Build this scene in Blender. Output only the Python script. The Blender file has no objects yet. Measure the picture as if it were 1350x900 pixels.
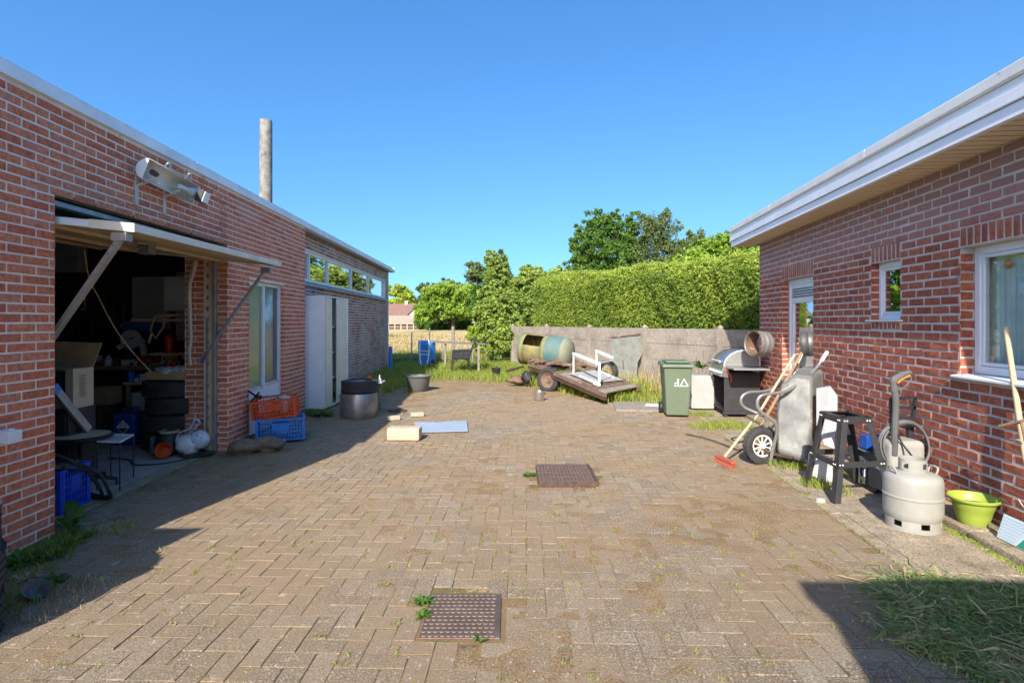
import bpy, math, random
import numpy as np
from mathutils import Vector, Matrix, Euler, noise
PI = math.pi
random.seed(7)
RNG = np.random.default_rng(7)
SC = bpy.context.scene
COL = SC.collection

# ------------------------------------------------------------------ camera, light, exposure
SKYUP = 0.22; SKYTINT = (0.80, 0.92, 1.0, 1)   # the clear band near the horizon is bluer than the model's
SKYCURVE = ((1.5, .33), (1.2, .43), (1.0, .56))     # deepens the blue towards the zenith, per channel
EYE = 1.5          # eye height in metres
FPX = 726.0        # focal length for a picture 1350 wide
HOR = 424.0        # row of the horizon
cam = bpy.data.cameras.new('camera'); camo = bpy.data.objects.new('camera', cam); COL.objects.link(camo)
cam.sensor_width = 36; cam.lens = 36*FPX/1350; cam.shift_y = -(450-HOR)/1350
cam.clip_start = 0.05; cam.clip_end = 3000
camo.location = (0, 0, EYE); camo.rotation_euler = (PI/2, 0, 0)
SC.camera = camo
SUN = Vector((0.385, 1.38, -1.0))      # the way the sunlight travels
EL = math.atan2(1.0, math.hypot(SUN.x, SUN.y))
AZ = math.atan2(-SUN.x, -SUN.y)        # clockwise from +Y
w = bpy.data.worlds.new("World"); SC.world = w; w.use_nodes = True
nt = w.node_tree; bg = nt.nodes['Background']
sky = nt.nodes.new('ShaderNodeTexSky'); sky.sky_type = 'NISHITA'; sky.sun_disc = False
sky.sun_elevation = EL; sky.sun_rotation = AZ % (2*PI)
sky.air_density = 1.0; sky.dust_density = 1.0; sky.ozone_density = 2.2; sky.altitude = 0
tc = nt.nodes.new('ShaderNodeTexCoord'); vm = nt.nodes.new('ShaderNodeVectorMath'); vm.operation = 'ADD'; vm.inputs[1].default_value = (0, 0, SKYUP)
vn = nt.nodes.new('ShaderNodeVectorMath'); vn.operation = 'NORMALIZE'
nt.links.new(tc.outputs['Generated'], vm.inputs[0]); nt.links.new(vm.outputs[0], vn.inputs[0]); nt.links.new(vn.outputs[0], sky.inputs[0])
tn = nt.nodes.new('ShaderNodeMix'); tn.data_type = 'RGBA'; tn.blend_type = 'MULTIPLY'; tn.inputs[0].default_value = 1; tn.inputs[7].default_value = SKYTINT
nt.links.new(sky.outputs[0], tn.inputs[6])
sp_ = nt.nodes.new('ShaderNodeSeparateColor'); cb_ = nt.nodes.new('ShaderNodeCombineColor'); nt.links.new(tn.outputs[2], sp_.inputs[0]); nt.links.new(cb_.outputs[0], bg.inputs[0])
for i_, (pw, mu) in enumerate(SKYCURVE):
    a_ = nt.nodes.new('ShaderNodeMath'); a_.operation = 'POWER'; a_.inputs[1].default_value = pw; nt.links.new(sp_.outputs[i_], a_.inputs[0])
    b_ = nt.nodes.new('ShaderNodeMath'); b_.operation = 'MULTIPLY'; b_.inputs[1].default_value = mu; nt.links.new(a_.outputs[0], b_.inputs[0]); nt.links.new(b_.outputs[0], cb_.inputs[i_])
bg.inputs[1].default_value = 0.15
sl = bpy.data.lights.new('sun', 'SUN'); sl.energy = 2.25; sl.angle = math.radians(0.6); sl.color = (1.0, 0.94, 0.84)
so = bpy.data.objects.new('sun', sl); COL.objects.link(so)
so.rotation_euler = SUN.to_track_quat('-Z', 'Y').to_euler(); so.location = (-5, -20, 20)
SC.view_settings.view_transform = 'Standard'; SC.view_settings.look = 'None'
SC.view_settings.exposure = 1.97; SC.view_settings.gamma = 1.0; SC.view_settings.use_curve_mapping = False
SC.cycles.max_bounces = 8; SC.cycles.transparent_max_bounces = 12

# ------------------------------------------------------------------ placing: read-off points to metres
def P(u, v, y):      # the point y metres ahead seen at (u, v)
    return Vector(((u-675)/FPX*y, y, EYE+(HOR-v)/FPX*y))
def G(u, v, z=0.0):  # the point of the ground seen at (u, v)
    y = (EYE-z)*FPX/(v-HOR)
    return Vector(((u-675)/FPX*y, y, z))

# ------------------------------------------------------------------ objects
WP = {}
def thing(name, label, cat, loc=(0, 0, 0), group=None):
    o = bpy.data.objects.new(name, None); COL.objects.link(o); o.location = loc; o.empty_display_size = .2
    o['label'] = label; o['category'] = cat
    if group: o['group'] = group
    WP[o.name] = Vector(loc); return o
def tag(o, label=None, cat=None, group=None, kind=None):
    if label: o['label'] = label
    if cat: o['category'] = cat
    if group: o['group'] = group
    if kind: o['kind'] = kind
    return o
def place(o, loc, rz=0, rx=0, ry=0):
    o.location = loc; o.rotation_euler = (rx, ry, rz); return o
def dup(o, loc, rz=0, label=None):
    def cp(a, par):
        c = a.copy(); COL.objects.link(c)
        c.parent = par
        for ch in a.children: cp(ch, c)
        return c
    r = cp(o, None); r.location = loc; r.rotation_euler = (0, 0, rz)
    if label: r['label'] = label
    return r
def link(name, me, m, parent=None, origin=None, smooth=False, bev=0, seg=2):
    o = bpy.data.objects.new(name, me); COL.objects.link(o)
    pw = WP.get(parent.name, Vector((0, 0, 0))) if parent else Vector((0, 0, 0))
    org = origin if origin is not None else Vector((0, 0, 0))
    o.location = org - pw; o.parent = parent
    WP[o.name] = Vector(org)
    if m is not None and not me.materials:
        for q in (m if isinstance(m, (list, tuple)) else [m]): me.materials.append(q)
    if smooth:
        me.polygons.foreach_set('use_smooth', [True]*len(me.polygons))
        if smooth != 2:
            try: me.set_sharp_from_angle(angle=math.radians(38))
            except Exception: pass
    if bev:
        b = o.modifiers.new('bevel', 'BEVEL'); b.width = bev; b.segments = seg; b.limit_method = 'ANGLE'; b.angle_limit = math.radians(40)
    return o
def np_mesh(name, V, F, rnd=None, uv=None):
    V = np.asarray(V, dtype=np.float32); F = np.asarray(F, dtype=np.int32)
    me = bpy.data.meshes.new(name); k = F.shape[1]
    me.vertices.add(len(V)); me.vertices.foreach_set('co', V.ravel())
    me.loops.add(F.size); me.loops.foreach_set('vertex_index', F.ravel())
    me.polygons.add(len(F)); me.polygons.foreach_set('loop_start', np.arange(0, F.size, k, dtype=np.int32))
    try: me.polygons.foreach_set('loop_total', np.full(len(F), k, dtype=np.int32))
    except Exception: pass
    if rnd is not None:
        a = me.attributes.new('rnd', 'FLOAT', 'FACE'); a.data.foreach_set('value', np.asarray(rnd, dtype=np.float32))
    me.update(calc_edges=True); me.validate(); me.polygons.foreach_set('use_smooth', [False]*len(me.polygons)); return me
def frame(zdir, xhint=(1, 0, 0)):
    z = Vector(zdir).normalized(); x = Vector(xhint)
    if abs(x.normalized().dot(z)) > .95: x = Vector((0, 1, 0))
    x = (x - z*x.dot(z)).normalized(); y = z.cross(x)
    return Matrix((x, y, z)).transposed()
def crv(pts, k=6):
    p = [Vector(q) for q in pts]; p = [2*p[0]-p[1]]+p+[2*p[-1]-p[-2]]; o = []
    for i in range(1, len(p)-2):
        for j in range(k):
            t = j/k; a, b, c, d = p[i-1:i+3]
            o.append(.5*((2*b)+(c-a)*t+(2*a-5*b+4*c-d)*t*t+(3*b-a-3*c+d)*t**3))
    return o+[p[-2]]
class MB:
    def __init__(s): s.v = []; s.f = []; s.r = []; s.cr = 0.5
    def add(s, vs, fs):
        n = len(s.v); s.v += [tuple(q) for q in vs]; s.f += [tuple(n+i for i in f) for f in fs]; s.r += [s.cr]*len(fs); return s
    def box(s, x0, x1, y0, y1, z0, z1, M=None, o=(0, 0, 0)):
        vs = [Vector((x, y, z)) for z in (z0, z1) for y in (y0, y1) for x in (x0, x1)]
        if M is not None: vs = [M @ q for q in vs]
        o = Vector(o); vs = [q+o for q in vs]
        return s.add(vs, [(0, 2, 3, 1), (4, 5, 7, 6), (0, 1, 5, 4), (2, 6, 7, 3), (0, 4, 6, 2), (1, 3, 7, 5)])
    def hexa(s, b, t):    # four bottom corners, four top corners, both going round
        return s.add(list(b)+list(t), [(3, 2, 1, 0), (4, 5, 6, 7), (0, 1, 5, 4), (1, 2, 6, 5), (2, 3, 7, 6), (3, 0, 4, 7)])
    def bar(s, p, q, w, h, xh=(1, 0, 0)):
        p = Vector(p); q = Vector(q); M = frame(q-p, xh)
        return s.box(-w/2, w/2, -h/2, h/2, 0, (q-p).length, M, p)
    def tube(s, pts, r, n=8, cap=True):
        pts = [Vector(q) for q in pts]; R = r if isinstance(r, (list, tuple)) else [r]*len(pts)
        rings = []; px = None
        for i, q in enumerate(pts):
            t = pts[min(i+1, len(pts)-1)]-pts[max(i-1, 0)]
            if t.length < 1e-9: t = Vector((0, 0, 1))
            M = frame(t, px if px is not None else (1, 0, 0)); px = M.col[0].copy()
            rings.append([q+M @ Vector((math.cos(2*PI*j/n)*R[i], math.sin(2*PI*j/n)*R[i], 0)) for j in range(n)])
        vs = [a for b in rings for a in b]; fs = []
        for i in range(len(pts)-1):
            for j in range(n):
                k = (j+1) % n; fs.append((i*n+j, i*n+k, (i+1)*n+k, (i+1)*n+j))
        if cap: fs.append(tuple(range(n-1, -1, -1))); fs.append(tuple((len(pts)-1)*n+j for j in range(n)))
        return s.add(vs, fs)
    def lathe(s, prof, n=24, o=(0, 0, 0), M=None, a0=0, a1=2*PI, sx=1, sy=1):
        full = abs(a1-a0-2*PI) < 1e-6; m = n if full else n+1; vs = []; o = Vector(o)
        for r, z in prof:
            for j in range(m):
                a = a0+(a1-a0)*j/n; q = Vector((math.cos(a)*r*sx, math.sin(a)*r*sy, z))
                vs.append((M @ q if M is not None else q)+o)
        fs = []
        for i in range(len(prof)-1):
            for j in range(n):
                k = (j+1) % m; fs.append((i*m+j, i*m+k, (i+1)*m+k, (i+1)*m+j))
        if full and prof[0][0] > 1e-5 and prof[0] != prof[-1]: pass
        return s.add(vs, fs)
    def disc(s, c, ax, r, n=20):
        M = frame(ax); c = Vector(c)
        return s.add([c+M @ Vector((math.cos(2*PI*j/n)*r, math.sin(2*PI*j/n)*r, 0)) for j in range(n)], [tuple(range(n))])
    def poly(s, pts): return s.add(pts, [tuple(range(len(pts)))])
    def slab(s, pts, off):   # polygon pushed along a vector
        n = len(pts); off = Vector(off); a = [Vector(q) for q in pts]; b = [q+off for q in a]
        return s.add(a+b, [tuple(range(n-1, -1, -1)), tuple(range(n, 2*n))]+[(i, (i+1) % n, n+(i+1) % n, n+i) for i in range(n)])
    def sphere(s, c, rx, ry, rz, n=12, m=8, nz=0, M=None):
        c = Vector(c); vs = []; fs = []
        for i in range(m+1):
            for j in range(n):
                a = PI*i/m; b = 2*PI*j/n; q = Vector((math.sin(a)*math.cos(b)*rx, math.sin(a)*math.sin(b)*ry, math.cos(a)*rz))
                if nz: q *= 1+nz*noise.noise(q*7/max(rx, ry, rz)*.35+c)
                vs.append(c+(M @ q if M is not None else q))
        for i in range(m):
            for j in range(n): fs.append((i*n+j, (i+1)*n+j, (i+1)*n+(j+1) % n, i*n+(j+1) % n))
        return s.add(vs, fs)
    def build(s, name, m, parent=None, smooth=False, bev=0, seg=2, rnd=False):
        vs = np.array(s.v, dtype=np.float32); lo = vs.min(0); hi = vs.max(0)
        org = Vector(((lo[0]+hi[0])/2, (lo[1]+hi[1])/2, lo[2]))
        me = bpy.data.meshes.new(name); me.from_pydata([tuple(q) for q in (vs-np.array(org, dtype=np.float32))], [], s.f); me.update()
        if rnd:
            a = me.attributes.new('rnd', 'FLOAT', 'FACE'); a.data.foreach_set('value', np.array(s.r, dtype=np.float32))
        return link(name, me, m, parent, org, smooth, bev, seg)

# ------------------------------------------------------------------ materials
def newmat(name):
    m = bpy.data.materials.new(name); m.use_nodes = True; t = m.node_tree
    return m, t, t.nodes, t.links, t.nodes['Principled BSDF']
def c4(c): return (c[0], c[1], c[2], 1)
def nz(t, scale, detail=6, rough=.6, dist=0, vec=None):
    n = t.nodes.new('ShaderNodeTexNoise'); n.inputs['Scale'].default_value = scale; n.inputs['Detail'].default_value = detail
    n.inputs['Roughness'].default_value = rough; n.inputs['Distortion'].default_value = dist
    if vec is None:
        g = t.nodes.new('ShaderNodeNewGeometry'); vec = g.outputs['Position']
    t.links.new(vec, n.inputs['Vector']); return n
def ramp(t, src, stops):
    r = t.nodes.new('ShaderNodeValToRGB'); e = r.color_ramp.elements
    while len(e) < len(stops): e.new(.5)
    for k, (p, c) in enumerate(stops):
        e[k].position = p; e[k].color = c4(c) if isinstance(c, (tuple, list)) else (c, c, c, 1)
    t.links.new(src, r.inputs[0]); return r
def mix(t, fac, a, b, mode='MIX'):
    n = t.nodes.new('ShaderNodeMix'); n.data_type = 'RGBA'; n.blend_type = mode
    for s_, v in ((0, fac), (6, a), (7, b)):
        if hasattr(v, 'is_output') or hasattr(v, 'links'): t.links.new(v, n.inputs[s_])
        elif isinstance(v, (tuple, list)): n.inputs[s_].default_value = c4(v)
        else: n.inputs[s_].default_value = v
    return n.outputs[2]
def bump(t, b, h, strength, dist=.01, prev=None):
    n = t.nodes.new('ShaderNodeBump'); n.inputs['Strength'].default_value = strength; n.inputs['Distance'].default_value = dist
    t.links.new(h, n.inputs['Height'])
    if prev is not None: t.links.new(prev, n.inputs['Normal'])
    t.links.new(n.outputs[0], b.inputs['Normal']); return n.outputs[0]
def mat(name, c, c2=None, sc=6, r=.6, m=0, bp=.25, bsc=60, c3=None, sc3=3, thr=.58, spec=.4, soft=.1, grit=0):
    M_, t, N, L, b = newmat(name)
    c2 = c2 or tuple(q*.78 for q in c)
    n1 = nz(t, sc); f = ramp(t, n1.outputs[0], [(.36, 0.0), (.64, 1.0)])
    col = mix(t, f.outputs[0], c, c2)
    if c3:
        n3 = nz(t, sc3, 8, .7); f3 = ramp(t, n3.outputs[0], [(thr, 0.0), (min(1, thr+soft), 1.0)])
        col = mix(t, f3.outputs[0], col, c3)
    if grit: col = mix(t, 1, col, ramp(t, nz(t, 75, 5, .9).outputs[0], [(.43, 1-.45*grit), (.5, 1.0), (.57, 1+.4*grit)]).outputs[0], 'MULTIPLY'); col = mix(t, 1, col, ramp(t, nz(t, 2.2, 6, .75).outputs[0], [(.34, .72), (.5, 1.0), (.66, 1.2)]).outputs[0], 'MULTIPLY')
    L.new(col, b.inputs['Base Color']); b.inputs['Metallic'].default_value = m; b.inputs['Specular IOR Level'].default_value = spec
    rr = ramp(t, n1.outputs[0], [(.3, max(0, r-.1)), (.7, min(1, r+.1))]); L.new(rr.outputs[0], b.inputs['Roughness'])
    if bp: bump(t, b, nz(t, bsc, 4).outputs[0], bp, .004)
    return M_
def brickmat(name, stops, wash=(.5, .45, .42), wthr=.6, dark=(.06, .04, .035), bsc=90, washf=.5, upper_tint=None):
    M_, t, N, L, b = newmat(name)
    a = N.new('ShaderNodeAttribute'); a.attribute_name = 'rnd'; a.attribute_type = 'GEOMETRY'
    col = ramp(t, a.outputs['Fac'], stops).outputs[0]
    n1 = nz(t, 28, 8, .8, .6); col = mix(t, 1, col, ramp(t, n1.outputs[0], [(.40, .68), (.5, 1.0), (.60, 1.28)]).outputs[0], 'MULTIPLY'); col = mix(t, ramp(t, n1.outputs[0], [(.6, .0), (.8, .4)]).outputs[0], col, dark)
    n2 = nz(t, 160, 3, .8); col = mix(t, ramp(t, n2.outputs[0], [(.55, .0), (.75, .35)]).outputs[0], col, wash)
    n3 = nz(t, 1.3, 9, .72, .5); f3 = ramp(t, n3.outputs[0], [(wthr, 0.0), (wthr+.14, washf)])
    col = mix(t, f3.outputs[0], col, wash)
    if upper_tint:      # mauve tint, then brown grime, on the upper courses, ragged at its lower edge
        gx = N.new('ShaderNodeNewGeometry'); sx = N.new('ShaderNodeSeparateXYZ'); L.new(gx.outputs['Position'], sx.inputs[0])
        ad = N.new('ShaderNodeMath'); ad.operation = 'MULTIPLY_ADD'; ad.inputs[1].default_value = .55; L.new(nz(t, 2.6, 7, .75).outputs[0], ad.inputs[0]); L.new(sx.outputs[2], ad.inputs[2])
        r1 = N.new('ShaderNodeMapRange'); r1.inputs[1].default_value = upper_tint[0]; r1.inputs[2].default_value = upper_tint[0]+.22; r1.inputs[4].default_value = .42; L.new(ad.outputs[0], r1.inputs[0]); col = mix(t, r1.outputs[0], col, (.42, .30, .29))
        r2 = N.new('ShaderNodeMapRange'); r2.inputs[1].default_value = upper_tint[1]; r2.inputs[2].default_value = upper_tint[1]+.3; r2.inputs[4].default_value = .6; L.new(ad.outputs[0], r2.inputs[0]); col = mix(t, r2.outputs[0], col, (.25, .17, .12))
    L.new(col, b.inputs['Base Color']); b.inputs['Roughness'].default_value = .85; b.inputs['Specular IOR Level'].default_value = .25
    bump(t, b, nz(t, bsc, 6, .7).outputs[0], .5, .006)
    return M_
def leafmat(name, a, bcol, c, tr=.35):
    M_, t, N, L, b = newmat(name)
    at = N.new('ShaderNodeAttribute'); at.attribute_name = 'rnd'; at.attribute_type = 'GEOMETRY'
    col = ramp(t, at.outputs['Fac'], [(0, a), (.5, bcol), (1, c)]).outputs[0]
    n1 = nz(t, .9, 3); col = mix(t, ramp(t, n1.outputs[0], [(.4, 0.0), (.65, .35)]).outputs[0], col, c)
    L.new(col, b.inputs['Base Color']); b.inputs['Roughness'].default_value = .55; b.inputs['Specular IOR Level'].default_value = .3
    tb = N.new('ShaderNodeBsdfTranslucent'); L.new(mix(t, .5, col, (c[0]*1.2, c[1]*1.2, c[2]*.8)), tb.inputs[0])
    mx = N.new('ShaderNodeMixShader'); mx.inputs[0].default_value = tr
    L.new(b.outputs[0], mx.inputs[1]); L.new(tb.outputs[0], mx.inputs[2]); L.new(mx.outputs[0], N['Material Output'].inputs[0])
    return M_
def glassmat(name, tint=(.9, .95, .93), gl=.0, base=.06):
    M_, t, N, L, b = newmat(name)
    tr = N.new('ShaderNodeBsdfTransparent'); tr.inputs[0].default_value = c4(tint)
    g = N.new('ShaderNodeBsdfGlossy'); g.inputs['Roughness'].default_value = gl; g.inputs[0].default_value = (.95, .97, 1, 1)
    lw_ = N.new('ShaderNodeLayerWeight'); lw_.inputs[0].default_value = .5; fr = N.new('ShaderNodeMath'); fr.operation = 'POWER'; fr.inputs[1].default_value = 4.5; L.new(lw_.outputs['Facing'], fr.inputs[0])
    ad = N.new('ShaderNodeMath'); ad.operation = 'ADD'; ad.use_clamp = True; ad.inputs[1].default_value = base; L.new(fr.outputs[0], ad.inputs[0])
    bn = N.new('ShaderNodeBump'); bn.inputs['Strength'].default_value = .05; bn.inputs['Distance'].default_value = .01
    L.new(nz(t, 2.5, 2).outputs[0], bn.inputs['Height']); L.new(bn.outputs[0], g.inputs['Normal'])
    mx = N.new('ShaderNodeMixShader'); L.new(ad.outputs[0], mx.inputs[0]); L.new(tr.outputs[0], mx.inputs[1]); L.new(g.outputs[0], mx.inputs[2])
    L.new(mx.outputs[0], N['Material Output'].inputs[0]); return M_

MT = dict(
 brickL=brickmat('red_brick', [(0, (.47, .125, .065)), (.35, (.56, .165, .08)), (.7, (.62, .215, .11)), (1, (.54, .20, .125))], wash=(.46, .36, .34), wthr=.6),
 brickR=brickmat('rustic_brick', [(0, (.25, .068, .042)), (.3, (.31, .085, .05)), (.65, (.37, .115, .062)), (.9, (.34, .10, .06)), (1, (.27, .085, .065))], wash=(.42, .30, .27), wthr=.64, bsc=50, washf=.4, upper_tint=(2.38, 2.72)),
 brickF=brickmat('weathered_brick', [(0, (.20, .09, .06)), (.35, (.31, .15, .10)), (.7, (.42, .23, .16)), (1, (.32, .20, .16))], wash=(.48, .42, .39), wthr=.47, washf=.55),
 mortar=mat('mortar', (.82, .72, .61), (.70, .62, .53), sc=9, r=.95, bp=.5, bsc=150, c3=(.25, .23, .2), sc3=1.4, thr=.6),
 mortarR=mat('grey_mortar', (.56, .51, .45), (.46, .42, .37), sc=9, r=.95, bp=.5, bsc=150, c3=(.25, .24, .2), sc3=1.4, thr=.6),
 plaster=mat('dark_plaster', (.48, .46, .43), (.36, .34, .32), sc=3, r=.9),
 alu=mat('weathered_aluminium', (.80, .81, .80), (.68, .70, .71), sc=3, r=.5, m=.1, bp=.05, c3=(.3, .3, .28), sc3=5, thr=.62),
 zinc=mat('zinc', (.34, .36, .38), (.25, .27, .29), sc=4, r=.5, m=.5, bp=.1, c3=(.18, .18, .18), sc3=6, thr=.6),
 galv=mat('galvanised_steel', (.36, .36, .34), (.25, .26, .25), sc=4, r=.48, m=.6, bp=.12, bsc=20, c3=(.28, .25, .2), sc3=6, thr=.6),
 steel=mat('brushed_steel', (.62, .60, .57), (.48, .46, .44), sc=9, r=.3, m=.9, bp=.08, c3=(.3, .2, .12), sc3=4, thr=.66),
 white=mat('white_paint', (.78, .79, .80), (.68, .69, .69), sc=4, r=.4, bp=.04, c3=(.5, .48, .43), sc3=7, thr=.66),
 cream=mat('cream_paint', (.70, .66, .55), (.60, .56, .46), sc=4, r=.45, bp=.06, c3=(.38, .33, .25), sc3=7, thr=.63),
 bottle=mat('cream_white_enamel', (.36, .345, .305), (.30, .29, .255), sc=5, r=.42, bp=.05, bsc=8, c3=(.24, .19, .14), sc3=14, thr=.64),
 pvc=mat('white_plastic', (.74, .77, .80), (.68, .71, .74), sc=3, r=.35, bp=.02, c3=(.55, .55, .52), sc3=8, thr=.68),
 fascia=mat('painted_fascia', (.84, .85, .86), (.78, .79, .80), sc=2, r=.5, bp=.05, c3=(.44, .44, .42), sc3=6, thr=.66),
 coping=mat('weathered_coping', (.74, .73, .69), (.62, .61, .58), sc=3, r=.6, bp=.15, c3=(.14, .14, .12), sc3=5, thr=.63),
 soffit=mat('tan_soffit', (.80, .64, .43), (.72, .57, .38), sc=3, r=.5, bp=.04),
 wood=mat('weathered_wood', (.36, .24, .13), (.25, .16, .085), sc=14, r=.75, bp=.35, bsc=120, c3=(.13, .09, .06), sc3=7, thr=.62),
 greywood=mat('grey_wood', (.30, .26, .21), (.20, .17, .14), sc=12, r=.85, bp=.5, bsc=110, c3=(.1, .09, .08), sc3=7, thr=.6),
 ply=mat('dirty_plywood', (.50, .42, .26), (.38, .31, .18), sc=6, r=.75, bp=.2, c3=(.12, .10, .06), sc3=4, thr=.57),
 palewood=mat('pale_wood', (.58, .44, .28), (.48, .35, .21), sc=10, r=.65, bp=.25, bsc=90, c3=(.3, .22, .14), sc3=9, thr=.64),
 card=mat('cardboard', (.42, .28, .14), (.35, .23, .115), sc=8, r=.9, bp=.15),
 beige=mat('printed_carton', (.50, .42, .28), (.44, .37, .25), sc=6, r=.8, bp=.05),
 rubber=mat('tyre_rubber', (.028, .028, .029), (.045, .044, .042), sc=8, r=.75, bp=.3, bsc=80, c3=(.10, .09, .075), sc3=7, thr=.62),
 black=mat('black_plastic', (.018, .018, .02), (.03, .03, .032), sc=9, r=.5, bp=.1),
 blacksteel=mat('black_steel', (.055, .055, .058), (.035, .035, .037), sc=10, r=.42, m=.2, bp=.15, c3=(.13, .10, .08), sc3=9, thr=.68),
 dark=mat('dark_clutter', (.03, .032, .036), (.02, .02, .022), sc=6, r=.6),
 grey=mat('grey_plastic', (.12, .12, .12), (.09, .09, .09), sc=6, r=.5, bp=.1),
 lgrey=mat('light_grey_paint', (.84, .84, .84), (.74, .75, .76), sc=2.5, r=.45, bp=.06, c3=(.3, .27, .22), sc3=4, thr=.68),
 door_yellow=mat('faded_cream_steel', (.74, .70, .54), (.66, .63, .50), sc=4, r=.5, bp=.05),
 orange=mat('orange_plastic', (.72, .10, .02), (.62, .08, .015), sc=5, r=.45, bp=.05, c3=(.35, .09, .05), sc3=12, thr=.64),
 blue=mat('blue_crate_plastic', (.03, .22, .62), (.025, .18, .52), sc=5, r=.42, bp=.05, c3=(.12, .22, .36), sc3=10, thr=.67),
 dblue=mat('deep_blue_plastic', (.012, .07, .33), (.01, .055, .26), sc=5, r=.38, bp=.05),
 rblue=mat('royal_blue_plastic', (.015, .09, .62), (.012, .07, .5), sc=5, r=.4, bp=.05),
 red=mat('red_paint', (.5, .015, .012), (.42, .012, .01), sc=5, r=.35, bp=.03),
 broomred=mat('faded_red_plastic', (.36, .085, .05), (.4, .09, .06), sc=30, r=.6, bp=.4, bsc=200),
 yellow=mat('yellow_plastic', (.6, .42, .03), (.5, .35, .03), sc=5, r=.4),
 lime=mat('lime_plastic', (.32, .40, .06), (.28, .35, .05), sc=5, r=.4, bp=.03, c3=(.4, .48, .16), sc3=12, thr=.66),
 bin=mat('sage_green_plastic', (.125, .165, .11), (.105, .14, .09), sc=4, r=.5, bp=.06, c3=(.25, .31, .22), sc3=8, thr=.62),
 hose=mat('grey_hose', (.16, .16, .155), (.11, .11, .11), sc=9, r=.5, bp=.1),
 burlap=mat('dirty_sack', (.22, .17, .11), (.13, .10, .07), sc=9, r=.95, bp=.6, bsc=140, c3=(.3, .26, .2), sc3=6, thr=.6),
 cloth=mat('grubby_cloth', (.55, .55, .56), (.34, .35, .38), sc=22, r=.9, bp=.3, c3=(.08, .09, .12), sc3=26, thr=.56),
 helmet=mat('patterned_white_shell', (.62, .68, .72), (.5, .58, .66), sc=10, r=.35, c3=(.05, .14, .35), sc3=30, thr=.58, soft=.03),
 concrete=mat('concrete', (.34, .265, .18), (.25, .20, .14), sc=5, r=.95, bp=.6, bsc=120, c3=(.16, .14, .07), sc3=4, thr=.56, grit=1),
 panel=mat('concrete_panel', (.31, .27, .225), (.23, .20, .165), sc=22, r=.95, bp=.8, bsc=90, c3=(.24, .22, .19), sc3=2.4, thr=.56, grit=.7),
 slabfloor=mat('dusty_floor', (.36, .34, .31), (.26, .25, .235), sc=3, r=.85, bp=.25, c3=(.08, .078, .075), sc3=4, thr=.58),
 block=mat('pale_block', (.50, .41, .30), (.43, .35, .26), sc=9, r=.95, bp=.6, bsc=110),
 wornrib=mat('worn_iron_ribs', (.34, .25, .18), (.24, .17, .13), sc=9, r=.5, m=.4, bp=.1),
 drum=mat('dull_steel_drum', (.34, .32, .29), (.24, .23, .21), sc=6, r=.42, m=.75, bp=.1, c3=(.2, .12, .07), sc3=4, thr=.62),
 traymetal=mat('dull_galvanised_tray', (.20, .20, .185), (.13, .135, .13), sc=4.5, r=.6, m=.3, bp=.15, bsc=25, c3=(.30, .28, .23), sc3=5, thr=.56),
 whiteplastic=mat('grubby_white_sheet', (.40, .39, .38), (.33, .33, .32), sc=3, r=.45, bp=.05, c3=(.38, .35, .3), sc3=6, thr=.6),
 chimney=mat('fibre_cement', (.26, .245, .215), (.12, .115, .105), sc=7, r=.95, bp=.6, bsc=70, c3=(.07, .07, .065), sc3=9, thr=.55),
 rustiron=mat('rusted_iron', (.12, .075, .055), (.07, .045, .038), sc=18, r=.65, m=.35, bp=.4, bsc=120, c3=(.20, .12, .075), sc3=9, thr=.56),
 plate=mat('checker_plate_iron', (.16, .105, .075), (.115, .08, .06), sc=9, r=.5, m=.4, bp=.3, bsc=140, c3=(.19, .15, .13), sc3=6, thr=.56),
 rust=mat('rusty_timber', (.19, .115, .08), (.12, .08, .06), sc=10, r=.85, bp=.6, bsc=60, c3=(.30, .23, .17), sc3=8, thr=.55),
 tankO=mat('olive_tank_paint', (.24, .21, .08), (.13, .15, .07), sc=4, r=.7, bp=.3, c3=(.20, .10, .05), sc3=5, thr=.52, soft=.16),
 tankT=mat('teal_tank_paint', (.06, .15, .165), (.11, .165, .14), sc=6, r=.7, bp=.3, c3=(.24, .15, .08), sc3=6, thr=.55, soft=.1),
 tankD=mat('flaking_tank_end', (.15, .21, .17), (.24, .20, .11), sc=5, r=.75, bp=.3, c3=(.33, .2, .1), sc3=5, thr=.55),
 meshpanel=mat('weathered_grey_sheet', (.20, .21, .18), (.14, .155, .14), sc=7, r=.75, bp=.3, c3=(.14, .15, .13), sc3=4, thr=.57),
 tin=mat('blue_grey_sheet', (.34, .40, .47), (.30, .35, .41), sc=3, r=.45, bp=.05, c3=(.38, .36, .32), sc3=6, thr=.64),
 jointsand=mat('joint_sand', (.22, .14, .06), (.13, .10, .045), sc=5, r=1, bp=.8, bsc=150, c3=(.085, .10, .03), sc3=2, thr=.5),
 soil=mat('dark_soil', (.09, .065, .045), (.06, .045, .03), sc=20, r=1, bp=.8, bsc=60),
 stone=mat('pebble', (.42, .38, .31), (.32, .29, .24), sc=14, r=.9, bp=.3),
 bark=mat('bark', (.10, .08, .06), (.06, .05, .04), sc=8, r=.95, bp=.6, bsc=30),
 roofred=mat('brown_roof_tiles', (.22, .13, .10), (.17, .10, .08), sc=3, r=.9),
 roofgrey=mat('slate_roof', (.13, .13, .15), (.10, .10, .12), sc=3, r=.8),
 thatch=mat('pale_shed_roof', (.32, .26, .2), (.25, .2, .15), sc=2, r=.95),
 render=mat('cream_render', (.62, .54, .42), (.55, .48, .37), sc=1, r=.9),
 frost=mat('frosted_reflection_pane', (.24, .29, .15), (.19, .24, .13), sc=1.1, r=.16, bp=.03, bsc=8, spec=.8),  # blurred reflection of greenery is put into the base colour
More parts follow.
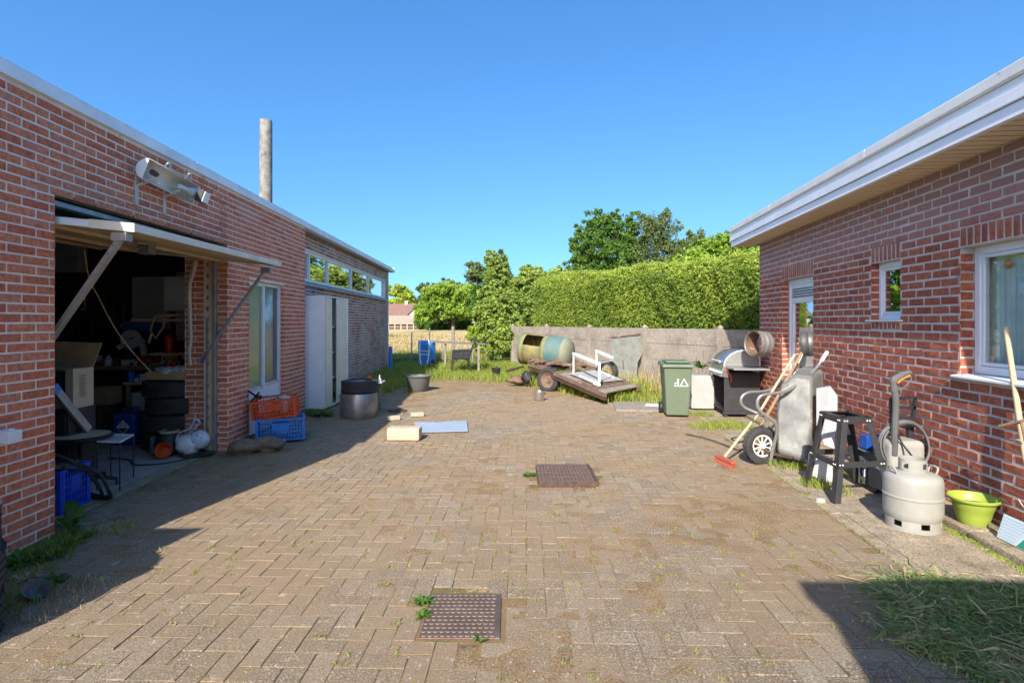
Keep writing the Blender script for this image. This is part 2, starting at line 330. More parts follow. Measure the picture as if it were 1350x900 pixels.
 greypane=mat('dusty_pane', (.13, .17, .165), (.08, .11, .11), sc=2.2, r=.12, bp=.03, bsc=8, spec=.8),
 dirtyplate=mat('stained_white', (.62, .60, .56), (.5, .48, .44), sc=6, r=.6, c3=(.3, .26, .2), sc3=8, thr=.6),
 glass=glassmat('window_glass'), glassd=glassmat('reflecting_glass', tint=(.35, .4, .38), base=.42),
 darkroom=mat('dark_room', (.02, .021, .02), (.015, .015, .015), sc=2, r=.9),
 curtain=mat('net_curtain', (.62, .66, .64), (.52, .56, .55), sc=5, r=.9, bp=.1),
 lampo=mat('orange_ball', (.75, .22, .02), (.7, .2, .02), sc=3, r=.5),
 signgreen=mat('sign_green', (.02, .28, .17), (.018, .25, .15), sc=4, r=.35, bp=0),
 signpale=mat('sign_pale', (.62, .70, .74), (.60, .68, .72), sc=4, r=.35, bp=0),
 signline=mat('sign_wave', (.40, .52, .60), (.40, .52, .60), sc=4, r=.35, bp=0),
 print=mat('print_dark', (.06, .06, .06), (.05, .05, .05), sc=4, r=.6, bp=0),
 wmark=mat('white_marking', (.75, .78, .74), (.7, .73, .7), sc=9, r=.6, bp=0),
 straw=mat('dry_twigs', (.45, .26, .10), (.32, .18, .07), sc=30, r=.8, bp=0),
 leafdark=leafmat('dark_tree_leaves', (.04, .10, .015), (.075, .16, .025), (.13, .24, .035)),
 leafmid=leafmat('fresh_tree_leaves', (.10, .19, .02), (.19, .31, .035), (.29, .42, .05)),
 leafyel=leafmat('yellow_green_leaves', (.16, .24, .025), (.28, .37, .04), (.40, .48, .06)),
 leaffea=leafmat('feathery_olive_leaves', (.06, .10, .03), (.10, .15, .045), (.17, .21, .06)),
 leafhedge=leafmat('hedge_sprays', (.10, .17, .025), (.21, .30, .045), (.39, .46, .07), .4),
 leafshrub=leafmat('shrub_leaves', (.11, .19, .03), (.20, .30, .05), (.34, .42, .09)),
 grass=leafmat('grass_blades', (.10, .16, .02), (.20, .28, .035), (.40, .42, .10)),
 grassdk=leafmat('cut_grass_blades', (.08, .15, .04), (.16, .27, .07), (.32, .38, .14)),
 dry=leafmat('dry_grass_blades', (.30, .22, .09), (.42, .33, .15), (.55, .45, .25), .2),
 weed=leafmat('broad_weed_leaves', (.04, .10, .012), (.07, .16, .02), (.12, .22, .03)),
)
# ------------------------------------------------------------------ paver, dust and ground materials
def paver_material():
    M_, t, N, L, b = newmat('concrete_pavers')
    a = N.new('ShaderNodeAttribute'); a.attribute_name = 'rnd'; a.attribute_type = 'GEOMETRY'
    col = ramp(t, a.outputs['Fac'], [(0, (.185, .145, .10)), (.4, (.215, .17, .12)), (.8, (.25, .20, .145)), (1, (.29, .24, .18))]).outputs[0]
    n = nz(t, 85, 5, .9); col = mix(t, 1, col, ramp(t, n.outputs[0], [(.43, .58), (.5, 1.0), (.57, 1.42)]).outputs[0], 'MULTIPLY')
    n = nz(t, 95, 3, .85); col = mix(t, ramp(t, n.outputs[0], [(.545, .0), (.60, .85)]).outputs[0], col, (.55, .49, .39))
    n = nz(t, .75, 8, .68, .3); col = mix(t, ramp(t, n.outputs[0], [(.36, .0), (.56, .8)]).outputs[0], col, (.30, .215, .13))
    n = nz(t, 14, 5, .75, .4); col = mix(t, ramp(t, n.outputs[0], [(.60, .0), (.66, .65)]).outputs[0], col, (.52, .46, .35))
    n = nz(t, 1.7, 5, .6); col = mix(t, ramp(t, n.outputs[0], [(.57, .0), (.72, .45)]).outputs[0], col, (.14, .12, .10))
    L.new(col, b.inputs['Base Color']); b.inputs['Roughness'].default_value = .95; b.inputs['Specular IOR Level'].default_value = .15
    bump(t, b, nz(t, 70, 8, .85).outputs[0], 1, .010); return M_
def dust_material():
    M_, t, N, L, b = newmat('sandy_dust')
    n = nz(t, 3, 8, .7); col = ramp(t, n.outputs[0], [(.3, (.20, .135, .075)), (.5, (.28, .195, .11)), (.7, (.36, .26, .155))]).outputs[0]
    n = nz(t, 1.9, 7, .7); col = mix(t, ramp(t, n.outputs[0], [(.6, .0), (.72, .7)]).outputs[0], col, (.16, .15, .045))
    n = nz(t, 95, 3, .85); col = mix(t, ramp(t, n.outputs[0], [(.6, .0), (.72, .6)]).outputs[0], col, (.56, .5, .4))
    n = nz(t, 70, 4, .85); col = mix(t, ramp(t, n.outputs[0], [(.34, .7), (.45, 0.0)]).outputs[0], col, (.16, .11, .07))
    n = nz(t, 80, 5, .9); col = mix(t, 1, col, ramp(t, n.outputs[0], [(.43, .62), (.5, 1.0), (.57, 1.36)]).outputs[0], 'MULTIPLY')
    L.new(col, b.inputs['Base Color']); b.inputs['Roughness'].default_value = 1; b.inputs['Specular IOR Level'].default_value = .1
    bump(t, b, nz(t, 60, 8, .85).outputs[0], 1, .012); return M_
def ground_material(name, stops, c, thr, sc=1.5):
    M_, t, N, L, b = newmat(name)
    col = ramp(t, nz(t, sc, 9, .7).outputs[0], stops).outputs[0]
    n = nz(t, .12, 5, .6); col = mix(t, ramp(t, n.outputs[0], [(thr, .0), (thr+.15, .7)]).outputs[0], col, c)
    L.new(col, b.inputs['Base Color']); b.inputs['Roughness'].default_value = 1; b.inputs['Specular IOR Level'].default_value = .1
    bump(t, b, nz(t, 18, 6, .8).outputs[0], .8, .05); return M_
MT['paver'] = paver_material(); MT['dust'] = dust_material()
MT['earth'] = ground_material('earth_and_grass', [(.3, (.07, .08, .025)), (.5, (.12, .13, .04)), (.7, (.2, .17, .08))], (.15, .12, .06), .55)
MT['field'] = ground_material('dry_meadow', [(.3, (.34, .28, .15)), (.5, (.50, .40, .21)), (.7, (.62, .52, .32))], (.22, .21, .08), .55, 2.5)

# ------------------------------------------------------------------ geometry of the two walls
LD = Vector((-.0372, 1, 0)).normalized(); LN = Vector((LD.y, -LD.x, 0))      # left wall: along, outward
def LW(y, off=0, z=0): return Vector((-3.053-.0372*y, y, z)) + LN*off
RD = Vector((.1033, 1, 0)).normalized(); RN = Vector((-RD.y, RD.x, 0))       # right wall
def RW(y, off=0, z=0): return Vector((3.07+.1033*y, y, z)) + RN*off

# chamfered brick in a local frame: x along, y out, z up
def brick_geo(w, h, t, c=.003, j=0.0, rs=None):
    a, b = w/2, h/2
    v = [(-a, 0, -b), (a, 0, -b), (a, 0, b), (-a, 0, b), (-a, t-c, -b), (a, t-c, -b), (a, t-c, b), (-a, t-c, b),
         (-a+c, t, -b+c), (a-c, t, -b+c), (a-c, t, b-c), (-a+c, t, b-c)]
    if j and rs: v = [(x+rs.uniform(-j, j), y+(rs.uniform(-j, j) if y > 0 else 0), z+rs.uniform(-j, j)) for x, y, z in v]
    f = [(0, 1, 5, 4), (1, 2, 6, 5), (2, 3, 7, 6), (3, 0, 4, 7), (4, 5, 9, 8), (5, 6, 10, 9), (6, 7, 11, 10), (7, 4, 8, 11), (8, 9, 10, 11)]
    return v, f
class Bricks:
    """collects bricks; the 300 that show largest become objects, the rest one mesh"""
    def __init__(s, matl, c=.003, j=.0012): s.items = []; s.m = matl; s.c = c; s.j = j; s.cache = {}; s.rs = random.Random(3)
    def add(s, ctr, d, n, w, h, t, hide=False):
        y = ctr.y; sc = -1
        if y > .8 and not hide:
            u = 675+ctr.x/y*FPX; v = HOR-(ctr.z-EYE)/y*FPX
            if -5 < u < 1355 and -5 < v < 905:
                vd = (ctr-Vector((0, 0, EYE))); face = abs(vd.normalized().dot(n)); sc = w*h*face/(vd.length**2)
        s.items.append((sc, ctr, d, n, w, h, t))
    def wall(s, org, d, n, L, z0, z1, hp, lp, holes=(), jt=.011, t=.0045, off=0.0, hide=None):
        k = 0; z = z0
        while z+hp*.6 < z1:
            h = hp-jt; zc = z+jt/2+h/2; st = -lp+(0 if k % 2 else lp/2)+off
            while st < L:
                iv = [(max(st, 0), min(st+lp-jt, L))]
                for (a, b, c, e) in holes:
                    if c < zc < e:
                        nx = []
                        for p, q in iv:
                            if q <= a or p >= b: nx.append((p, q)); continue
                            if p < a: nx.append((p, a))
                            if q > b: nx.append((b, q))
                        iv = nx
                for p, q in iv:
                    if q-p > .03: 
                        hd = False
                        if hide and hide(p, zc): hd = True
                        s.add(org+d*((p+q)/2)+Vector((0, 0, zc)), d, n, q-p, h, t+s.rs.uniform(-.0012, .0012), hd)
                st += lp
            z += hp; k += 1
    def soldiers(s, org, d, n, a, b, z0, z1, pitch, jt=.011, t=.010):
        k = max(1, round((b-a)/pitch)); p = (b-a)/k
        for i in range(k): s.add(org+d*(a+p*(i+.5))+Vector((0, 0, (z0+z1)/2)), d, n, p-jt, z1-z0-jt, t)
    def finish(s, parent, name='brick', limit=300):
        s.items.sort(key=lambda q: -q[0]); one = [q for q in s.items[:limit] if q[0] > 0]; rest = s.items[len(one):]
        pw = WP[parent.name]
        for sc, ctr, d, n, w, h, t in one:
            key = (round(w, 2), round(h, 3), s.rs.randrange(10))
            if key not in s.cache:
                v, f = brick_geo(key[0] if abs(key[0]-w) < .006 else w, h, .0095, s.c, s.j, s.rs)
                me = bpy.data.meshes.new(name); me.from_pydata(v, [], f); me.update()
                a = me.attributes.new('rnd', 'FLOAT', 'FACE'); a.data.foreach_set('value', [(key[2]+s.rs.random())/10]*9); me.materials.append(s.m)
                s.cache[key] = me
            o = bpy.data.objects.new(name, s.cache[key]); COL.objects.link(o); o.parent = parent
            up = d.cross(n); 
            M = Matrix((d, n, up)).transposed().to_4x4(); M.translation = ctr-pw+n*(t-.0095); o.matrix_local = M
        V = []; F = []; R = []
        for sc, ctr, d, n, w, h, t in rest:
            v, f = brick_geo(w, h, t, s.c, s.j, s.rs); b0 = len(V); up = d.cross(n); r = s.rs.random()
            V += [ctr+d*x+n*y+up*z-pw for x, y, z in v]; F += [tuple(b0+i for i in q) for q in f]; R += [r]*9
        if V:
            me = np_mesh('bricks', [tuple(q) for q in V], F, R)
            o = link(name+'work' if name == 'brick' else name+'_field', me, s.m, parent, pw.copy()); o['kind'] = 'stuff'
def shell(mb, org, d, n, L, z0, z1, thick, holes=()):
    S = sorted({0, L, *[q for h in holes for q in h[:2]]}); Z = sorted({z0, z1, *[q for h in holes for q in h[2:]]})
    S = [q for q in S if 0 <= q <= L]; Z = [q for q in Z if z0 <= q <= z1]
    def solid(i, j):
        if i < 0 or j < 0 or i >= len(S)-1 or j >= len(Z)-1: return False
        a = (S[i]+S[i+1])/2; b = (Z[j]+Z[j+1])/2
        return not any(h[0] < a < h[1] and h[2] < b < h[3] for h in holes)
    def pt(s_, z_, o): return org+d*s_+Vector((0, 0, z_))-n*o
    for i in range(len(S)-1):
        for j in range(len(Z)-1):
            if not solid(i, j): continue
            a, b, c, e = S[i], S[i+1], Z[j], Z[j+1]
            mb.poly([pt(a, c, 0), pt(b, c, 0), pt(b, e, 0), pt(a, e, 0)]); mb.poly([pt(b, c, thick), pt(a, c, thick), pt(a, e, thick), pt(b, e, thick)])
            for (di, dj, p1, p2) in ((-1, 0, (a, c), (a, e)), (1, 0, (b, c), (b, e)), (0, -1, (a, c), (b, c)), (0, 1, (a, e), (b, e))):
                if not solid(i+di, j+dj): mb.poly([pt(*p1, 0), pt(*p2, 0), pt(*p2, thick), pt(*p1, thick)])

# ------------------------------------------------------------------ ground
me = np_mesh('ground', [(-900, -60, -.06), (900, -60, -.06), (900, 1600, -.06), (-900, 1600, -.06)], [(0, 1, 2, 3)])
tag(link('ground', me, MT['earth']), kind='structure')
def sheet(name, x0, x1, y0, y1, res, zf, m, xf=None):
    nx = int((x1-x0)/res)+1; ny = int((y1-y0)/res)+1; X = np.linspace(x0, x1, nx); Y = np.linspace(y0, y1, ny); V = []
    for y in Y:
        for x in X: V.append((x, y, zf(x, y)))
    I = np.arange(nx*ny).reshape(ny, nx); F = np.stack([I[:-1, :-1].ravel(), I[:-1, 1:].ravel(), I[1:, 1:].ravel(), I[1:, :-1].ravel()], 1)
    return link(name, np_mesh(name, V, F), m, smooth=2)
def fb(x, y, s, o=0): return noise.fractal(Vector((x*s, y*s, o)), 1.0, 2.0, 4)
f_ = sheet('meadow', -90, 60, 19.5, 125, 1.5, lambda x, y: -.03+.10*fb(x, y, .12)+.0*y, MT['field']); tag(f_, kind='structure')
bed = np_mesh('paving', [(-4.2, .6, -.0032), (3.4, .6, -.0032), (3.9, 15.4, -.0032), (-3.9, 15.4, -.0032)], [(0, 1, 2, 3)])
paving = tag(link('paving', bed, MT['jointsand']), kind='structure')
pv = Bricks(MT['paver'], c=.0015, j=.0016)
ang = math.radians(-1.5); ca, sa = math.cos(ang), math.sin(ang); U = .105; Zv = Vector((0, 0, 1))
rs = random.Random(11)
def edge_y(x): return 14.3+.5*math.sin(x*1.7)+.35*math.sin(x*4.1+1)
for i in range(-60, 60):
    for j in range(-5, 160):
        k = (i-j) % 4
        if k == 0: cx, cy, wx, wy = (i+1)*U, (j+.5)*U, 2*U, U
        elif k == 2: cx, cy, wx, wy = (i+.5)*U, j*U, U, 2*U
        else: continue
        cy += 1.0; x = cx*ca-cy*sa; y = cx*sa+cy*ca
        if y < 1.2 or y > edge_y(x) or x > RW(y).x-1.06 or x < LW(y).x-.17+(.12 if not 3.8 < y < 6.35 else 0): continue
        if -.50 < x < -.02 and 2.56 < y < 3.06: continue
        if .16 < x < .86 and 4.95 < y < 5.68: continue
        if x < LW(y).x+.02 and not 3.8 < y < 6.4: continue
        dz = rs.gauss(0, .0011)+.002*fb(x, y, .9); 
        n = Vector((rs.gauss(0, .0035), rs.gauss(0, .0035), 1)).normalized(); long_x = k == 0
        d = Vector((ca, sa, 0)) if long_x else Vector((-sa, ca, 0)); d = (d-n*d.dot(n)).normalized(); 
        g = .0045+rs.random()*.003
        # frame here: d along, n = up (out of the paving)
        ctr = Vector((x, y, dz-.012))
        sc = 1/(y*y) if abs(x/y) < .95 else -1
        dd = -d if rs.random() < .5 else d
        pv.items.append((sc if y > 2.2 else -1, ctr, dd, n, .21-g, .105-g, .0128))
pv.items.sort(key=lambda q: -q[0])
pv.finish(paving, 'paver')
def dustz(x, y):
    a = fb(x, y, .55, 3)*.0045+fb(x, y, 3.1, 5)*.003+fb(x, y, 9, 8)*.0022
    near = max(0, 1-abs(x-LW(y).x)/1.1)*.004+max(0, (y-9)/6)*.010+max(0, 1-abs(y-6.5)/1.6)*max(0, 1-abs(x-.4)/2)*.004
    a += near*.8-.0020
    if (-.47 < x < -.03 and 2.58 < y < 3.05): a = -.03
    if (.2 < x < .83 and 4.96 < y < 5.67): a = -.02
    if x < LW(y).x-.13: a = -.05
    return a
d_ = sheet('dust', -3.75, 3.1, 1.3, 15.6, .042, dustz, MT['dust'])
mm = d_.data; co = np.empty(len(mm.vertices)*3, dtype=np.float32); mm.vertices.foreach_get('co', co); co = co.reshape(-1, 3)
rx = 3.07+.1033*co[:, 1]-.93; co[:, 0] = np.where(co[:, 0] > rx, rx, co[:, 0]); mm.vertices.foreach_set('co', co.ravel()); mm.update()
tag(d_, kind='structure'); d_.name = 'dirt'
# concrete strip and kerb along the right wall
st = MB()
st.slab([RW(y, o, -.012) for y, o in ((1.2, .30), (10.5, .30), (10.5, .92), (1.2, .92))], (0, 0, 0))
o = bpy.data.objects.new('concrete_strip', None); COL.objects.link(o); WP[o.name] = Vector((0, 0, 0)); strip = tag(o, kind='structure')
y = 1.2; rs = random.Random(5)
while y < 10.3:
    y2 = y+rs.choice([.95, 1.0, 1.0]); m = MB()
    m.hexa([RW(y+.004, .305, -.05), RW(y+.004, .915, -.05), RW(y2-.004, .915, -.05), RW(y2-.004, .305, -.05)],
           [RW(y+.004, .305, .006), RW(y+.004, .915, .004), RW(y2-.004, .915, .004+rs.uniform(-.002, .004)), RW(y2-.004, .305, .006)])
    m.build('slab', MT['concrete'], strip, bev=.006); y = y2
y = 1.2
while y < 10.3:
    y2 = y+1.0; m = MB()
    m.hexa([RW(y+.004, .925, -.05), RW(y+.004, 1.03, -.05), RW(y2-.004, 1.03, -.05), RW(y2-.004, .925, -.05)],
           [RW(y+.004, .925, .008), RW(y+.004, 1.03, .005), RW(y2-.004, 1.03, .005), RW(y2-.004, .925, .008)])
    m.build('edging_stone', MT['concrete'], strip, bev=.008); y = y2
y = .9
while y < 8.6:
    y2 = y+rs.choice([.8, 1.0, .9]); m = MB(); e = rs.uniform(-.008, .008)
    m.hexa([RW(y+.006, .0, -.05), RW(y+.006, .30, -.05), RW(y2-.006, .30, -.05), RW(y2-.006, .0, -.05)],
           [RW(y+.006, .0, .055), RW(y+.006, .295+e, .05), RW(y2-.006, .295-e, .05), RW(y2-.006, .0, .055)])
    m.build('kerb_stone', MT['concrete'], strip, bev=.012); y = y2

# ------------------------------------------------------------------ left building: the workshop
Y0, YS, Y1 = 2.35, 9.01, 16.9; TOPL = 3.04; HPL, LPL = .0634, .2245
wk = thing('workshop', 'long low flat-roofed red brick workshop with an open tilting garage door, on the left', 'building', LW(6, 0))
L1 = (YS-Y0)/LD.y; org = LW(Y0); sL = lambda y: (y-Y0)/LD.y
GA = (sL(3.848), sL(6.37), -.1, 2.41)      # garage opening
WA = (sL(6.93), sL(8.12), -.1, 2.035)    # tall window door
m = MB(); shell(m, org, LD, LN, L1, -.1, TOPL, .27, [GA, WA]); w1 = m.build('wall', MT['mortar'], wk)
m = MB(); RC = -.15; org2 = LW(YS, RC); L2 = (Y1-YS)/LD.y; WS = (sL(9.2)-L1, L2-.28, 2.13, 2.74)
shell(m, org2, LD, LN, L2, -.1, TOPL, .25, [WS]); w2 = m.build('wall', MT['mortar'], wk)
B = Bricks(MT['brickL'])
B.wall(org, LD, LN, L1, -.03, TOPL, HPL, LPL, [GA, WA], jt=0.0135)
B.wall(LW(6.37, 0), -LN, -LD, .24, -.03, 2.41, HPL, LPL, jt=0.0135)             # jamb of the garage opening
B.wall(LW(8.12, 0), -LN, -LD, .11, -.03, 2.03, HPL, LPL, jt=0.0135)
B.finish(w1, 'brick')
B = Bricks(MT['brickF'])
B.wall(org2, LD, LN, L2, -.03, TOPL, HPL, LPL, [WS], jt=0.0135); B.finish(w2, 'brick', 0)
# other walls, floor, ceiling, roof
def wbox(mb, ya, yb, oa, ob, za, zb): mb.hexa([LW(ya, oa, za), LW(yb, oa, za), LW(yb, ob, za), LW(ya, ob, za)], [LW(ya, oa, zb), LW(yb, oa, zb), LW(yb, ob, zb), LW(ya, ob, zb)])
m = MB(); wbox(m, Y0-.25, Y0-.002, -5.6, -.002, -.1, TOPL); wbox(m, Y1+.002, Y1+.25, -5.6, -.152, -.1, TOPL); wbox(m, Y0, Y1, -5.6, -5.35, -.1, TOPL); wbox(m, YS+.3, YS+.45, -5.3, -.42, 0, 2.9)
m.build('rear_wall', MT['plaster'], wk)
m = MB(); wbox(m, Y0, Y1, -5.34, -.29, 2.78, 2.84); m.build('ceiling', MT['plaster'], wk)
m = MB(); wbox(m, Y0+.0, YS+.3, -5.34, -.30, -.1, .014); m.build('concrete_floor', MT['slabfloor'], wk)
m = MB(); wbox(m, 3.87, 6.35, -.298, -.155, -.1, .012); m.build('threshold', MT['concrete'], wk, bev=.004)
m = MB(); wbox(m, Y0-.25, Y1+.25, -5.6, .0, TOPL+.002, TOPL+.03); m.build('roof', MT['zinc'], wk)
# coping in lengths with joints
y = Y0-.25
for y2 in (5.65, YS, 11.6, 14.3, Y1+.2):
    m = MB(); wbox(m, y+.003, y2-.003, -.06, .035, TOPL-.004, TOPL+.085); wbox(m, y+.003, y2-.003, -.10, .030, TOPL+.087, TOPL+.094)
    m.build('coping', MT['alu'], wk, bev=.004); y = y2
m = MB(); wbox(m, Y1+.2, Y1+.23, -.1, .04, TOPL-.02, TOPL+.12); m.build('corner_trim', MT['alu'], wk)
m = MB(); wbox(m, YS+.003, Y1, -.15, -.06, TOPL-.03, TOPL-.004); m.build('coping_batten', MT['greywood'], wk)
# black strip standing in for the shadow gap, and steel head of the garage opening
m = MB(); wbox(m, 3.85, 6.368, -.13, -.05, 2.325, 2.365); m.build('door_head', MT['zinc'], wk, bev=.004)
m = MB(); wbox(m, 3.85, 6.368, -.2, -.16, 2.37, 2.407); m.build('gap_shade_strip', MT['blacksteel'], wk)
# strip window
m = MB(); SY = (9.2, 9.78, 10.9, 12.73, 14.53, 16.6)
wbox(m, 9.2, 16.6, RC-.09, RC-.03, 2.69, 2.74); wbox(m, 9.2, 16.6, RC-.09, RC-.03, 2.20, 2.25)
for k, y in enumerate(SY): wbox(m, y-.022, y+.022, RC-.095, RC-.025, 2.252, 2.688)
sf = m.build('strip_window_frame', MT['white'], wk, bev=.004)
for a, b in zip(SY[:-1], SY[1:]):
    m = MB(); wbox(m, a+.024, b-.024, RC-.065, RC-.060, 2.252, 2.688); m.build('pane', MT['glassd'], sf)
m = MB(); m.hexa([LW(9.14, RC-.05, 2.125), LW(16.66, RC-.05, 2.125), LW(16.66, RC+.07, 2.115), LW(9.14, RC+.07, 2.115)], [LW(9.14, RC-.05, 2.198), LW(16.66, RC-.05, 2.198), LW(16.66, RC+.07, 2.15), LW(9.14, RC+.07, 2.15)])
m.build('window_sill', MT['zinc'], wk, bev=.004)
# tall window door
m = MB()
for a, b in ((6.935, 6.985), (7.50, 7.56), (8.06, 8.115)): wbox(m, a, b, -.115, -.055, .03, 2.03)
wbox(m, 6.987, 7.498, -.11, -.06, 1.975, 2.03); wbox(m, 7.562, 8.058, -.11, -.06, 1.985, 2.03)
wbox(m, 6.987, 7.498, -.105, -.06, .03, .60); wbox(m, 7.562, 8.058, -.105, -.06, .03, .62)
wd = m.build('window_door', MT['white'], wk, bev=.004)
m = MB(); wbox(m, 6.987, 7.498, -.10, -.052, .602, .64); wbox(m, 7.562, 8.058, -.10, -.052, .622, .66); m.build('window_ledge', MT['dirtyplate'], wd)
m = MB(); wbox(m, 6.987, 7.498, -.092, -.085, .642, 1.973); m.build('pane', MT['frost'], wd)['label'] = 'frosted greenish pane, blurred green reflection in its colour'
m = MB(); wbox(m, 7.562, 8.058, -.092, -.085, .662, 1.983); m.build('pane', MT['greypane'], wd)['label'] = 'grey dusty pane'
# jamb rails and timber inside the right jamb
m = MB(); wbox(m, 6.29, 6.345, -.14, -.10, .012, 2.32); m.build('door_track', MT['galv'], wk, bev=.003)
m = MB(); wbox(m, 6.31, 6.35, -.185, -.145, .012, 2.32); m.build('door_track', MT['palewood'], wk)
m = MB(); wbox(m, 6.27, 6.30, -.20, -.19, .012, 1.55); m.build('conduit', MT['galv'], wk)
m = MB(); wbox(m, 6.40, 6.62, -.50, -.275, .012, 2.6); m.build('pier', MT['mortar'], wk)
B = Bricks(MT['brickL']); B.wall(LW(6.40, -.275), -LN, -LD, .22, .0, 2.55, HPL, LPL, jt=0.0135); B.finish(w1, 'brick', 0)
m = MB(); rs = random.Random(9)
m.tube(crv([LW(6.37, -.36, 2.2), LW(6.36, -.39, 2.05), LW(6.35, -.42, 1.9), LW(6.36, -.42, 1.6), LW(6.36, -.41, 1.3), LW(6.35, -.42, 1.15), LW(6.34, -.40, 1.0)], 4), [.03-.0006*i for i in range(25)], 5)
m.build('torn_foam_strip', MT['cream'], wk)
# tilting door: boards, rails and props
gd = MB()
def LD3(x, y): return Vector((x, y, 2.15+(-2.67-x)*.0987))
def dbox(mb, xa, xb, ya, yb, da, db):
    mb.hexa([LD3(x, y)+Vector((0, 0, da)) for x, y in ((xa, ya), (xb, ya), (xb, yb), (xa, yb))], [LD3(x, y)+Vector((0, 0, db)) for x, y in ((xa, ya), (xb, ya), (xb, yb), (xa, yb))])
dbox(gd, -4.88, -2.70, 3.93, 6.36, .022, .045); gdo = gd.build('garage_door', MT['ply'], wk)
x = -2.74; rs = random.Random(2)
while x > -4.85:
    wdt = rs.uniform(.13, .17); m = MB(); dz = rs.uniform(-.003, .002)
    dbox(m, x-wdt+.006, x, 3.96, 6.33, .004+dz, .022); m.build('door_board', MT['ply'] if rs.random() < .7 else MT['palewood'], gdo, bev=.003); x -= wdt
for xa in (-3.35, -4.1, -4.7):
    m = MB(); dbox(m, xa-.035, xa, 3.97, 6.32, -.03, .0); m.build('batten', MT['palewood'], gdo, bev=.003)
m = MB(); dbox(m, -2.712, -2.67, 3.90, 6.38, -.014, .040); m.build('front_rail', MT['cream'], gdo, bev=.004)
m = MB(); dbox(m, -4.9, -2.717, 3.895, 3.935, -.014, .038); m.build('side_rail', MT['alu'], gdo, bev=.004)
m = MB(); dbox(m, -4.9, -2.717, 6.345, 6.383, -.014, .038); m.build('side_rail', MT['cream'], gdo, bev=.004)
m = MB(); dbox(m, -2.99, -2.665, 3.885, 3.892, -.018, .044); m.build('sun_patch_plate', MT['cream'], gdo)  # cream plate paints the patch of sun on the door's near corner
m = MB(); m.bar((-2.76, 3.915, 2.12), (-3.62, 3.99, .97), .055, .028, (0, 1, 0)); m.box(-2.83, -2.72, 3.88, 3.95, 2.07, 2.13)
ar = m.build('door_prop', MT['galv'], gdo, bev=.003)
m = MB()
for k in (.03, .07, .12): m.disc(Vector((-2.76, 3.915, 2.12)).lerp(Vector((-3.62, 3.99, .97)), k)+Vector((0, -.031, 0)), (0, -1, 0), .006, 8)
m.build('bolt_holes', MT['print'], gdo)
m = MB(); m.bar((-2.82, 6.33, 2.11), (-3.58, 6.30, 1.03), .05, .028, (0, 1, 0)); m.box(-2.88, -2.77, 6.30, 6.36, 2.06, 2.12); m.build('door_prop', MT['zinc'], gdo, bev=.003)
m = MB(); m.tube(crv([LD3(-2.9, 4.1)-Vector((0, 0, .03)), LD3(-3.1, 4.5)-Vector((0, 0, .10)), LD3(-3.25, 4.9)-Vector((0, 0, .03))]), .006, 6); m.box(-3.3, -3.2, 4.85, 4.95, 2.10, 2.18); m.build('lock_cable', MT['hose'], gdo)

# chimney pipe
m = MB(); m.lathe([(.102, 2.9), (.102, 4.90), (.098, 4.93), (.086, 4.93), (.086, 4.5)], 28, (-4.20, 9.4, 0)); ch = m.build('chimney_pipe', MT['chimney'], None, smooth=True)
tag(ch, 'tall grey blotchy cement chimney pipe rising above the workshop roof', 'chimney')

# floodlight trough on the wall
fl = thing('floodlight', 'long open white reflector trough floodlight fixed under the workshop coping', 'lamp', LW(4.95, .1, 2.7))
m = MB(); ax = (LW(5.42, .16, 2.74)-LW(4.62, .16, 2.78)); O = LW(4.62, .16, 2.78); Mx = frame(ax, LN+Vector((0, 0, -.35)))
prof = []; n = 12
for k in range(n+1):
    a = PI/2+.15+(PI-.3)*k/n; prof.append(Vector((math.cos(a)*.10, math.sin(a)*.095, 0)))
vs = []; Ln = ax.length
for z_ in (0, Ln): vs += [O+Mx @ (q+Vector((0, 0, z_))) for q in prof]
k = n+1; m.add(vs, [(i, i+1, k+i+1, k+i) for i in range(n)]); ob = m.build('reflector', MT['cream'], fl, smooth=True)
sm = ob.modifiers.new('solid', 'SOLIDIFY'); sm.thickness = .006
for z_ in (0, Ln): m = MB(); m.slab([O+Mx @ (q+Vector((0, 0, z_))) for q in prof], Mx.col[2]*.008); m.build('end_cap', MT['white'], fl)
m = MB(); m.tube([O+Mx @ Vector((-.02, 0, .1)), O+Mx @ Vector((-.02, 0, .16)), O+Mx @ Vector((-.02, 0, .17))], [.025, .025, .018], 10); m.build('socket', MT['rustiron'], fl, smooth=True)
m = MB(); m.tube([O+Mx @ Vector((.0, 0, z_)) for z_ in (Ln-.32, Ln-.2, Ln-.14, Ln-.1, Ln-.06)], [.022, .022, .04, .046, .03], 14); m.build('bulb', MT['dirtyplate'], fl, smooth=True)
m = MB(); Q = O+Mx @ Vector((.07, .0, Ln-.07)); m.box(-.02, .045, -.06, .06, -.055, .06, Mx, Q); lb = m.build('lamp_box', MT['black'], fl, bev=.006)
m = MB(); m.box(.046, .056, -.053, .053, -.048, .052, Mx, Q); m.build('lens', MT['pvc'], fl, bev=.003)
for yy in (4.72, 5.12):
    m = MB(); m.bar(LW(yy, .012, 2.74), LW(yy, .012, 2.50), .035, .012, LD); m.bar(LW(yy, .012, 2.66), LW(yy, .15, 2.72), .03, .01, LD); m.build('bracket', MT['dirtyplate'], fl)
for yy in (4.95, 5.3):
    m = MB(); m.tube(crv([LW(yy, .10, 2.88), LW(yy+.03, .12, 2.93), LW(yy+.07, .12, 2.93), LW(yy+.1, .10, 2.88)]), .008, 6); m.build('hanging_hook', MT['dirtyplate'], fl)

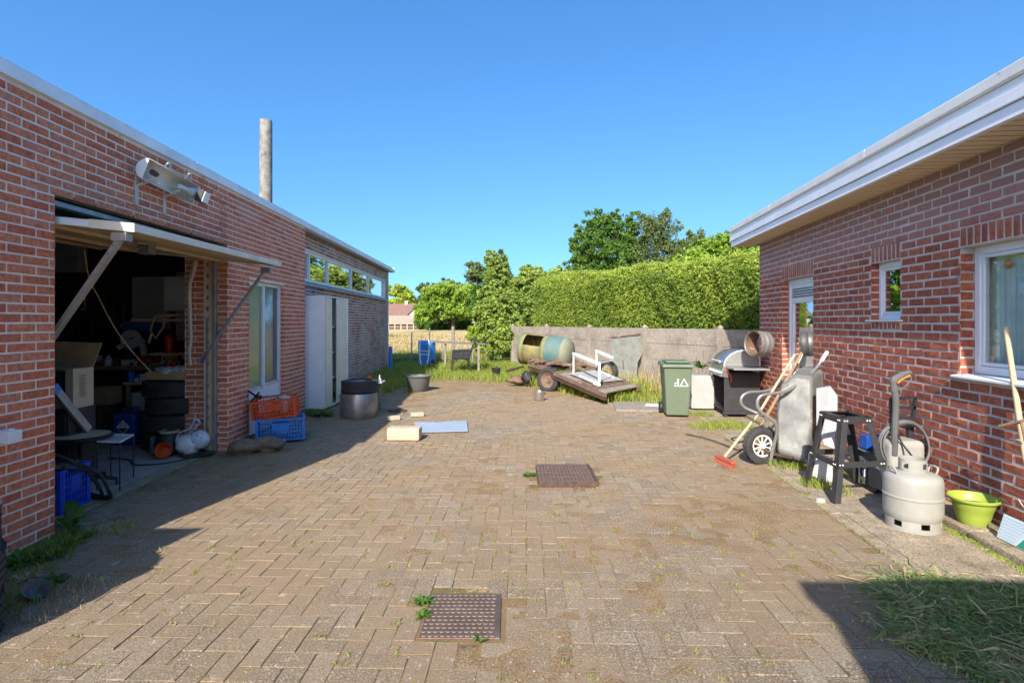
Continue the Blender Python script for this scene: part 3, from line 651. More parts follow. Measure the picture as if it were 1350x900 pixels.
# ------------------------------------------------------------------ right building: the house
TOPR = 2.75; HPR, LPR = .0743, .2165; YA, YB = 1.0, 8.862
hs = thing('house', 'flat-roofed brick house on the right with white fascia, door and two white windows', 'building', RW(5))
orgR = RW(YA); LR = (YB-YA)/RD.y; sR = lambda y: (y-YA)/RD.y
DR = (sR(6.92), sR(7.92), -.1, 2.095); SW = (sR(5.10), sR(5.59), 1.50, 2.085); BW = (sR(2.35), sR(4.32), 1.07, 2.08)
SWh = (SW[0], SW[1], 1.50, 2.085)
m = MB(); shell(m, orgR, RD, RN, LR, -.1, TOPR, .28, [DR, SW, BW]); wr = m.build('wall', MT['mortarR'], hs)
B = Bricks(MT['brickR'], c=.005, j=.003)
SO = [(DR[0]-.0, DR[1], 2.095, 2.30), (SW[0], SW[1], 2.085, 2.26), (BW[0]-.0, BW[1]+.0, 2.08, 2.235), (SW[0], SW[1], 1.42, 1.50)]
B.wall(orgR, RD, RN, LR, -.0, TOPR, HPR, LPR, [DR, SW, BW]+SO, jt=0.0150, t=.004)
for a, b, z0, z1 in SO: B.soldiers(orgR, RD, RN, a, b, z0, z1, HPR if z1-z0 > .1 else .075, jt=0.0165, t=.004)
B.wall(RW(7.92), -RN, -RD, .11, 0, 2.09, HPR, LPR, jt=0.0150); B.wall(RW(5.59), -RN, -RD, .11, 1.50, 2.08, HPR, LPR, jt=0.0150); B.wall(RW(4.32), -RN, -RD, .11, 1.07, 2.07, HPR, LPR, jt=0.0150)
B.finish(wr, 'brick')
def rbox(mb, ya, yb, oa, ob, za, zb): mb.hexa([RW(ya, oa, za), RW(yb, oa, za), RW(yb, ob, za), RW(ya, ob, za)], [RW(ya, oa, zb), RW(yb, oa, zb), RW(yb, ob, zb), RW(ya, ob, zb)])
m = MB(); rbox(m, YB-.28, YB-.003, -6, -.283, -.1, 2.75); rbox(m, YA-6, YB, -6, -5.7, -.1, 2.75); m.box(.56, 9.5, -1.28, -1.0, -.1, 2.86); m.box(.56, .84, -5, -1.282, -.1, 2.86); m.box(RW(-1).x, RW(-1).x+.3, -1, YA-.01, -.1, 2.75)  # includes an unseen wing behind the viewer, added to throw the lower right shade
m.build('side_wall', MT['mortarR'], hs)
m = MB(); rbox(m, YA-1.9, YB+.25, -6, .10, 2.80, 2.95); m.box(.50, 9.5, -5.2, -.95, 2.862, 3.0); m.build('roof', MT['zinc'], hs)
m = MB(); rbox(m, -.9, YB, -5.6, -.30, -.1, .02); m.build('floor', MT['darkroom'], hs)
m = MB(); rbox(m, -.9, YB, -3.2, -3.1, .02, 2.79); m.build('partition', MT['plaster'], hs)
YE = YB+.36
y = -1
for y2 in (1.6, 4.55, 7.3, YE):
    m = MB(); rbox(m, y+.002, y2-.002, .30, .345, 2.752, 2.835); m.build('lower_fascia', MT['fascia'], hs, bev=.003)
    m = MB(); rbox(m, y+.002, y2+.008, .30, .362, 2.842, 2.915); m.build('middle_fascia', MT['white'], hs, bev=.003); y = y2
m = MB(); rbox(m, -1, YE-.01, .28, .330, 2.836, 2.99); m.build('upper_fascia', MT['fascia'], hs)
m = MB(); rbox(m, -1, YE-.002, .30, .338, 2.916, 2.950); m.build('fascia_bead', MT['fascia'], hs)
y = -1
for y2 in (2.6, 5.0, 7.4, YE+.015):
    m = MB(); rbox(m, y+.002, y2-.002, .10, .365, 2.995, 3.075); m.build('coping', MT['coping'], hs, bev=.006); y = y2
m = MB(); rbox(m, YB+.30, YE-.012, -3, .30, 2.76, 2.99); m.build('end_fascia', MT['fascia'], hs)
y = -.9
while y < YE-.1:
    m = MB(); rbox(m, y+.008, y+.092, .0, .298, 2.752, 2.764)
    m.build('soffit_plank', MT['soffit'], hs); y += .10
m = MB(); rbox(m, -.9, YE-.02, -.1, .298, 2.766, 2.79); m.build('soffit_backing', MT['dark'], hs)
# door
m = MB()
for a, b in ((6.925, 6.98), (7.86, 7.915)): rbox(m, a, b, -.14, -.085, .05, 2.09)
rbox(m, 6.982, 7.858, -.14, -.09, 2.02, 2.09)
dr = m.build('door_frame', MT['pvc'], hs, bev=.004)
m = MB(); rbox(m, 6.984, 7.856, -.13, -.098, 1.76, 2.018); rbox(m, 6.984, 7.06, -.13, -.098, .05, 1.758); rbox(m, 7.78, 7.856, -.13, -.098, .05, 1.758); rbox(m, 7.062, 7.778, -.13, -.098, .05, .3)
dl = m.build('door', MT['pvc'], hs, bev=.003)
m = MB()
for k in range(4): rbox(m, 7.02, 7.80, -.096, -.088, 1.84+k*.035, 1.852+k*.035)
m.build('vent_louvre', MT['black'], dl)
m = MB(); rbox(m, 7.062, 7.778, -.122, -.116, .302, 1.758); m.build('glass', MT['glassd'], dl)
# small window
def window(ya, yb, z0, z1, fr, mull=(), sh=0.0):
    D = sh; m = MB(); rbox(m, ya+.005, ya+fr, -.16+D, -.10+D, z0, z1); rbox(m, yb-fr, yb-.005, -.16+D, -.10+D, z0, z1)
    rbox(m, ya+fr+.001, yb-fr-.001, -.16+D, -.10+D, z1-fr, z1); rbox(m, ya+fr+.001, yb-fr-.001, -.16+D, -.10+D, z0, z0+fr)
    ed = [ya+fr]+[q for c in mull for q in (c-.035, c+.035)]+[yb-fr]
    for c in mull: rbox(m, c-.034, c+.034, -.158, -.102, z0+fr+.001, z1-fr-.001)
    w_ = m.build('window', MT['pvc'], hs, bev=.004)
    for a, b in zip(ed[::2], ed[1::2]):
        m = MB(); q = .03
        rbox(m, a+.002, a+q, -.15+D, -.112+D, z0+fr+.002, z1-fr-.002); rbox(m, b-q, b-.002, -.15+D, -.112+D, z0+fr+.002, z1-fr-.002)
        rbox(m, a+q+.001, b-q-.001, -.15+D, -.112+D, z0+fr+.002, z0+fr+q); rbox(m, a+q+.001, b-q-.001, -.15+D, -.112+D, z1-fr-q, z1-fr-.002)
        m.build('sash', MT['pvc'], w_, bev=.003)
        m = MB(); rbox(m, a+q+.002, b-q-.002, -.124+D, -.120+D, z0+fr+q+.002, z1-fr-q-.002); m.build('pane', MT['glass'] if z0 < 1.3 else MT['glassd'], w_)
    return w_
w_ = window(5.10, 5.59, 1.52, 2.083, .05, (), .03)
m = MB(); rbox(m, 5.06, 5.64, -.10, .035, 1.502, 1.518); m.build('window_sill', MT['pvc'], w_, bev=.003)
w_ = window(2.35, 4.32, 1.10, 2.078, .06, (3.80, 3.1))
m = MB(); m.hexa([RW(2.3, -.10, 1.075), RW(4.36, -.10, 1.075), RW(4.36, .05, 1.062), RW(2.3, .05, 1.062)], [RW(2.3, -.10, 1.098), RW(4.36, -.10, 1.098), RW(4.36, .05, 1.08), RW(2.3, .05, 1.08)]); m.build('window_sill', MT['alu'], w_, bev=.003)
# net curtains hanging in folds behind the big window
m = MB(); vs = []; N_ = 220
for i in range(N_+1):
    y = 2.36+1.95*i/N_; o_ = -.190+.009*math.sin(i*.55)+.004*math.sin(i*1.7)
    vs += [RW(y, o_, 1.12), RW(y, o_, 2.07)]
m.add(vs, [(2*i, 2*i+2, 2*i+3, 2*i+1) for i in range(N_)]); m.build('net_curtain', MT['curtain'], hs, smooth=2)
m = MB(); m.sphere(RW(4.085, -.172, 1.93), .034, .006, .034, 18, 12, 0, Matrix.Rotation(-1.46, 3, 'Z')); m.build('hanging_ornament', MT['lampo'], hs, smooth=2)['label'] = 'orange ball hanging behind the pane'
# ------------------------------------------------------------------ leaves, blades, trees
LIGHT = np.array([-.25, -.75, .75])
def leaves(C, size, asp=.55, seed=0, up=.0, jit=.3, lit=0.0):
    g = np.random.default_rng(seed); C = np.asarray(C, dtype=np.float64); n = len(C)
    a = g.normal(size=(n, 3)); a[:, 2] += up; a += LIGHT*lit; a /= np.linalg.norm(a, axis=1)[:, None]
    b = g.normal(size=(n, 3)); b -= a*(a*b).sum(1)[:, None]; b /= np.linalg.norm(b, axis=1)[:, None]; c = np.cross(a, b)
    s = (size*(1+jit*g.normal(size=n)).clip(.4, 1.9))[:, None]
    V = np.stack([C-b*s, C+c*s*asp+a*s*.12, C+b*s, C-c*s*asp+a*s*.12], 1).reshape(-1, 3)
    return V, np.arange(4*n).reshape(n, 4)
def leafobj(name, C, size, m, parent=None, asp=.55, seed=0, up=0, rnd=None):
    V, F = leaves(C, size, asp, seed, up, .3, .9); g = np.random.default_rng(seed+1)
    r = g.random(len(F)) if rnd is None else rnd
    org = Vector((float(V[:, 0].mean()), float(V[:, 1].mean()), float(V[:, 2].min())))
    return link(name, np_mesh(name, V-np.array(org), F, r), m, parent, org)
def blades(C, h, wd, lean=.5, seed=0, dirs=None):
    g = np.random.default_rng(seed); C = np.asarray(C, dtype=np.float64); n = len(C)
    h = (h*(.45+.9*g.random(n)))[:, None]; az = g.random(n)*2*PI; t = g.random(n)*2*PI
    L = np.stack([np.cos(t), np.sin(t), np.zeros(n)], 1)*(lean*g.random(n))[:, None]*h; W = np.stack([np.cos(az), np.sin(az), np.zeros(n)], 1)*wd
    Z = np.array([0, 0, 1.0])*h
    mid = C+Z*.6+L*.35; tip = C+Z*(1-.25*lean)+L
    V = np.stack([C-W, C+W, mid+W*.8, mid-W*.8, mid-W*.8, mid+W*.8, tip+W*.1, tip-W*.1], 1).reshape(-1, 3); F = np.arange(8*n).reshape(2*n, 4)
    return V, F, np.repeat(g.random(n), 2)
def bladeobj(name, C, h, wd, m, parent=None, lean=.5, seed=0):
    V, F, r = blades(C, h, wd, lean, seed); org = Vector((float(V[:, 0].mean()), float(V[:, 1].mean()), float(V[:, 2].min())))
    return link(name, np_mesh(name, V-np.array(org), F, r), m, parent, org)
def tree(name, label, base, th, blobs, n, size, m, seed, trunk_r=.18, rc=.16, flat=.75, group=None, limbs=True, shell_=.55):
    """blobs: (dx, dy, z, rx, ry, rz); leaf clumps fill each, denser at the skin"""
    g = np.random.default_rng(seed); t = thing(name, label, 'tree', (base[0], base[1], 0), group); C = []; ends = []
    tot = sum(b[3]*b[5] for b in blobs)
    full = []
    for (dx, dy, z, rx, ry, rz) in blobs:
        full.append((dx, dy, z, rx*.74, ry*.74, rz*.78))
        for q in range(9):
            d = g.normal(size=3); d /= np.linalg.norm(d); d[1] = -abs(d[1]) if q % 3 else d[1]; s_ = g.uniform(.24, .44)
            full.append((dx+d[0]*rx*.74, dy+d[1]*ry*.7, z+d[2]*rz*.76, rx*s_, ry*s_, rz*s_*.8))
    tot = sum(b[3]*b[5] for b in full)
    for (dx, dy, z, rx, ry, rz) in full:
        k = max(6, int(n/60*rx*rz/tot)); d = g.normal(size=(k, 3)); d /= np.linalg.norm(d, axis=1)[:, None]
        rad = (shell_+(1-shell_)*g.random(k)**.5)*(1+.07*g.normal(size=k)); ctr = d*rad[:, None]*np.array([rx, ry, rz])*.9+np.array([base[0]+dx, base[1]+dy, z])
        per = max(4, int(n*rx*rz/tot/k)); R = (rx+rz)/2*rc*(1+.5*g.random(k))*2
        q = g.normal(size=(k, per, 3)); q /= np.linalg.norm(q, axis=2)[..., None]; q *= g.random((k, per, 1))**.45*1.05; q[..., 2] *= flat
        C.append((ctr[:, None, :]+q*R[:, None, None]).reshape(-1, 3)); ends += [Vector(c) for c in ctr[:: max(1, k//2)]]
    C = np.concatenate(C); C = C[C[:, 2] > .05]
    leafobj('crown', C, size, m, t, .6, seed)
    mb = MB(); b0 = Vector((base[0], base[1], 0)); top = Vector((base[0]+blobs[0][0]*.5, base[1]+blobs[0][1]*.5, blobs[0][2]+blobs[0][5]*.3)); mid = b0+Vector((.1, 0, th))
    mb.tube(crv([b0, b0.lerp(mid, .5)+Vector((g.normal()*.05, 0, 0)), mid, mid.lerp(top, .5)+Vector((g.normal()*.15, 0, 0)), top], 3), [trunk_r*(1-.065*i) for i in range(13)], 8)
    if limbs:
        ends = [ends[i] for i in g.permutation(len(ends))[:18 if trunk_r > .15 else 9]]
        for e in ends:
            s_ = mid.lerp(top, min(.9, max(0, (e.z-th)/(max(.1, top.z-th))*.6))); mb.tube(crv([s_, s_.lerp(e, .5)+Vector((0, 0, -.08*(e-s_).length)), e], 3), [trunk_r*.34*(1-.12*i) for i in range(7)], 5)
    mb.build('trunk', MT['bark'], t, smooth=2); return t

def at(u, y): return ((u-675)/FPX*y, y)
def zz(v, y): return EYE+(HOR-v)/FPX*y
# far trees
tree('broad_tree', 'wide low round green tree with dark shade beneath it, across the dry field', at(597, 95), 3, [(0, 0, 5.0, 5.8, 5, 3.9), (-4.4, -1, 3.6, 2.6, 3, 2.4), (4.0, -2, 3.8, 2.8, 3, 2.6)], 30000, .24, MT['leafmid'], 21, .4)
tree('tall_tree', 'tall open-crowned olive tree rising behind the wide round tree', at(630, 118), 6, [(0, 0, 10.2, 4.0, 4, 4.4), (2.5, 0, 6.5, 3.5, 3, 4)], 4200, .36, MT['leaffea'], 22, .35, rc=.2)
tree('round_tree', 'bright yellow-green tree standing behind the brown-roofed house', at(530, 128), 4, [(0, 0, 6.8, 3.8, 3.5, 3.9)], 3600, .36, MT['leafyel'], 23, .3)
tree('distant_tree', 'blue-green distant tree peeping over left shoulder of the wide tree', at(566, 150), 5, [(0, 0, 8.2, 5, 4, 4.2), (6, 0, 8.6, 5, 4, 5.5)], 3600, .45, MT['leaffea'], 24, .3)
tree('dark_tree', 'dark green tree at the far right end of the field', at(655, 88), 4, [(0, 0, 6.0, 3.6, 3, 5.0)], 3600, .32, MT['leafdark'], 25, .3)
# near shrubs at the end of the yard
tree('wild_shrub', 'tall tangled shrub growing beside the tank at the end of the yard', at(652, 19.2), .8, [(0, 0, 1.4, .72, .7, 1.55), (.1, .3, 2.9, .55, .6, 1.05), (.55, 0, 1.2, .55, .5, 1.3), (-.1, 0, 3.6, .25, .25, .6)], 40000, .05, MT['leafshrub'], 31, .06, rc=.10)
tree('elder_shrub', 'light green bushy shrub between the tangled shrub and the hedge end', at(692, 22.5), 1, [(0, 0, 2.1, .95, .8, 1.6), (.2, .2, 3.1, .7, .6, .75)], 34000, .06, MT['leafshrub'], 32, .07, rc=.10)
tree('yellow_shrub', 'low yellow-green leafy bush at foot of tangled shrub by the field', at(634, 21), .3, [(0, 0, .95, .55, .5, .6)], 4200, .065, MT['leafyel'], 33, .04, rc=.15)
tree('slim_conifer', 'slim blue-green conifer spire poking above the shrubs', at(661, 30), 1, [(0, 0, 3.2, .7, .7, 1.9), (0, 0, 4.8, .32, .3, .8)], 4200, .10, MT['leaffea'], 34, .08, rc=.12)
tree('grey_green_tree', 'grey-green loose tree behind the left end of the hedge', at(735, 33), 2, [(0, 0, 3.2, 1.7, 1.2, 1.7), (-1.6, 0, 3.4, 1.3, 1.2, 1.5), (.9, 0, 3.6, .7, .8, 1.0)], 28000, .09, MT['leafshrub'], 35, .12, rc=.11)
tree('maple_tree', 'large dark green round tree behind the hedge, left of the feathery tree', at(800, 38), 2.5, [(0, 0, 6.2, 2.6, 2.2, 3.2), (-1.4, 0, 4.6, 1.6, 1.5, 2.0), (1.2, 0, 7.6, 1.7, 1.5, 1.8), (1.8, .5, 4.8, 1.8, 1.5, 2.2)], 48000, .085, MT['leafdark'], 36, .25, rc=.10)
tree('feathery_tree', 'open feathery olive tree showing its branches, right of the dark round tree', at(865, 36.5), 2.5, [(0, 0, 5.8, 2.1, 2.0, 3.1), (.2, 0, 7.6, 1.6, 1.4, 1.8), (1.2, 0, 5.4, 1.4, 1.3, 1.8)], 15000, .075, MT['leaffea'], 37, .22, rc=.19)
tree('lime_tree', 'yellow-green tree just left of the house eave behind the hedge', at(945, 33), 2, [(0, 0, 4.8, 2.5, 1.6, 2.3), (1.9, 0, 5.6, 1.7, 1.5, 2.1), (-1.8, 0, 4.0, 1.4, 1.3, 1.7)], 42000, .085, MT['leafmid'], 38, .2, rc=.11)
tree('backing_tree', 'blue-green tree top peeping between the feathery tree and yellow-green tree', at(925, 48), 4, [(0, 0, 7.0, 3.0, 2, 2.9), (4.0, 0, 7.4, 3.0, 2, 2.8)], 6500, .17, MT['leaffea'], 39, .2, rc=.15)
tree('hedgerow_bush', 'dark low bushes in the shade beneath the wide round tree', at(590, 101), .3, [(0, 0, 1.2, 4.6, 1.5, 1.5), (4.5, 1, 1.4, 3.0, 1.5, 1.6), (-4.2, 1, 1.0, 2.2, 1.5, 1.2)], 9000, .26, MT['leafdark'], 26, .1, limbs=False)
tree('field_edge_tree', 'mid green tree filling the gap between the wide tree and the tangled shrub', at(640, 84), 2.5, [(0, 0, 4.2, 3.0, 3, 3.6), (2.5, 0, 3.0, 2.4, 2, 2.8)], 12000, .24, MT['leafdark'], 27, .25)
tree('mirrored_tree', 'tall green tree beyond the workshop, showing as a reflection in the small house window', (-14.5, 44), 2.0, [(0, 0, 3.4, 3.2, 3, 2.9), (-6, 2, 4.2, 4.0, 3, 3.4)], 16000, .2, MT['leafmid'], 28, .25)
tree('mirrored_tree', 'second green tree beyond the workshop, showing as a reflection in the large house window', (-23, 52), 2.5, [(0, 0, 5.5, 5.5, 3, 4.5)], 12000, .22, MT['leafyel'], 29, .25)
tree('backing_tree', 'green tree far behind the dark round tree, mirrored in the end pane of strip window', at(792, 60), 3, [(0, 0, 4.6, 4.8, 3, 3.6)], 11000, .2, MT['leafmid'], 30, .25)
# low far hedge, post fence and houses across the field
rows = []
g = np.random.default_rng(5); n = 5000
C = np.stack([g.uniform(-26, 4, n), 106+g.random(n)*1.2, g.random(n)*1.0+.1+.3*np.sin(g.uniform(-26, 4, n))*0], 1)
tag(leafobj('far_hedge', C, .22, MT['leafmid'], None, .7, 5), 'low clipped green hedge along the far edge of the field', 'hedge')
fen = thing('post_fence', 'pale post fence at the far edge of the dry field', 'fence', (-12, 102, 0))
x = -24.0; k = 0
while x < 1:
    m = MB(); m.box(x-.09, x+.09, 101.94, 102.06, -.1, 1.05+.1*random.random()); m.build('fence_post', MT['stone'], fen); x += 1.15; k += 1
m = MB(); m.box(-24.5, 1, 102.07, 102.10, .55, .63); m.build('fence_rail', MT['stone'], fen)
def house(name, label, x0, x1, y0, y1, ze, zr, wall, roof, ridge_x=True, chim=None, wins=()):
    t = thing(name, label, 'house', ((x0+x1)/2, (y0+y1)/2, 0)); m = MB(); ov = .35
    if ridge_x:
        ym = (y0+y1)/2
        m.slab([(x0, y0, 0), (x0, y1, 0), (x0, y1, ze), (x0, ym, zr), (x0, y0, ze)], (x1-x0, 0, 0)); m.build('wall', MT[wall], t)
        for s_, nm in ((-1, 'roof'), (1, 'roof')):
            m = MB(); ya = ym+s_*((y1-y0)/2+ov); zl = ze-(zr-ze)*ov/((y1-y0)/2); m.slab([(x0-ov, ya, zl+.02), (x1+ov, ya, zl+.02), (x1+ov, ym, zr+.02), (x0-ov, ym, zr+.02)], (0, 0, .18)); rf = m.build(nm, MT[roof], t)
    else:
        xm = (x0+x1)/2
        m.slab([(x0, y0, 0), (x1, y0, 0), (x1, y0, ze), (xm, y0, zr), (x0, y0, ze)], (0, y1-y0, 0)); m.build('wall', MT[wall], t)
        for s_ in (-1, 1):
            m = MB(); xa = xm+s_*((x1-x0)/2+ov); zl = ze-(zr-ze)*ov/((x1-x0)/2); m.slab([(xa, y0-ov, zl+.02), (xa, y1+ov, zl+.02), (xm, y1+ov, zr+.02), (xm, y0-ov, zr+.02)], (0, 0, .18)); rf = m.build('roof', MT[roof], t)
    if chim: m = MB(); m.box(chim-.3, chim+.3, (y0+y1)/2-.3, (y0+y1)/2+.3, zr-.6, zr+.8); m.build('chimney', MT['render'], t)
    for (wx, wz) in wins: m = MB(); m.box(wx-.5, wx+.5, y0-.05, y0-.01, wz-.5, wz+.5); m.build('window', MT['darkroom'], t)
    return t
house('brown_roofed_house', 'cream house with a steep brown tiled roof, beyond the field by workshop corner', -29, -21.6, 118, 126, 2.6, 5.3, 'render', 'roofred', True, -23.4, ((-23.6, 1.4), (-26, 1.4)))
house('grey_roofed_house', 'low pale house with a dark slate roof, half hidden beside the brown-roofed house', -22.0, -17.0, 112, 119, 2.0, 4.6, 'render', 'roofgrey', False, None, ((-19.5, 1.2),))
house('garden_shed', 'long low shed with a pale rounded roof in front of the far houses', -24.5, -17.6, 105.5, 109.5, 1.2, 2.5, 'rustiron', 'thatch', True)
house('cream_cottage', 'small cream gabled cottage beside the pale-roofed shed across the field', -16.8, -13.4, 108, 113, 1.4, 3.0, 'render', 'thatch', False, None, ((-15, .9),))
house('white_house', 'white house wall glimpsed below the wide round tree', -10, 4, 135, 142, 2.2, 4.0, 'white', 'roofgrey', True, None, ((-6, 1.3), (-2, 1.3), (1, 1.3)))

# hedge and concrete panel wall
CW0 = Vector((1.069, 16.87, 0)); CD = Vector((.522, -1, 0)).normalized(); CN = Vector((-CD.y, CD.x, 0)); CN = -CN if CN.y > 0 else CN   # towards the yard
def CWp(s_, off=0, z=0): return CW0+CD*s_+CN*off+Vector((0, 0, z))
cw = thing('concrete_wall', 'low wall of speckled precast concrete panels and posts beneath the hedge', 'wall', CWp(4))
for k in range(-1, 5):
    s_ = k*2.22; m = MB(); m.bar(CWp(s_, .01, -.1), CWp(s_, .01, 1.365), .10, .12, CD); m.lathe([(.075, 1.365), (.07, 1.395), (.0, 1.44)], 4, CWp(s_, .01), None, PI/4, PI/4+2*PI)
    m.build('wall_post', MT['panel'], cw, bev=.006)
    for j, (za, zb) in enumerate(((-.05, .285), (.29, .645), (.65, 1.0), (1.005, 1.345))):
        if k == 4 and j < 0: continue
        m = MB(); m.bar(CWp(s_+.055, 0, (za+zb)/2), CWp(s_+2.165, 0, (za+zb)/2+(.004 if j == 3 else 0)), .045 if abs(CD.x) > 2 else .045, zb-za, CN); m.build('wall_panel', MT['panel'], cw, bev=.006)
hg = thing('conifer_hedge', 'long clipped yellow-green conifer hedge behind the concrete wall', 'hedge', CWp(4, -1))
g = np.random.default_rng(77)
def hedge_pts(n, face):
    s_ = g.uniform(-1.4, 12.5, n); top = 2.86+.04*np.sin(s_*2.1)+.025*np.sin(s_*7)-.014*s_
    if face == 'front': z = g.uniform(.9, 1, n)*0+g.random(n)*top; o = -.42+.06*np.sin(s_*3.3+z*2)+.05*np.sin(s_*9+z*5)+g.normal(size=n)*.05
    elif face == 'top': z = top+g.normal(size=n)*.05+.02; o = -.42-g.random(n)*1.0; s_ = s_
    else: z = g.random(n)*top; o = -.42-g.random(n)*1.0; s_ = -1.45+g.normal(size=n)*.08-.15*np.sin((o+.42)/-1.0*PI)
    e = np.clip((z-(top-.22))/.22, 0, 1); 
    if face == 'front': o = o-.12*e**2
    return np.stack([CW0.x+CD.x*s_+CN.x*o, CW0.y+CD.y*s_+CN.y*o, z], 1)
C = np.concatenate([hedge_pts(95000, 'front'), hedge_pts(30000, 'top'), hedge_pts(9000, 'end')]); C = C[(C[:, 2] > .9)]
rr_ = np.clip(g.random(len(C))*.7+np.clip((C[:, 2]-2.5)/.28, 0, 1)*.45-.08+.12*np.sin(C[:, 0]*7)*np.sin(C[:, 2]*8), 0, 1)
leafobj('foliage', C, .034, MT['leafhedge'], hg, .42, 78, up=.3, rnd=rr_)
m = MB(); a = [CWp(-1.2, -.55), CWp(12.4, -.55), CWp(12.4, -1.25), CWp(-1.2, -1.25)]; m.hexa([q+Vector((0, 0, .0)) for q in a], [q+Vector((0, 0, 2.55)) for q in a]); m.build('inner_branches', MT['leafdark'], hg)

# wire fence and the beam at the end of the yard
wf = thing('wire_fence', 'thin wire fence on dark posts between the yard and the dry field', 'fence', (-1.5, 18.9, 0))
for (u, v0, v1, y, r) in ((597, 430, 472, 19.0, .055), (542.5, 438, 478, 19.2, .022), (609, 452, 474, 19.0, .02), (623, 455, 476, 18.8, .02), (583, 452, 478, 18.9, .015), (566, 432, 480, 19.3, .015)):
    m = MB(); x = (u-675)/FPX*y; m.tube([(x, y, -.05), (x+.01, y, max(.6, zz(v0, y)))], r, 6); m.build('fence_post', MT['greywood'] if r > .03 else MT['zinc'], wf)
m = MB()
for z in (.25, .5, .75, 1.0): m.tube([(-4.2, 19.2, z), (-2, 19.05, z-.02), (0, 18.9, z)], .004, 4)
wr_ = m.build('wire', MT['zinc'], wf); wr_['kind'] = 'stuff'
bm = thing('galvanised_beam', 'long galvanised channel beam lying level on props above the weeds', 'beam', (-1.9, 16.9, 0))
m = MB(); m.bar(P(556, 449.5, 18.2), P(641, 453.5, 16.2), .05, .11, (0, 0, 1)); m.build('channel', MT['galv'], bm)
for u, y in ((587, 17.5), (631, 16.4)):
    m = MB(); x = (u-675)/FPX*y; m.box(x-.03, x+.03, y-.03, y+.03, 0, .80); m.build('prop', MT['greywood'], bm)
m = MB(); p_ = G(517, 492); m.tube([(p_.x-.02, 15.9, -.02), (p_.x-.02, 15.9, .78)], .055, 12); tag(m.build('blue_pipe', MT['blue'], None, smooth=True), 'upright sky-blue pipe by the far corner of the workshop', 'pipe')

# ------------------------------------------------------------------ tyres
def tyre_mb(R=.31, W=.2, r=.19, n=72):
    m = MB(); h = W/2
    pr = [(r, -h*.72), (r+.012, -h*.86), ((r+R)/2, -h*1.0), (R-.022, -h*.90), (R-.004, -h*.74)]
    x = -h*.74
    for k in range(4):
        x2 = -h*.74+(k+1)*h*1.48/4; pr += [(R, x+.004), (R, x2-.010), (R-.007, x2-.008), (R-.007, x2-.002)] if k < 3 else [(R, x+.004), (R-.004, x2)]
        x = x2
    pr += [(R-.022, h*.90), ((r+R)/2, h*1.0), (r+.012, h*.86), (r, h*.72), (r+.006, h*.5), (r+.05, h*.3), (r+.06, 0), (r+.05, -h*.3), (r+.006, -h*.5), (r, -h*.72)]
    m.lathe(pr, n)
    for i in range(n):      # shoulder blocks
        if i % 2: continue
        for s_ in (-1, 1):
            a = 2*PI*i/n; M = Matrix.Rotation(a, 3, 'Z'); m.box(R-.012, R+.002, -.008, .008, s_*h*.62 if s_ < 0 else h*.62-.0, s_*h*.62+s_*h*.26 if s_ > 0 else -h*.62+.0, M) if s_ > 0 else m.box(R-.012, R+.002, -.008, .008, -h*.88, -h*.62, M)
    return m
def tyre(label, c, R=.31, W=.2, r=.19, rx=0, ry=0, rz=0, group=None, cat='tyre', name='tyre'):
    o = tyre_mb(R, W, r).build(name, MT['rubber'], None, smooth=True); bpy.context.view_layer.update()
    o.data.transform(Matrix.Translation((0, 0, -W/2))); o.location = Vector(c); o.rotation_euler = (rx, ry, rz)
    return tag(o, label, cat, group)
z = .015
for k, (R, W, dx, dy, lb) in enumerate(((.335, .20, -.02, .0, 'worn tyre at the bottom of the stack in garage, half hidden by the orange cup'), (.36, .21, .0, .02, 'second tyre up in the garage stack, beside the blue canister'), (.35, .195, .035, .0, 'third tyre up in the garage stack, under the top one'), (.345, .195, -.01, .01, 'top tyre of the garage stack, with cardboard tray of rags on it'))):
    z += W/2; tyre(lb, (-4.03+dx, 6.62+dy, z), R, W, .2, rx=random.uniform(-.02, .02), rz=k, group='tyres stacked in the garage'); z += W/2+.001
for k in range(3):
    tyre(('lowest', 'middle', 'uppermost')[k]+' chunky tyre of stack cut off at the left edge, beside the brick pillar', (-2.715+(.0, .012, -.01)[k], 2.50, .11+.213*k), .30, .21, .17, rz=k*.7, rx=.015*(k-1), group='tyres stacked at the left edge')
# tyre on its steel drum by the locker
m = MB(); c = G(467, 553); c = Vector((c.x, 8.70, 0))
m.lathe([(0, .012), (.275, .012), (.28, 0), (.285, .02), (.283, .375), (.276, .385), (.262, .375), (.258, .05), (0, .05)], 40, c); tag(m.build('steel_drum', MT['drum'], None, smooth=True), 'shiny stainless steel washing drum standing open under the tyre', 'drum')
t = thing('spare_wheel', 'black car wheel lying flat on top of the steel drum', 'wheel', (c.x, c.y, .389))
mb = tyre_mb(.285, .195, .18); mb.v = [(x+c.x+.015, y+c.y, z+.389+.098) for x, y, z in mb.v]; mb.build('tyre', MT['rubber'], t, smooth=True)
m = MB(); m.lathe([(.0, .115), (.05, .12), (.09, .10), (.14, .13), (.175, .15), (.183, .172), (.188, .172), (.186, .15), (.18, .03)], 32, (c.x+.015, c.y, .389)); m.build('rim', MT['galv'], t, smooth=True)

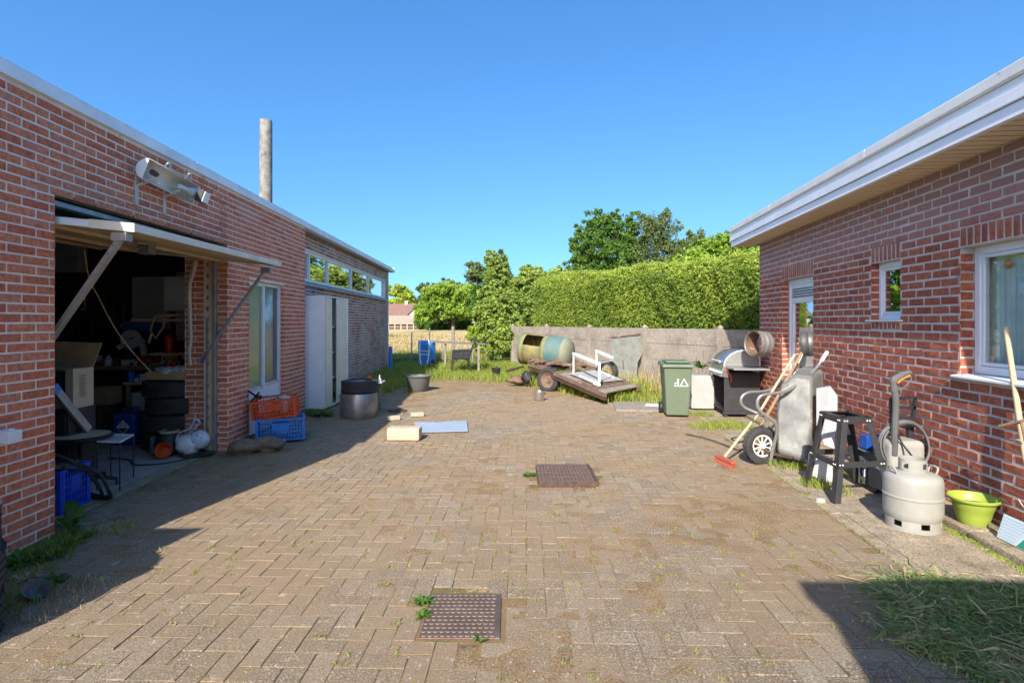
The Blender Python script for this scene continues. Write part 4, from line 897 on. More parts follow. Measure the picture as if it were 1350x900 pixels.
# ------------------------------------------------------------------ locker
lk = thing('steel_locker', 'tall dented grey steel locker with its doors ajar, against the workshop', 'locker', (-3.3, 9.8, 0))
xa, xb, ya, yb, zt = -3.545, -3.12, 9.28, 10.42, 1.92
m = MB(); m.box(xa, xb-.03, ya, ya+.012, .03, zt); m.build('side_panel', MT['lgrey'], lk, bev=.004)
m = MB(); m.box(xa, xb-.03, yb-.012, yb, .03, zt); m.build('side_panel', MT['lgrey'], lk)
m = MB(); m.box(xa, xb-.02, ya-.004, yb+.004, zt, zt+.02); m.box(xa, xb-.03, ya+.013, yb-.013, .03, .06); m.box(xa, xa+.012, ya+.013, yb-.013, .061, zt-.002)
for z in (.5, .95, 1.4): m.box(xa+.013, xb-.06, ya+.013, yb-.013, z, z+.015)
m.build('carcass', MT['lgrey'], lk)
m = MB(); m.hexa([(xb-.025, ya, .05), (xb-.005, ya, .05), (xb-.001, ya+.30, .05), (xb-.021, ya+.30, .05)], [(xb-.025, ya, zt-.01), (xb-.005, ya, zt-.01), (xb+.006, ya+.25, zt-.01), (xb-.014, ya+.25, zt-.01)]); m.build('door', MT['door_yellow'], lk, bev=.003)
m = MB(); m.box(xb-.025, xb-.003, ya+.56, yb-.01, .05, zt-.01); dd = m.build('door', MT['door_yellow'], lk, bev=.003)
m = MB(); m.box(xb-.002, xb+.02, ya+.64, ya+.67, .95, 1.07); m.build('handle', MT['alu'], dd, bev=.003)
m = MB(); m.box(xb-.02, xb+.01, yb-.008, yb+.03, .03, zt+.01); m.build('edge_trim', MT['white'], lk)
m = MB(); m.box(xa+.28, xa+.34, ya-.0035, ya-.0015, 1.0, 1.2, None); 
# the pale scratch of tape low on the side
m = MB(); q = [(xa+.33, ya-.003, .62), (xa+.36, ya-.003, .62), (xa+.41, ya-.003, .88), (xa+.39, ya-.003, .86)]; m.poly(q); m.poly([(xa+.29, ya-.003, .58), (xa+.43, ya-.003, .575), (xa+.43, ya-.003, .60), (xa+.29, ya-.003, .61)]); m.build('tape_scrap', MT['white'], lk)
# shelf board with pots behind the drum
bd = thing('potting_board', 'small pale board carrying pots and odds beside the tyre', 'board', (-2.43, 9.35, .0))
m = MB(); m.box(-2.75, -2.18, 9.2, 9.5, .47, .49); m.build('board', MT['dirtyplate'], bd)
for x in (-2.7, -2.25): m = MB(); m.box(x, x+.04, 9.3, 9.34, 0, .468); m.build('leg', MT['greywood'], bd)
m = MB(); m.lathe([(0, .492), (.03, .492), (.04, .58), (.034, .58), (.028, .5)], 14, (-2.42, 9.35, 0)); tag(m.build('clay_pot', MT['orange'], None, smooth=True), 'tiny terracotta pot on the pale board', 'pot')
m = MB(); m.lathe([(0, .492), (.035, .492), (.03, .53), (.012, .56), (.010, .60), (0, .60)], 12, (-2.24, 9.32, 0)); tag(m.build('clear_bottle', MT['dirtyplate'], None, smooth=True), 'small pale bottle standing on the end of the pale board', 'bottle')

# ------------------------------------------------------------------ crates by the window door
def crate(label, mname, W, D, H, rot, loc, tilt=(0, 0), nx=9, nzr=5, mid_solid=True):
    t = thing('crate', label, 'crate'); mm_ = MT[mname]; th = .012
    def side(ax, w, off, sgn):
        m = MB()
        def b(a0, a1, z0, z1, pr=0):
            lo, hi = (off-th/2-pr, off+th/2+pr)
            if ax == 'x': m.box(a0, a1, lo, hi, z0, z1)
            else: m.box(lo, hi, a0, a1, z0, z1)
        b(-w/2, w/2, H-.022, H, .006); b(-w/2, w/2, 0, .02, .003); b(-w/2, -w/2+.03, .021, H-.023, .004); b(w/2-.03, w/2, .021, H-.023, .004)
        n_ = int((w-.06)/.03); 
        for k in range(1, n_): 
            x = -w/2+.03+(w-.06)*k/n_; b(x-.005, x+.005, .0205, H-.0225)
        for j in range(1, nzr): 
            z = .02+(H-.045)*j/nzr; b(-w/2+.031, w/2-.031, z-.005, z+.005, -.002)
        if mid_solid: b(-w*.17, w*.17, H*.45, H*.8, .001)
        return m
    sd = [('x', W, -D/2+th/2, 1), ('x', W, D/2-th/2, 1), ('y', D-2*th-.004, -W/2+th/2, 1), ('y', D-2*th-.004, W/2-th/2, 1)]
    for a in sd: o = side(*a).build('side_panel', mm_, t, bev=0)
    m = MB(); m.box(-W/2+.014, W/2-.014, -D/2+.014, D/2-.014, .002, .012); m.build('bottom', mm_, t)
    place(t, loc, rot, *tilt); return t
crate('sky-blue plastic crate on the ground under the orange one, by the window door', 'blue', .56, .38, .27, math.radians(22), (-2.93, 6.98, .03), (0, 0))
crate('orange-red plastic crate full of odds, tilted on top of the sky-blue crate', 'orange', .52, .36, .23, math.radians(14), (-3.0, 7.02, .31), (math.radians(4), math.radians(-5)))
cc = (-3.0, 6.98, .40); rs = random.Random(4)
for nm, lb, mt_, a in (('bottle', 'dirty clear plastic bottle standing in the orange crate', 'greypane', (.12, .0, .045)), ('bottle', 'white bottle standing in the orange crate', 'dirtyplate', (.19, .06, .05))):
    m = MB(); m.lathe([(0, 0), (a[2], 0), (a[2], .14), (.015, .19), (.015, .22), (0, .22)], 12, (cc[0]+a[0]-.1, cc[1]+a[1], .35)); tag(m.build(nm, MT[mt_], None, smooth=True), lb, 'bottle')
m = MB(); m.bar((-3.25, 6.83, .50), (-3.12, 6.80, .63), .022, .022); m.bar((-3.27, 6.83, .64), (-3.13, 6.80, .56), .025, .02); m.sphere((-3.12, 6.80, .57), .04, .03, .03, 8, 6); tag(m.build('hand_drill', MT['black'], None), 'black hand tool sticking out of the orange crate', 'tool')
m = MB(); m.sphere((-2.92, 7.05, .53), .09, .07, .03, 10, 6, .4); tag(m.build('rag', MT['cloth'], None, smooth=2), 'grey rag lying in the orange crate', 'rag')
# sack, lid and rubbish
m = MB(); M_ = Matrix.Rotation(.25, 3, 'Z')
m.sphere((-3.05, 6.28, .07), .17, .12, .085, 22, 14, .5, M_); m.sphere((-2.80, 6.40, .075), .15, .11, .085, 22, 14, .5, M_); m.tube(crv([(-3.18, 6.24, .09), (-3.0, 6.3, .08), (-2.85, 6.38, .09), (-2.68, 6.44, .05)]), [.05, .07, .08, .09, .09, .085, .08, .07, .07, .075, .08, .085, .09, .09, .085, .08, .07, .06, .03][:19], 12)
tag(m.build('sack', MT['burlap'], None, smooth=2), 'dirty limp sack slumped on the ground in front of the blue crate', 'sack')
m = MB(); m.lathe([(0, .03), (.055, .03), (.062, .02), (.064, .005), (.0, .004)], 20, G(371, 573)+Vector((0, 0, .005))); tag(m.build('round_tray', MT['signpale'], None, smooth=True), 'pale blue round plastic lid on the ground by the sack', 'lid')

# ------------------------------------------------------------------ inside the garage
jc = thing('canister', 'blue plastic canister with a white corrosive-hazard diamond, on the garage floor', 'canister', (-4.66, 6.72, .014))
m = MB(); m.box(-.135, .135, -.12, .12, .014, .40); m.v = [(x-4.66, y+6.72, z) for x, y, z in m.v]; m.build('body', MT['dblue'], jc, bev=.035, seg=4)
m = MB(); m.tube([(-4.74, 6.72, .405), (-4.74, 6.72, .44), (-4.56, 6.72, .45), (-4.56, 6.72, .405)], .018, 8); m.build('handle', MT['dblue'], jc, smooth=True)
m = MB(); m.lathe([(0, .40), (.03, .40), (.03, .43), (0, .43)], 14, (-4.60, 6.64, 0)); m.build('cap', MT['black'], jc, smooth=True)
fc = Vector((-4.66, 6.598, .24)); fx = Vector((1, 0, 0)); fz = Vector((0, 0, 1)); fo = Vector((0, -.0015, 0))
def fq(pts, k): return [fc+fx*a+fz*b+fo*k for a, b in pts]
m = MB(); m.poly(fq([(0, -.085), (.085, 0), (0, .085), (-.085, 0)], 1)); m.build('hazard_label', MT['wmark'], jc)
m = MB(); m.poly(fq([(-.062, -.012), (0, -.074), (.062, -.012)], 2)); m.poly(fq([(-.045, .012), (-.01, .012), (-.01, .02), (-.045, .02)], 2)); m.poly(fq([(.01, .012), (.045, .012), (.045, .02), (.01, .02)], 2)); m.poly(fq([(-.035, .045), (-.012, .03), (-.008, .036), (-.03, .052)], 2)); m.poly(fq([(.012, .052), (.035, .042), (.035, .035), (.012, .045)], 2)); m.build('hazard_print', MT['print'], jc)
# cardboard tray with rags on the tyre stack
ty = thing('cardboard_tray', 'shallow cardboard tray lying on the tyre stack', 'box', (-4.03, 6.5, .83))
m = MB(); 
for a in ((-.22, .22, -.14, .14, 0, .006), (-.22, .22, -.14, -.134, .007, .09), (-.22, .22, .134, .14, .007, .09), (-.22, -.214, -.133, .133, .007, .09), (.214, .22, -.133, .133, .007, .09)): m.box(*a)
m.v = [(x-4.0, y+6.48, z+.832) for x, y, z in m.v]; m.build('tray', MT['card'], ty)
m = MB()
for k in range(7): m.sphere((-4.1+.05*k+random.uniform(-.02, .02), 6.43+random.uniform(-.05, .05), .92+random.uniform(0, .04)), .07, .06, .045, 12, 8, .9)
tag(m.build('rags', MT['cloth'], None, smooth=2), 'heap of grubby checked rags in the cardboard tray', 'rags')
m = MB(); m.sphere((-4.05, 6.60, 1.0), .05, .04, .03, 10, 6, .5); tag(m.build('red_rag', MT['red'], None, smooth=2), 'scrap of red cloth behind the heap of rags', 'rag')
# workshop vacuum, orange cup, patterned helmet bag
vc = thing('shop_vacuum', 'small dark workshop vacuum with a tan ring on top, by the tyre stack', 'vacuum', (-3.87, 6.22, .014))
m = MB(); m.lathe([(0, .014), (.12, .014), (.15, .05), (.15, .15), (.12, .22), (.10, .25), (0, .25)], 24, (-3.87, 6.22, 0)); m.build('body', MT['black'], vc, smooth=True)
m = MB(); m.lathe([(.085, .252), (.10, .252), (.104, .264), (.10, .276), (.085, .276)], 26, (-3.87, 6.22, 0)); m.build('ring', MT['palewood'], vc, smooth=True)
m = MB(); m.lathe([(0, .251), (.084, .251), (.084, .262), (0, .268)], 20, (-3.87, 6.22, 0)); m.build('filter', MT['burlap'], vc)
m = MB(); m.box(-4.03, -3.985, 6.12, 6.22, .03, .22); m.build('side_tank', MT['greypane'], vc, bev=.01)
m = MB(); Mq = Matrix.Rotation(math.radians(68), 3, 'X') @ Matrix.Rotation(.3, 3, 'Y'); m.lathe([(0, -.05), (.05, -.05), (.075, .02), (.085, .07), (.08, .07), (.07, .02), (.045, -.04), (0, -.04)], 22, (-3.80, 6.03, .085), Mq); tag(m.build('orange_bowl', MT['orange'], None, smooth=True), 'bright orange plastic scoop lying in front of the vacuum', 'scoop')
hb = thing('helmet_bag', 'white bag with strap holding a blue-and-white patterned helmet, beside the vacuum', 'bag', (-3.6, 6.2, .014))
m = MB(); m.sphere((-3.62, 6.17, .13), .13, .12, .12, 20, 14, .25); m.build('bag', MT['white'], hb, smooth=2)
m = MB(); m.sphere((-3.53, 6.20, .17), .12, .12, .11, 20, 14, .1); m.build('helmet', MT['helmet'], hb, smooth=2)
m = MB(); m.tube(crv([(-3.72, 6.10, .16), (-3.70, 6.12, .26), (-3.60, 6.15, .31), (-3.56, 6.18, .40), (-3.52, 6.2, .37), (-3.58, 6.2, .30), (-3.68, 6.2, .22)]), .013, 8); m.build('strap', MT['cloth'], hb, smooth=True)
m = MB(); m.lathe([(0, .015), (.17, .015), (.18, .03), (0, .04)], 24, (-3.53, 6.17, 0)); tag(m.build('rubber_mat', MT['black'], None, smooth=True), 'round black rubber pan beneath the helmet bag', 'pan')
# appliance carton on a dark cabinet
cb = thing('dark_cabinet', 'dark low cabinet inside garage under the open carton', 'cabinet', (-4.15, 5.1, .014))
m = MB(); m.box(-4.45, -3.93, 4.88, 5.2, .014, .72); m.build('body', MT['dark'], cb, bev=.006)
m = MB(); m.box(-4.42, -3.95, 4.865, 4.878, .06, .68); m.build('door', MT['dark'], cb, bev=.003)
bx = thing('open_carton', 'open cardboard carton with pale printed side holding a black appliance', 'box', (-4.1, 5.05, .725))
X0, X1, YA_, YB_, ZA, ZB = -4.42, -3.905, 4.90, 5.14, .725, 1.08
m = MB(); m.box(X0, X1, YA_, YB_, ZA, ZA+.01); m.box(X0, X0+.008, YA_, YB_, ZA, ZB); m.box(X0+.008, X1, YB_-.008, YB_, ZA+.01, ZB); m.box(X1-.07, X1, YA_, YA_+.008, ZA+.01, ZB); m.box(X1-.008, X1, YA_+.008, YB_-.008, ZA+.01, ZB); m.box(X0+.008, X1-.072, YA_, YA_+.008, ZA+.01, ZA+.10); m.build('carton', MT['beige'], bx)
m = MB(); m.hexa([(X0, YB_-.006, ZB), (X1, YB_-.006, ZB), (X1, YB_, ZB), (X0, YB_, ZB)], [(X0, YB_+.05, ZB+.24), (X1+.04, YB_+.05, ZB+.22), (X1+.04, YB_+.056, ZB+.22), (X0, YB_+.056, ZB+.24)]); m.build('flap', MT['card'], bx)
m = MB(); m.box(X0+.02, X1-.08, YA_+.02, YB_-.03, ZA+.012, ZB-.03); m.build('appliance', MT['black'], bx, bev=.01)
m = MB()
for k in range(11): m.box(X1+.0005, X1+.002, YA_+.07, YA_+.15-random.uniform(0, .02)+(.02 if k == 0 else 0), ZB-.07-k*.019, ZB-.063-k*.019)
m.build('printed_lines', MT['print'], bx)
# leaning channel, stool, metal grille
ch_ = thing('leaning_channel', 'silver metal channel with blue tape on its end, leaning in the garage', 'metal bar', (-3.7, 4.8, .4))
a_, b_ = P(72, 512, 4.75), P(117, 567, 5.05); m = MB(); m.bar(a_.lerp(b_, .09), b_, .075, .03, (0, 1, 0)); m.build('channel', MT['galv'], ch_, bev=.003)
m = MB(); m.bar(a_-(b_-a_)*.05, a_.lerp(b_, .088), .078, .033, (0, 1, 0)); m.build('tape', MT['blue'], ch_)
sc_ = thing('swivel_stool', 'black swivel stool with a worn round seat just inside the garage', 'stool', (-3.86, 4.95, .014)); c = Vector((-3.87, 4.95, 0))
m = MB(); m.lathe([(0, .44), (.20, .44), (.235, .455), (.24, .475), (.22, .487)], 32, c); m.build('seat', MT['black'], sc_, smooth=True)
m = MB(); m.lathe([(0, .4895), (.19, .489), (.22, .487)], 32, c); m.build('seat_top', MT['palewood'], sc_, smooth=True)
m = MB(); m.tube([c+Vector((0, 0, .1)), c+Vector((0, 0, .439))], [.03, .035], 12); m.build('column', MT['black'], sc_, smooth=True)
for k in range(5):
    a = 2*PI*k/5+.3; m = MB(); d = Vector((math.cos(a), math.sin(a), 0)); m.tube([c+Vector((0, 0, .11)), c+d*.14+Vector((0, 0, .10)), c+d*.27+Vector((0, 0, .07)), c+d*.275+Vector((0, 0, .016))], [.025, .02, .016, .014], 8); m.build('leg', MT['black'], sc_, smooth=True)
gr = thing('metal_grille', 'white metal grille resting level beside the stool seat', 'grille', (-3.6, 5.0, .45)); m = MB()
ga, gb, gc, gd_ = P(128, 582, 4.85), P(158, 583, 4.85), P(176, 573, 5.25), P(146, 572, 5.25)
for a, b in ((ga, gb), (gb, gc), (gc, gd_), (gd_, ga)): m.tube([a, b], .007, 6)
for k in range(1, 7): m.tube([ga.lerp(gd_, k/7), gb.lerp(gc, k/7)], .004, 5)
m.build('grid', MT['white'], gr)
for q in (gb, gc, ga, gd_): m = MB(); m.tube([q, Vector((q.x, q.y, .015))], .006, 5); m.build('leg', MT['black'], gr)
crate('royal-blue crate of dry twigs behind the brick pillar at garage entrance', 'rblue', .50, .34, .33, .1, (-3.735, 4.38, .016), (0, 0))
C = np.array([[-3.735+random.uniform(-.22, .22), 4.38+random.uniform(-.14, .14), .30] for _ in range(260)]); V, F, r = blades(C, .10, .003, 2.2, 4)
me = np_mesh('twigs', V, F, r); o = link('twigs', me, MT['straw']); tag(o, 'bundle of dry brown twigs filling the royal-blue crate', 'twigs')
hs_ = MB()
for k, (a, b, h) in enumerate(((.0, .0, .52), (.05, .03, .46), (.1, -.02, .40))): hs_.tube(crv([(-3.72+a, 4.3+b, .34), (-3.60+a, 4.32+b, h-.06), (-3.42+a, 4.42+b, .30), (-3.36+a*.8, 4.50+b, .12), (-3.46+a, 4.6+b, .03), (-3.75, 4.75+b, .03)], 6), .013, 7)
tag(hs_.build('black_hose', MT['black'], None, smooth=True), 'loops of black hose spilling over the royal-blue crate', 'hose')
m = MB(); m.tube(crv([(-4.4, 6.0, .02), (-4.1, 5.9, .02), (-3.9, 5.7, .022), (-3.65, 5.75, .02), (-3.52, 5.95, .02), (-3.45, 6.05, .02)], 6), .008, 6); tag(m.build('floor_cable', MT['black'], None), 'thin black cable lying across the garage floor', 'cable')
m = MB(); m.tube(crv([P(111, 330, 5.6), P(118, 368, 5.7), P(130, 392, 5.8), P(143, 418, 5.9), P(160, 445, 6.0), P(180, 470, 6.1), P(199, 490, 6.25)], 5), .006, 6); tag(m.build('cord', MT['palewood'], None), 'thin tan cord hanging diagonally across the garage opening', 'cord')
# workbench along the back with clutter
wb = thing('workbench', 'long dark cluttered workbench at the back of the garage', 'workbench', (-5.6, 7.9, .014))
m = MB(); m.box(-7.4, -4.3, 7.5, 8.3, .84, .90); m.build('bench_top', MT['wood'], wb, bev=.004)
for x in (-7.35, -6.3, -5.3, -4.4): m = MB(); m.box(x, x+.08, 7.55, 7.63, .014, .839); m.build('leg', MT['rustiron'], wb)
m = MB(); m.box(-6.25, -5.75, 7.6, 8.2, .014, .8); dc = m.build('drawer_unit', MT['rustiron'], wb)
for k in range(4): m = MB(); m.box(-6.23, -5.77, 7.585, 7.598, .05+k*.185, .215+k*.185); m.build('drawer', MT['red'] if k % 2 else MT['rustiron'], dc)
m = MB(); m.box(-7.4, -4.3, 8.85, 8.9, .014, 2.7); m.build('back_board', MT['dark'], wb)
sh = thing('wall_shelf', 'narrow wall shelves on brackets left of the garage jamb', 'shelf', (-4.3, 7.1, 1.1))
m = MB(); m.box(-4.62, -3.95, 7.0, 7.25, 1.075, 1.10); m.build('lower_board', MT['palewood'], sh)
m = MB(); m.box(-4.85, -4.0, 7.0, 7.25, 1.50, 1.54); m.build('upper_board', MT['palewood'], sh)
m = MB(); m.bar((-4.0, 7.1, .82), (-4.15, 7.1, 1.07), .03, .02); m.box(-4.05, -3.97, 6.98, 7.0, 1.46, 1.58); m.build('bracket', MT['palewood'], sh)
bl = thing('wall_boiler', 'big grey wall cabinet hanging above the shelves in the garage', 'cabinet', (-4.3, 7.4, 1.6))
m = MB(); m.box(-4.62, -3.92, 7.3, 7.6, 1.64, 2.10); m.build('body', MT['lgrey'], bl, bev=.01)
m = MB(); m.box(-4.45, -3.95, 7.27, 7.298, 1.66, 1.72); m.build('tray', MT['white'], bl, bev=.004)
bs = thing('bow_saw', 'wooden bow saw lying on the upper garage shelf, handle hanging over', 'saw', P(215, 430, 6.95))
m = MB(); m.tube([P(204, 418, 6.95), P(198, 435, 6.95), P(205, 446, 6.95), P(216, 430, 6.95), P(217, 420, 6.95)], .014, 8); m.build('handle', MT['palewood'], bs)
m = MB(); m.bar(P(205, 417, 6.96), P(268, 413, 6.96), .02, .035); m.build('back', MT['palewood'], bs)
m = MB(); m.bar(P(200, 440, 6.94), P(196, 452, 6.94), .02, .02); m.build('tip', MT['alu'], bs)
fe = thing('fire_extinguisher', 'small red fire extinguisher standing on the lower garage shelf', 'fire extinguisher', (-4.40, 7.1, 1.1))
m = MB(); m.lathe([(0, 1.101), (.052, 1.101), (.055, 1.12), (.055, 1.29), (.03, 1.33), (.018, 1.34), (0, 1.34)], 18, (-4.42, 7.1, 0)); m.build('body', MT['red'], fe, smooth=True)
m = MB(); m.box(-4.45, -4.37, 7.08, 7.12, 1.345, 1.375); m.tube(crv([(-4.38, 7.1, 1.36), (-4.33, 7.1, 1.32), (-4.35, 7.1, 1.2)]), .009, 6); m.build('valve', MT['black'], fe)
m = MB(); m.sphere((-4.12, 7.1, 1.135), .035, .035, .035, 12, 8); tag(m.build('metal_ball', MT['dirtyplate'], None, smooth=2), 'small pale round knob on the lower garage shelf', 'knob')
ms = thing('mitre_saw', 'mitre saw with a pale round blade guard on the workbench', 'saw', (-5.2, 7.7, .9)); c = P(174, 447, 7.6)
m = MB(); Mx = frame((.2, -1, 0)); m.lathe([(.03, 0), (.13, 0), (.135, .02), (.13, .04), (.03, .04)], 24, c, Mx); m.build('blade_guard', MT['dirtyplate'], ms, smooth=True)
m = MB(); m.box(c.x-.15, c.x+.2, 7.6, 7.95, .901, .97); m.bar((c.x+.05, 7.8, .97), (c.x+.03, 7.75, c.z), .06, .06); m.bar((c.x, 7.7, c.z), (c.x-.2, 7.6, c.z-.12), .05, .05); m.build('base', MT['lgrey'], ms, bev=.004)
m = MB(); m.box(-5.65, -5.2, 7.95, 8.2, 1.36, 1.50); m.box(-5.6, -5.55, 8.0, 8.1, .901, 1.36); tag(m.build('blue_tool', MT['blue'], None, bev=.02), 'blue bench machine standing behind the mitre saw', 'machine')
m = MB(); m.box(-5.9, -5.35, 8.55, 8.6, 1.45, 2.2); tag(m.build('pale_board', MT['lgrey'], None), 'pale grey board leaning on the back wall of the garage', 'board')
m = MB(); m.lathe([(0, .901), (.09, .901), (.10, .95), (.09, 1.05), (.04, 1.09), (.03, 1.11), (0, 1.11)], 16, (-4.72, 7.62, 0)); tag(m.build('yellow_can', MT['yellow'], None, smooth=True), 'yellow round can on the workbench under the shelf', 'can')
m = MB(); m.sphere((-5.05, 7.66, .96), .17, .1, .07, 14, 8, .6); tag(m.build('dark_red_cloth', MT['red'], None, smooth=2), 'dark red cloth bundle on the workbench left of the yellow can', 'cloth')
m = MB(); m.lathe([(0, .901), (.045, .901), (.045, 1.0), (.02, 1.03), (.02, 1.06), (0, 1.06)], 14, (-4.52, 7.6, 0)); tag(m.build('grey_bottle', MT['lgrey'], None, smooth=True), 'grey bottle on the workbench right of the yellow can', 'bottle')
rs = random.Random(12)
for k in range(26):
    x = rs.uniform(-7.0, -4.4); y = rs.uniform(7.55, 7.8); hgt = rs.uniform(.04, .16); r_ = rs.uniform(.02, .06)
    if -5.4 < x < -4.45 and y > 7.55 and k % 2: continue
    m = MB(); mt_ = rs.choice(['lgrey', 'dark', 'rustiron', 'alu', 'dblue', 'dirtyplate', 'grey'])
    if rs.random() < .5: m.lathe([(0, .901), (r_, .901), (r_, .901+hgt), (r_*.6, .91+hgt), (0, .91+hgt)], 12, (x, y, 0)); o = m.build('tin', MT[mt_], None, smooth=True); tag(o, 'small dull tin among the clutter on the garage workbench', 'tin', 'tins on the garage workbench')
    else: m.box(-r_*1.6, r_*1.6, -r_, r_, 0, hgt*.6, Matrix.Rotation(rs.uniform(0, 3), 3, 'Z'), (x, y, .901)); o = m.build('tool_box', MT[mt_], None, bev=.004); tag(o, 'small dull box of tools among the clutter on the garage workbench', 'tool box', 'tool boxes on the garage workbench')
for k in range(12):
    x = rs.uniform(-4.8, -4.2); y = rs.uniform(6.95, 7.35); m = MB(); r_ = rs.uniform(.025, .05); z0 = .0
    m.box(-r_*1.5, r_*1.5, -r_, r_, 0, rs.uniform(.08, .3), Matrix.Rotation(rs.uniform(0, 3), 3, 'Z'), (x, y, .014)); tag(m.build('offcut', MT[rs.choice(['wood', 'rustiron', 'dark', 'card'])], None), 'dark offcut block on the garage floor behind the tyres', 'offcut', 'offcuts behind the tyre stack')
m = MB(); m.hexa([(-5.4, 8.84, 1.2), (-4.7, 8.84, 1.2), (-4.7, 8.845, 1.2), (-5.4, 8.845, 1.2)], [(-5.4, 8.84, 2.3), (-4.7, 8.84, 2.3), (-4.7, 8.845, 2.3), (-5.4, 8.845, 2.3)])
tag(m.build('wall_sheet', MT['lgrey'], None), 'large dull grey sheet fixed to the back wall of the garage', 'sheet')
m = MB(); m.box(-6.6, -5.2, 6.6, 6.75, 2.1, 2.45); tag(m.build('ceiling_duct', MT['zinc'], None, bev=.01), 'grey box hanging under the ceiling at the back of the garage', 'duct')
# ------------------------------------------------------------------ things in the middle of the yard
def manhole(label, x0, x1, y0, y1, z0, z1, nx, ny, rustm):
    t = thing('manhole_cover', label, 'manhole cover', ((x0+x1)/2, (y0+y1)/2, 0)); m = MB(); m.box(x0, x1, y0, y1, z0, z1); m.build('plate', MT[rustm], t, bev=.003)
    m = MB()
    for i in range(nx):
        for j in range(ny):
            cx = x0+(x1-x0)*(i+.5)/nx+(0 if j % 2 else .25*(x1-x0)/nx); cy = y0+(y1-y0)*(j+.5)/ny; r_ = (x1-x0)/nx*.52
            if cx+r_ > x1: continue
            pts = []
            for k in range(5):
                a = PI*(1.15+.7*k/4); pts.append((cx+math.cos(a)*r_*.85, cy+math.sin(a)*r_*.75+r_*.35))
            w0 = .0042
            vs = []; 
            for k, (px, py) in enumerate(pts):
                q = w0*(.35 if k in (0, 4) else 1); vs += [(px, py-q, z1+.0004), (px, py, z1+.0032), (px, py+q, z1+.0004)]
            m.add(vs, [(3*k+a, 3*k+3+a, 3*k+4+a, 3*k+1+a) for k in range(4) for a in (0, 1)])
    o = m.build('raised_ribs', MT['wornrib'], t); o['kind'] = 'stuff'
    return t
manhole('brown ribbed checker-plate manhole cover nearest the camera, flush with the pavers', -.443, -.057, 2.605, 3.03, -.02, .006, 13, 12, 'plate')
t = manhole('raised square iron manhole cover farther off, standing proud of the pavers', .24, .79, 5.0, 5.64, -.02, .045, 16, 14, 'rustiron')
m = MB(); m.slab([G(545, 558), G(553, 571.5), G(617, 570), G(615, 556), G(590, 557), (-1.05, 8.12, 0)], (0, 0, .006)); m.v = [(x, y, z+.016) for x, y, z in m.v]; tag(m.build('flat_sheet', MT['tin'], None), 'flat blue-grey metal sheet lying on the pavers', 'sheet')
m = MB(); m.box(-.205, .205, -.1, .1, 0, .155, Matrix.Rotation(-.03, 3, 'Z'), (-1.365, 7.0, .008)); tag(m.build('building_block', MT['block'], None, bev=.018, seg=3), 'pale rounded concrete block lying alone on the pavers', 'block')
for (u, v, rz, lb) in ((518, 554, .5, 'loose brick lying nearer the workshop, left of the other loose brick'), (550, 549, .35, 'loose brick lying right of the other, behind the metal sheet')):
    m = MB(); g_ = G(u, v); m.box(-.10, .10, -.05, .05, 0, .06, Matrix.Rotation(rz, 3, 'Z'), g_+Vector((0, 0, .008))); tag(m.build('loose_brick', MT['block'], None, bev=.006), lb, 'brick')
m = MB(); g_ = G(524, 542); m.sphere(g_+Vector((0, 0, .0)), .16, .2, .035, 20, 8, .7); tag(m.build('dark_mound', MT['soil'], None, smooth=2), 'small low dark mound on the pavers behind the loose bricks', 'soil')  # low dark mound standing for a dark patch on the pavers
g_ = G(711, 529); pan = thing('saucepan', 'small stainless steel pan standing alone on the pavers', 'pan', g_)
m = MB(); m.lathe([(0, .008), (.095, .008), (.10, .02), (.103, .17), (.108, .175), (.10, .178), (.096, .17), (.092, .02), (0, .018)], 28, (g_.x, g_.y+.1, 0)); m.build('pot', MT['steel'], pan, smooth=True)
m = MB(); m.box(g_.x+.102, g_.x+.135, g_.y+.07, g_.y+.13, .13, .14); m.build('handle', MT['black'], pan)
# mortar tub
g_ = G(549, 517); c = Vector((g_.x-.0, g_.y+.24, 0)); tb = thing('mortar_tub', 'big round dark grey mortar tub at the edge of the grass', 'tub', c)
m = MB(); m.lathe([(0, .01), (.20, .01), (.21, .02), (.262, .31), (.285, .315), (.287, .335), (.262, .335), (.252, .31), (.20, .03), (0, .03)], 36, c); m.build('tub', MT['grey'], tb, smooth=True)
m = MB(); m.disc(c+Vector((0, 0, .30)), (0, 0, 1), .245, 30); m.build('contents', MT['concrete'], tb)
for s_ in (-1, 1): m = MB(); m.tube(crv([c+Vector((s_*.27, -.07, .33)), c+Vector((s_*.33, 0, .34)), c+Vector((s_*.27, .07, .33))]), .012, 6); m.build('grip', MT['grey'], tb, smooth=True)
g_ = G(654, 497); m = MB(); m.lathe([(0, .005), (.085, .005), (.12, .22), (.13, .22), (.132, .24), (.118, .24), (.08, .02), (0, .02)], 20, (g_.x, g_.y+.1, 0)); tag(m.build('flower_pot', MT['black'], None, smooth=True), 'small black plant pot in the grass near the tangled shrub', 'pot')
g_ = G(47, 787); m = MB(); Mx = frame((.5, -.35, .8)); m.lathe([(0, -.02), (.03, -.02), (.058, .02), (.062, .022), (.055, .015), (.028, -.012), (0, -.012)], 22, g_+Vector((0, .0, .035)), Mx); tag(m.build('grey_bowl', MT['grey'], None, smooth=True), 'small grey plastic bowl tipped over in the weeds by the tyres', 'bowl')
# white bracket at the pillar edge
m = MB(); m.bar(LW(3.40, .09, .81), LW(3.46, .02, .80), .03, .06, LD); m.box(-3.17, -3.06, 3.35, 3.44, .755, .83); tag(m.build('white_bracket', MT['white'], None, bev=.004), 'white plastic block fixed low on brick pillar at the left edge', 'bracket')
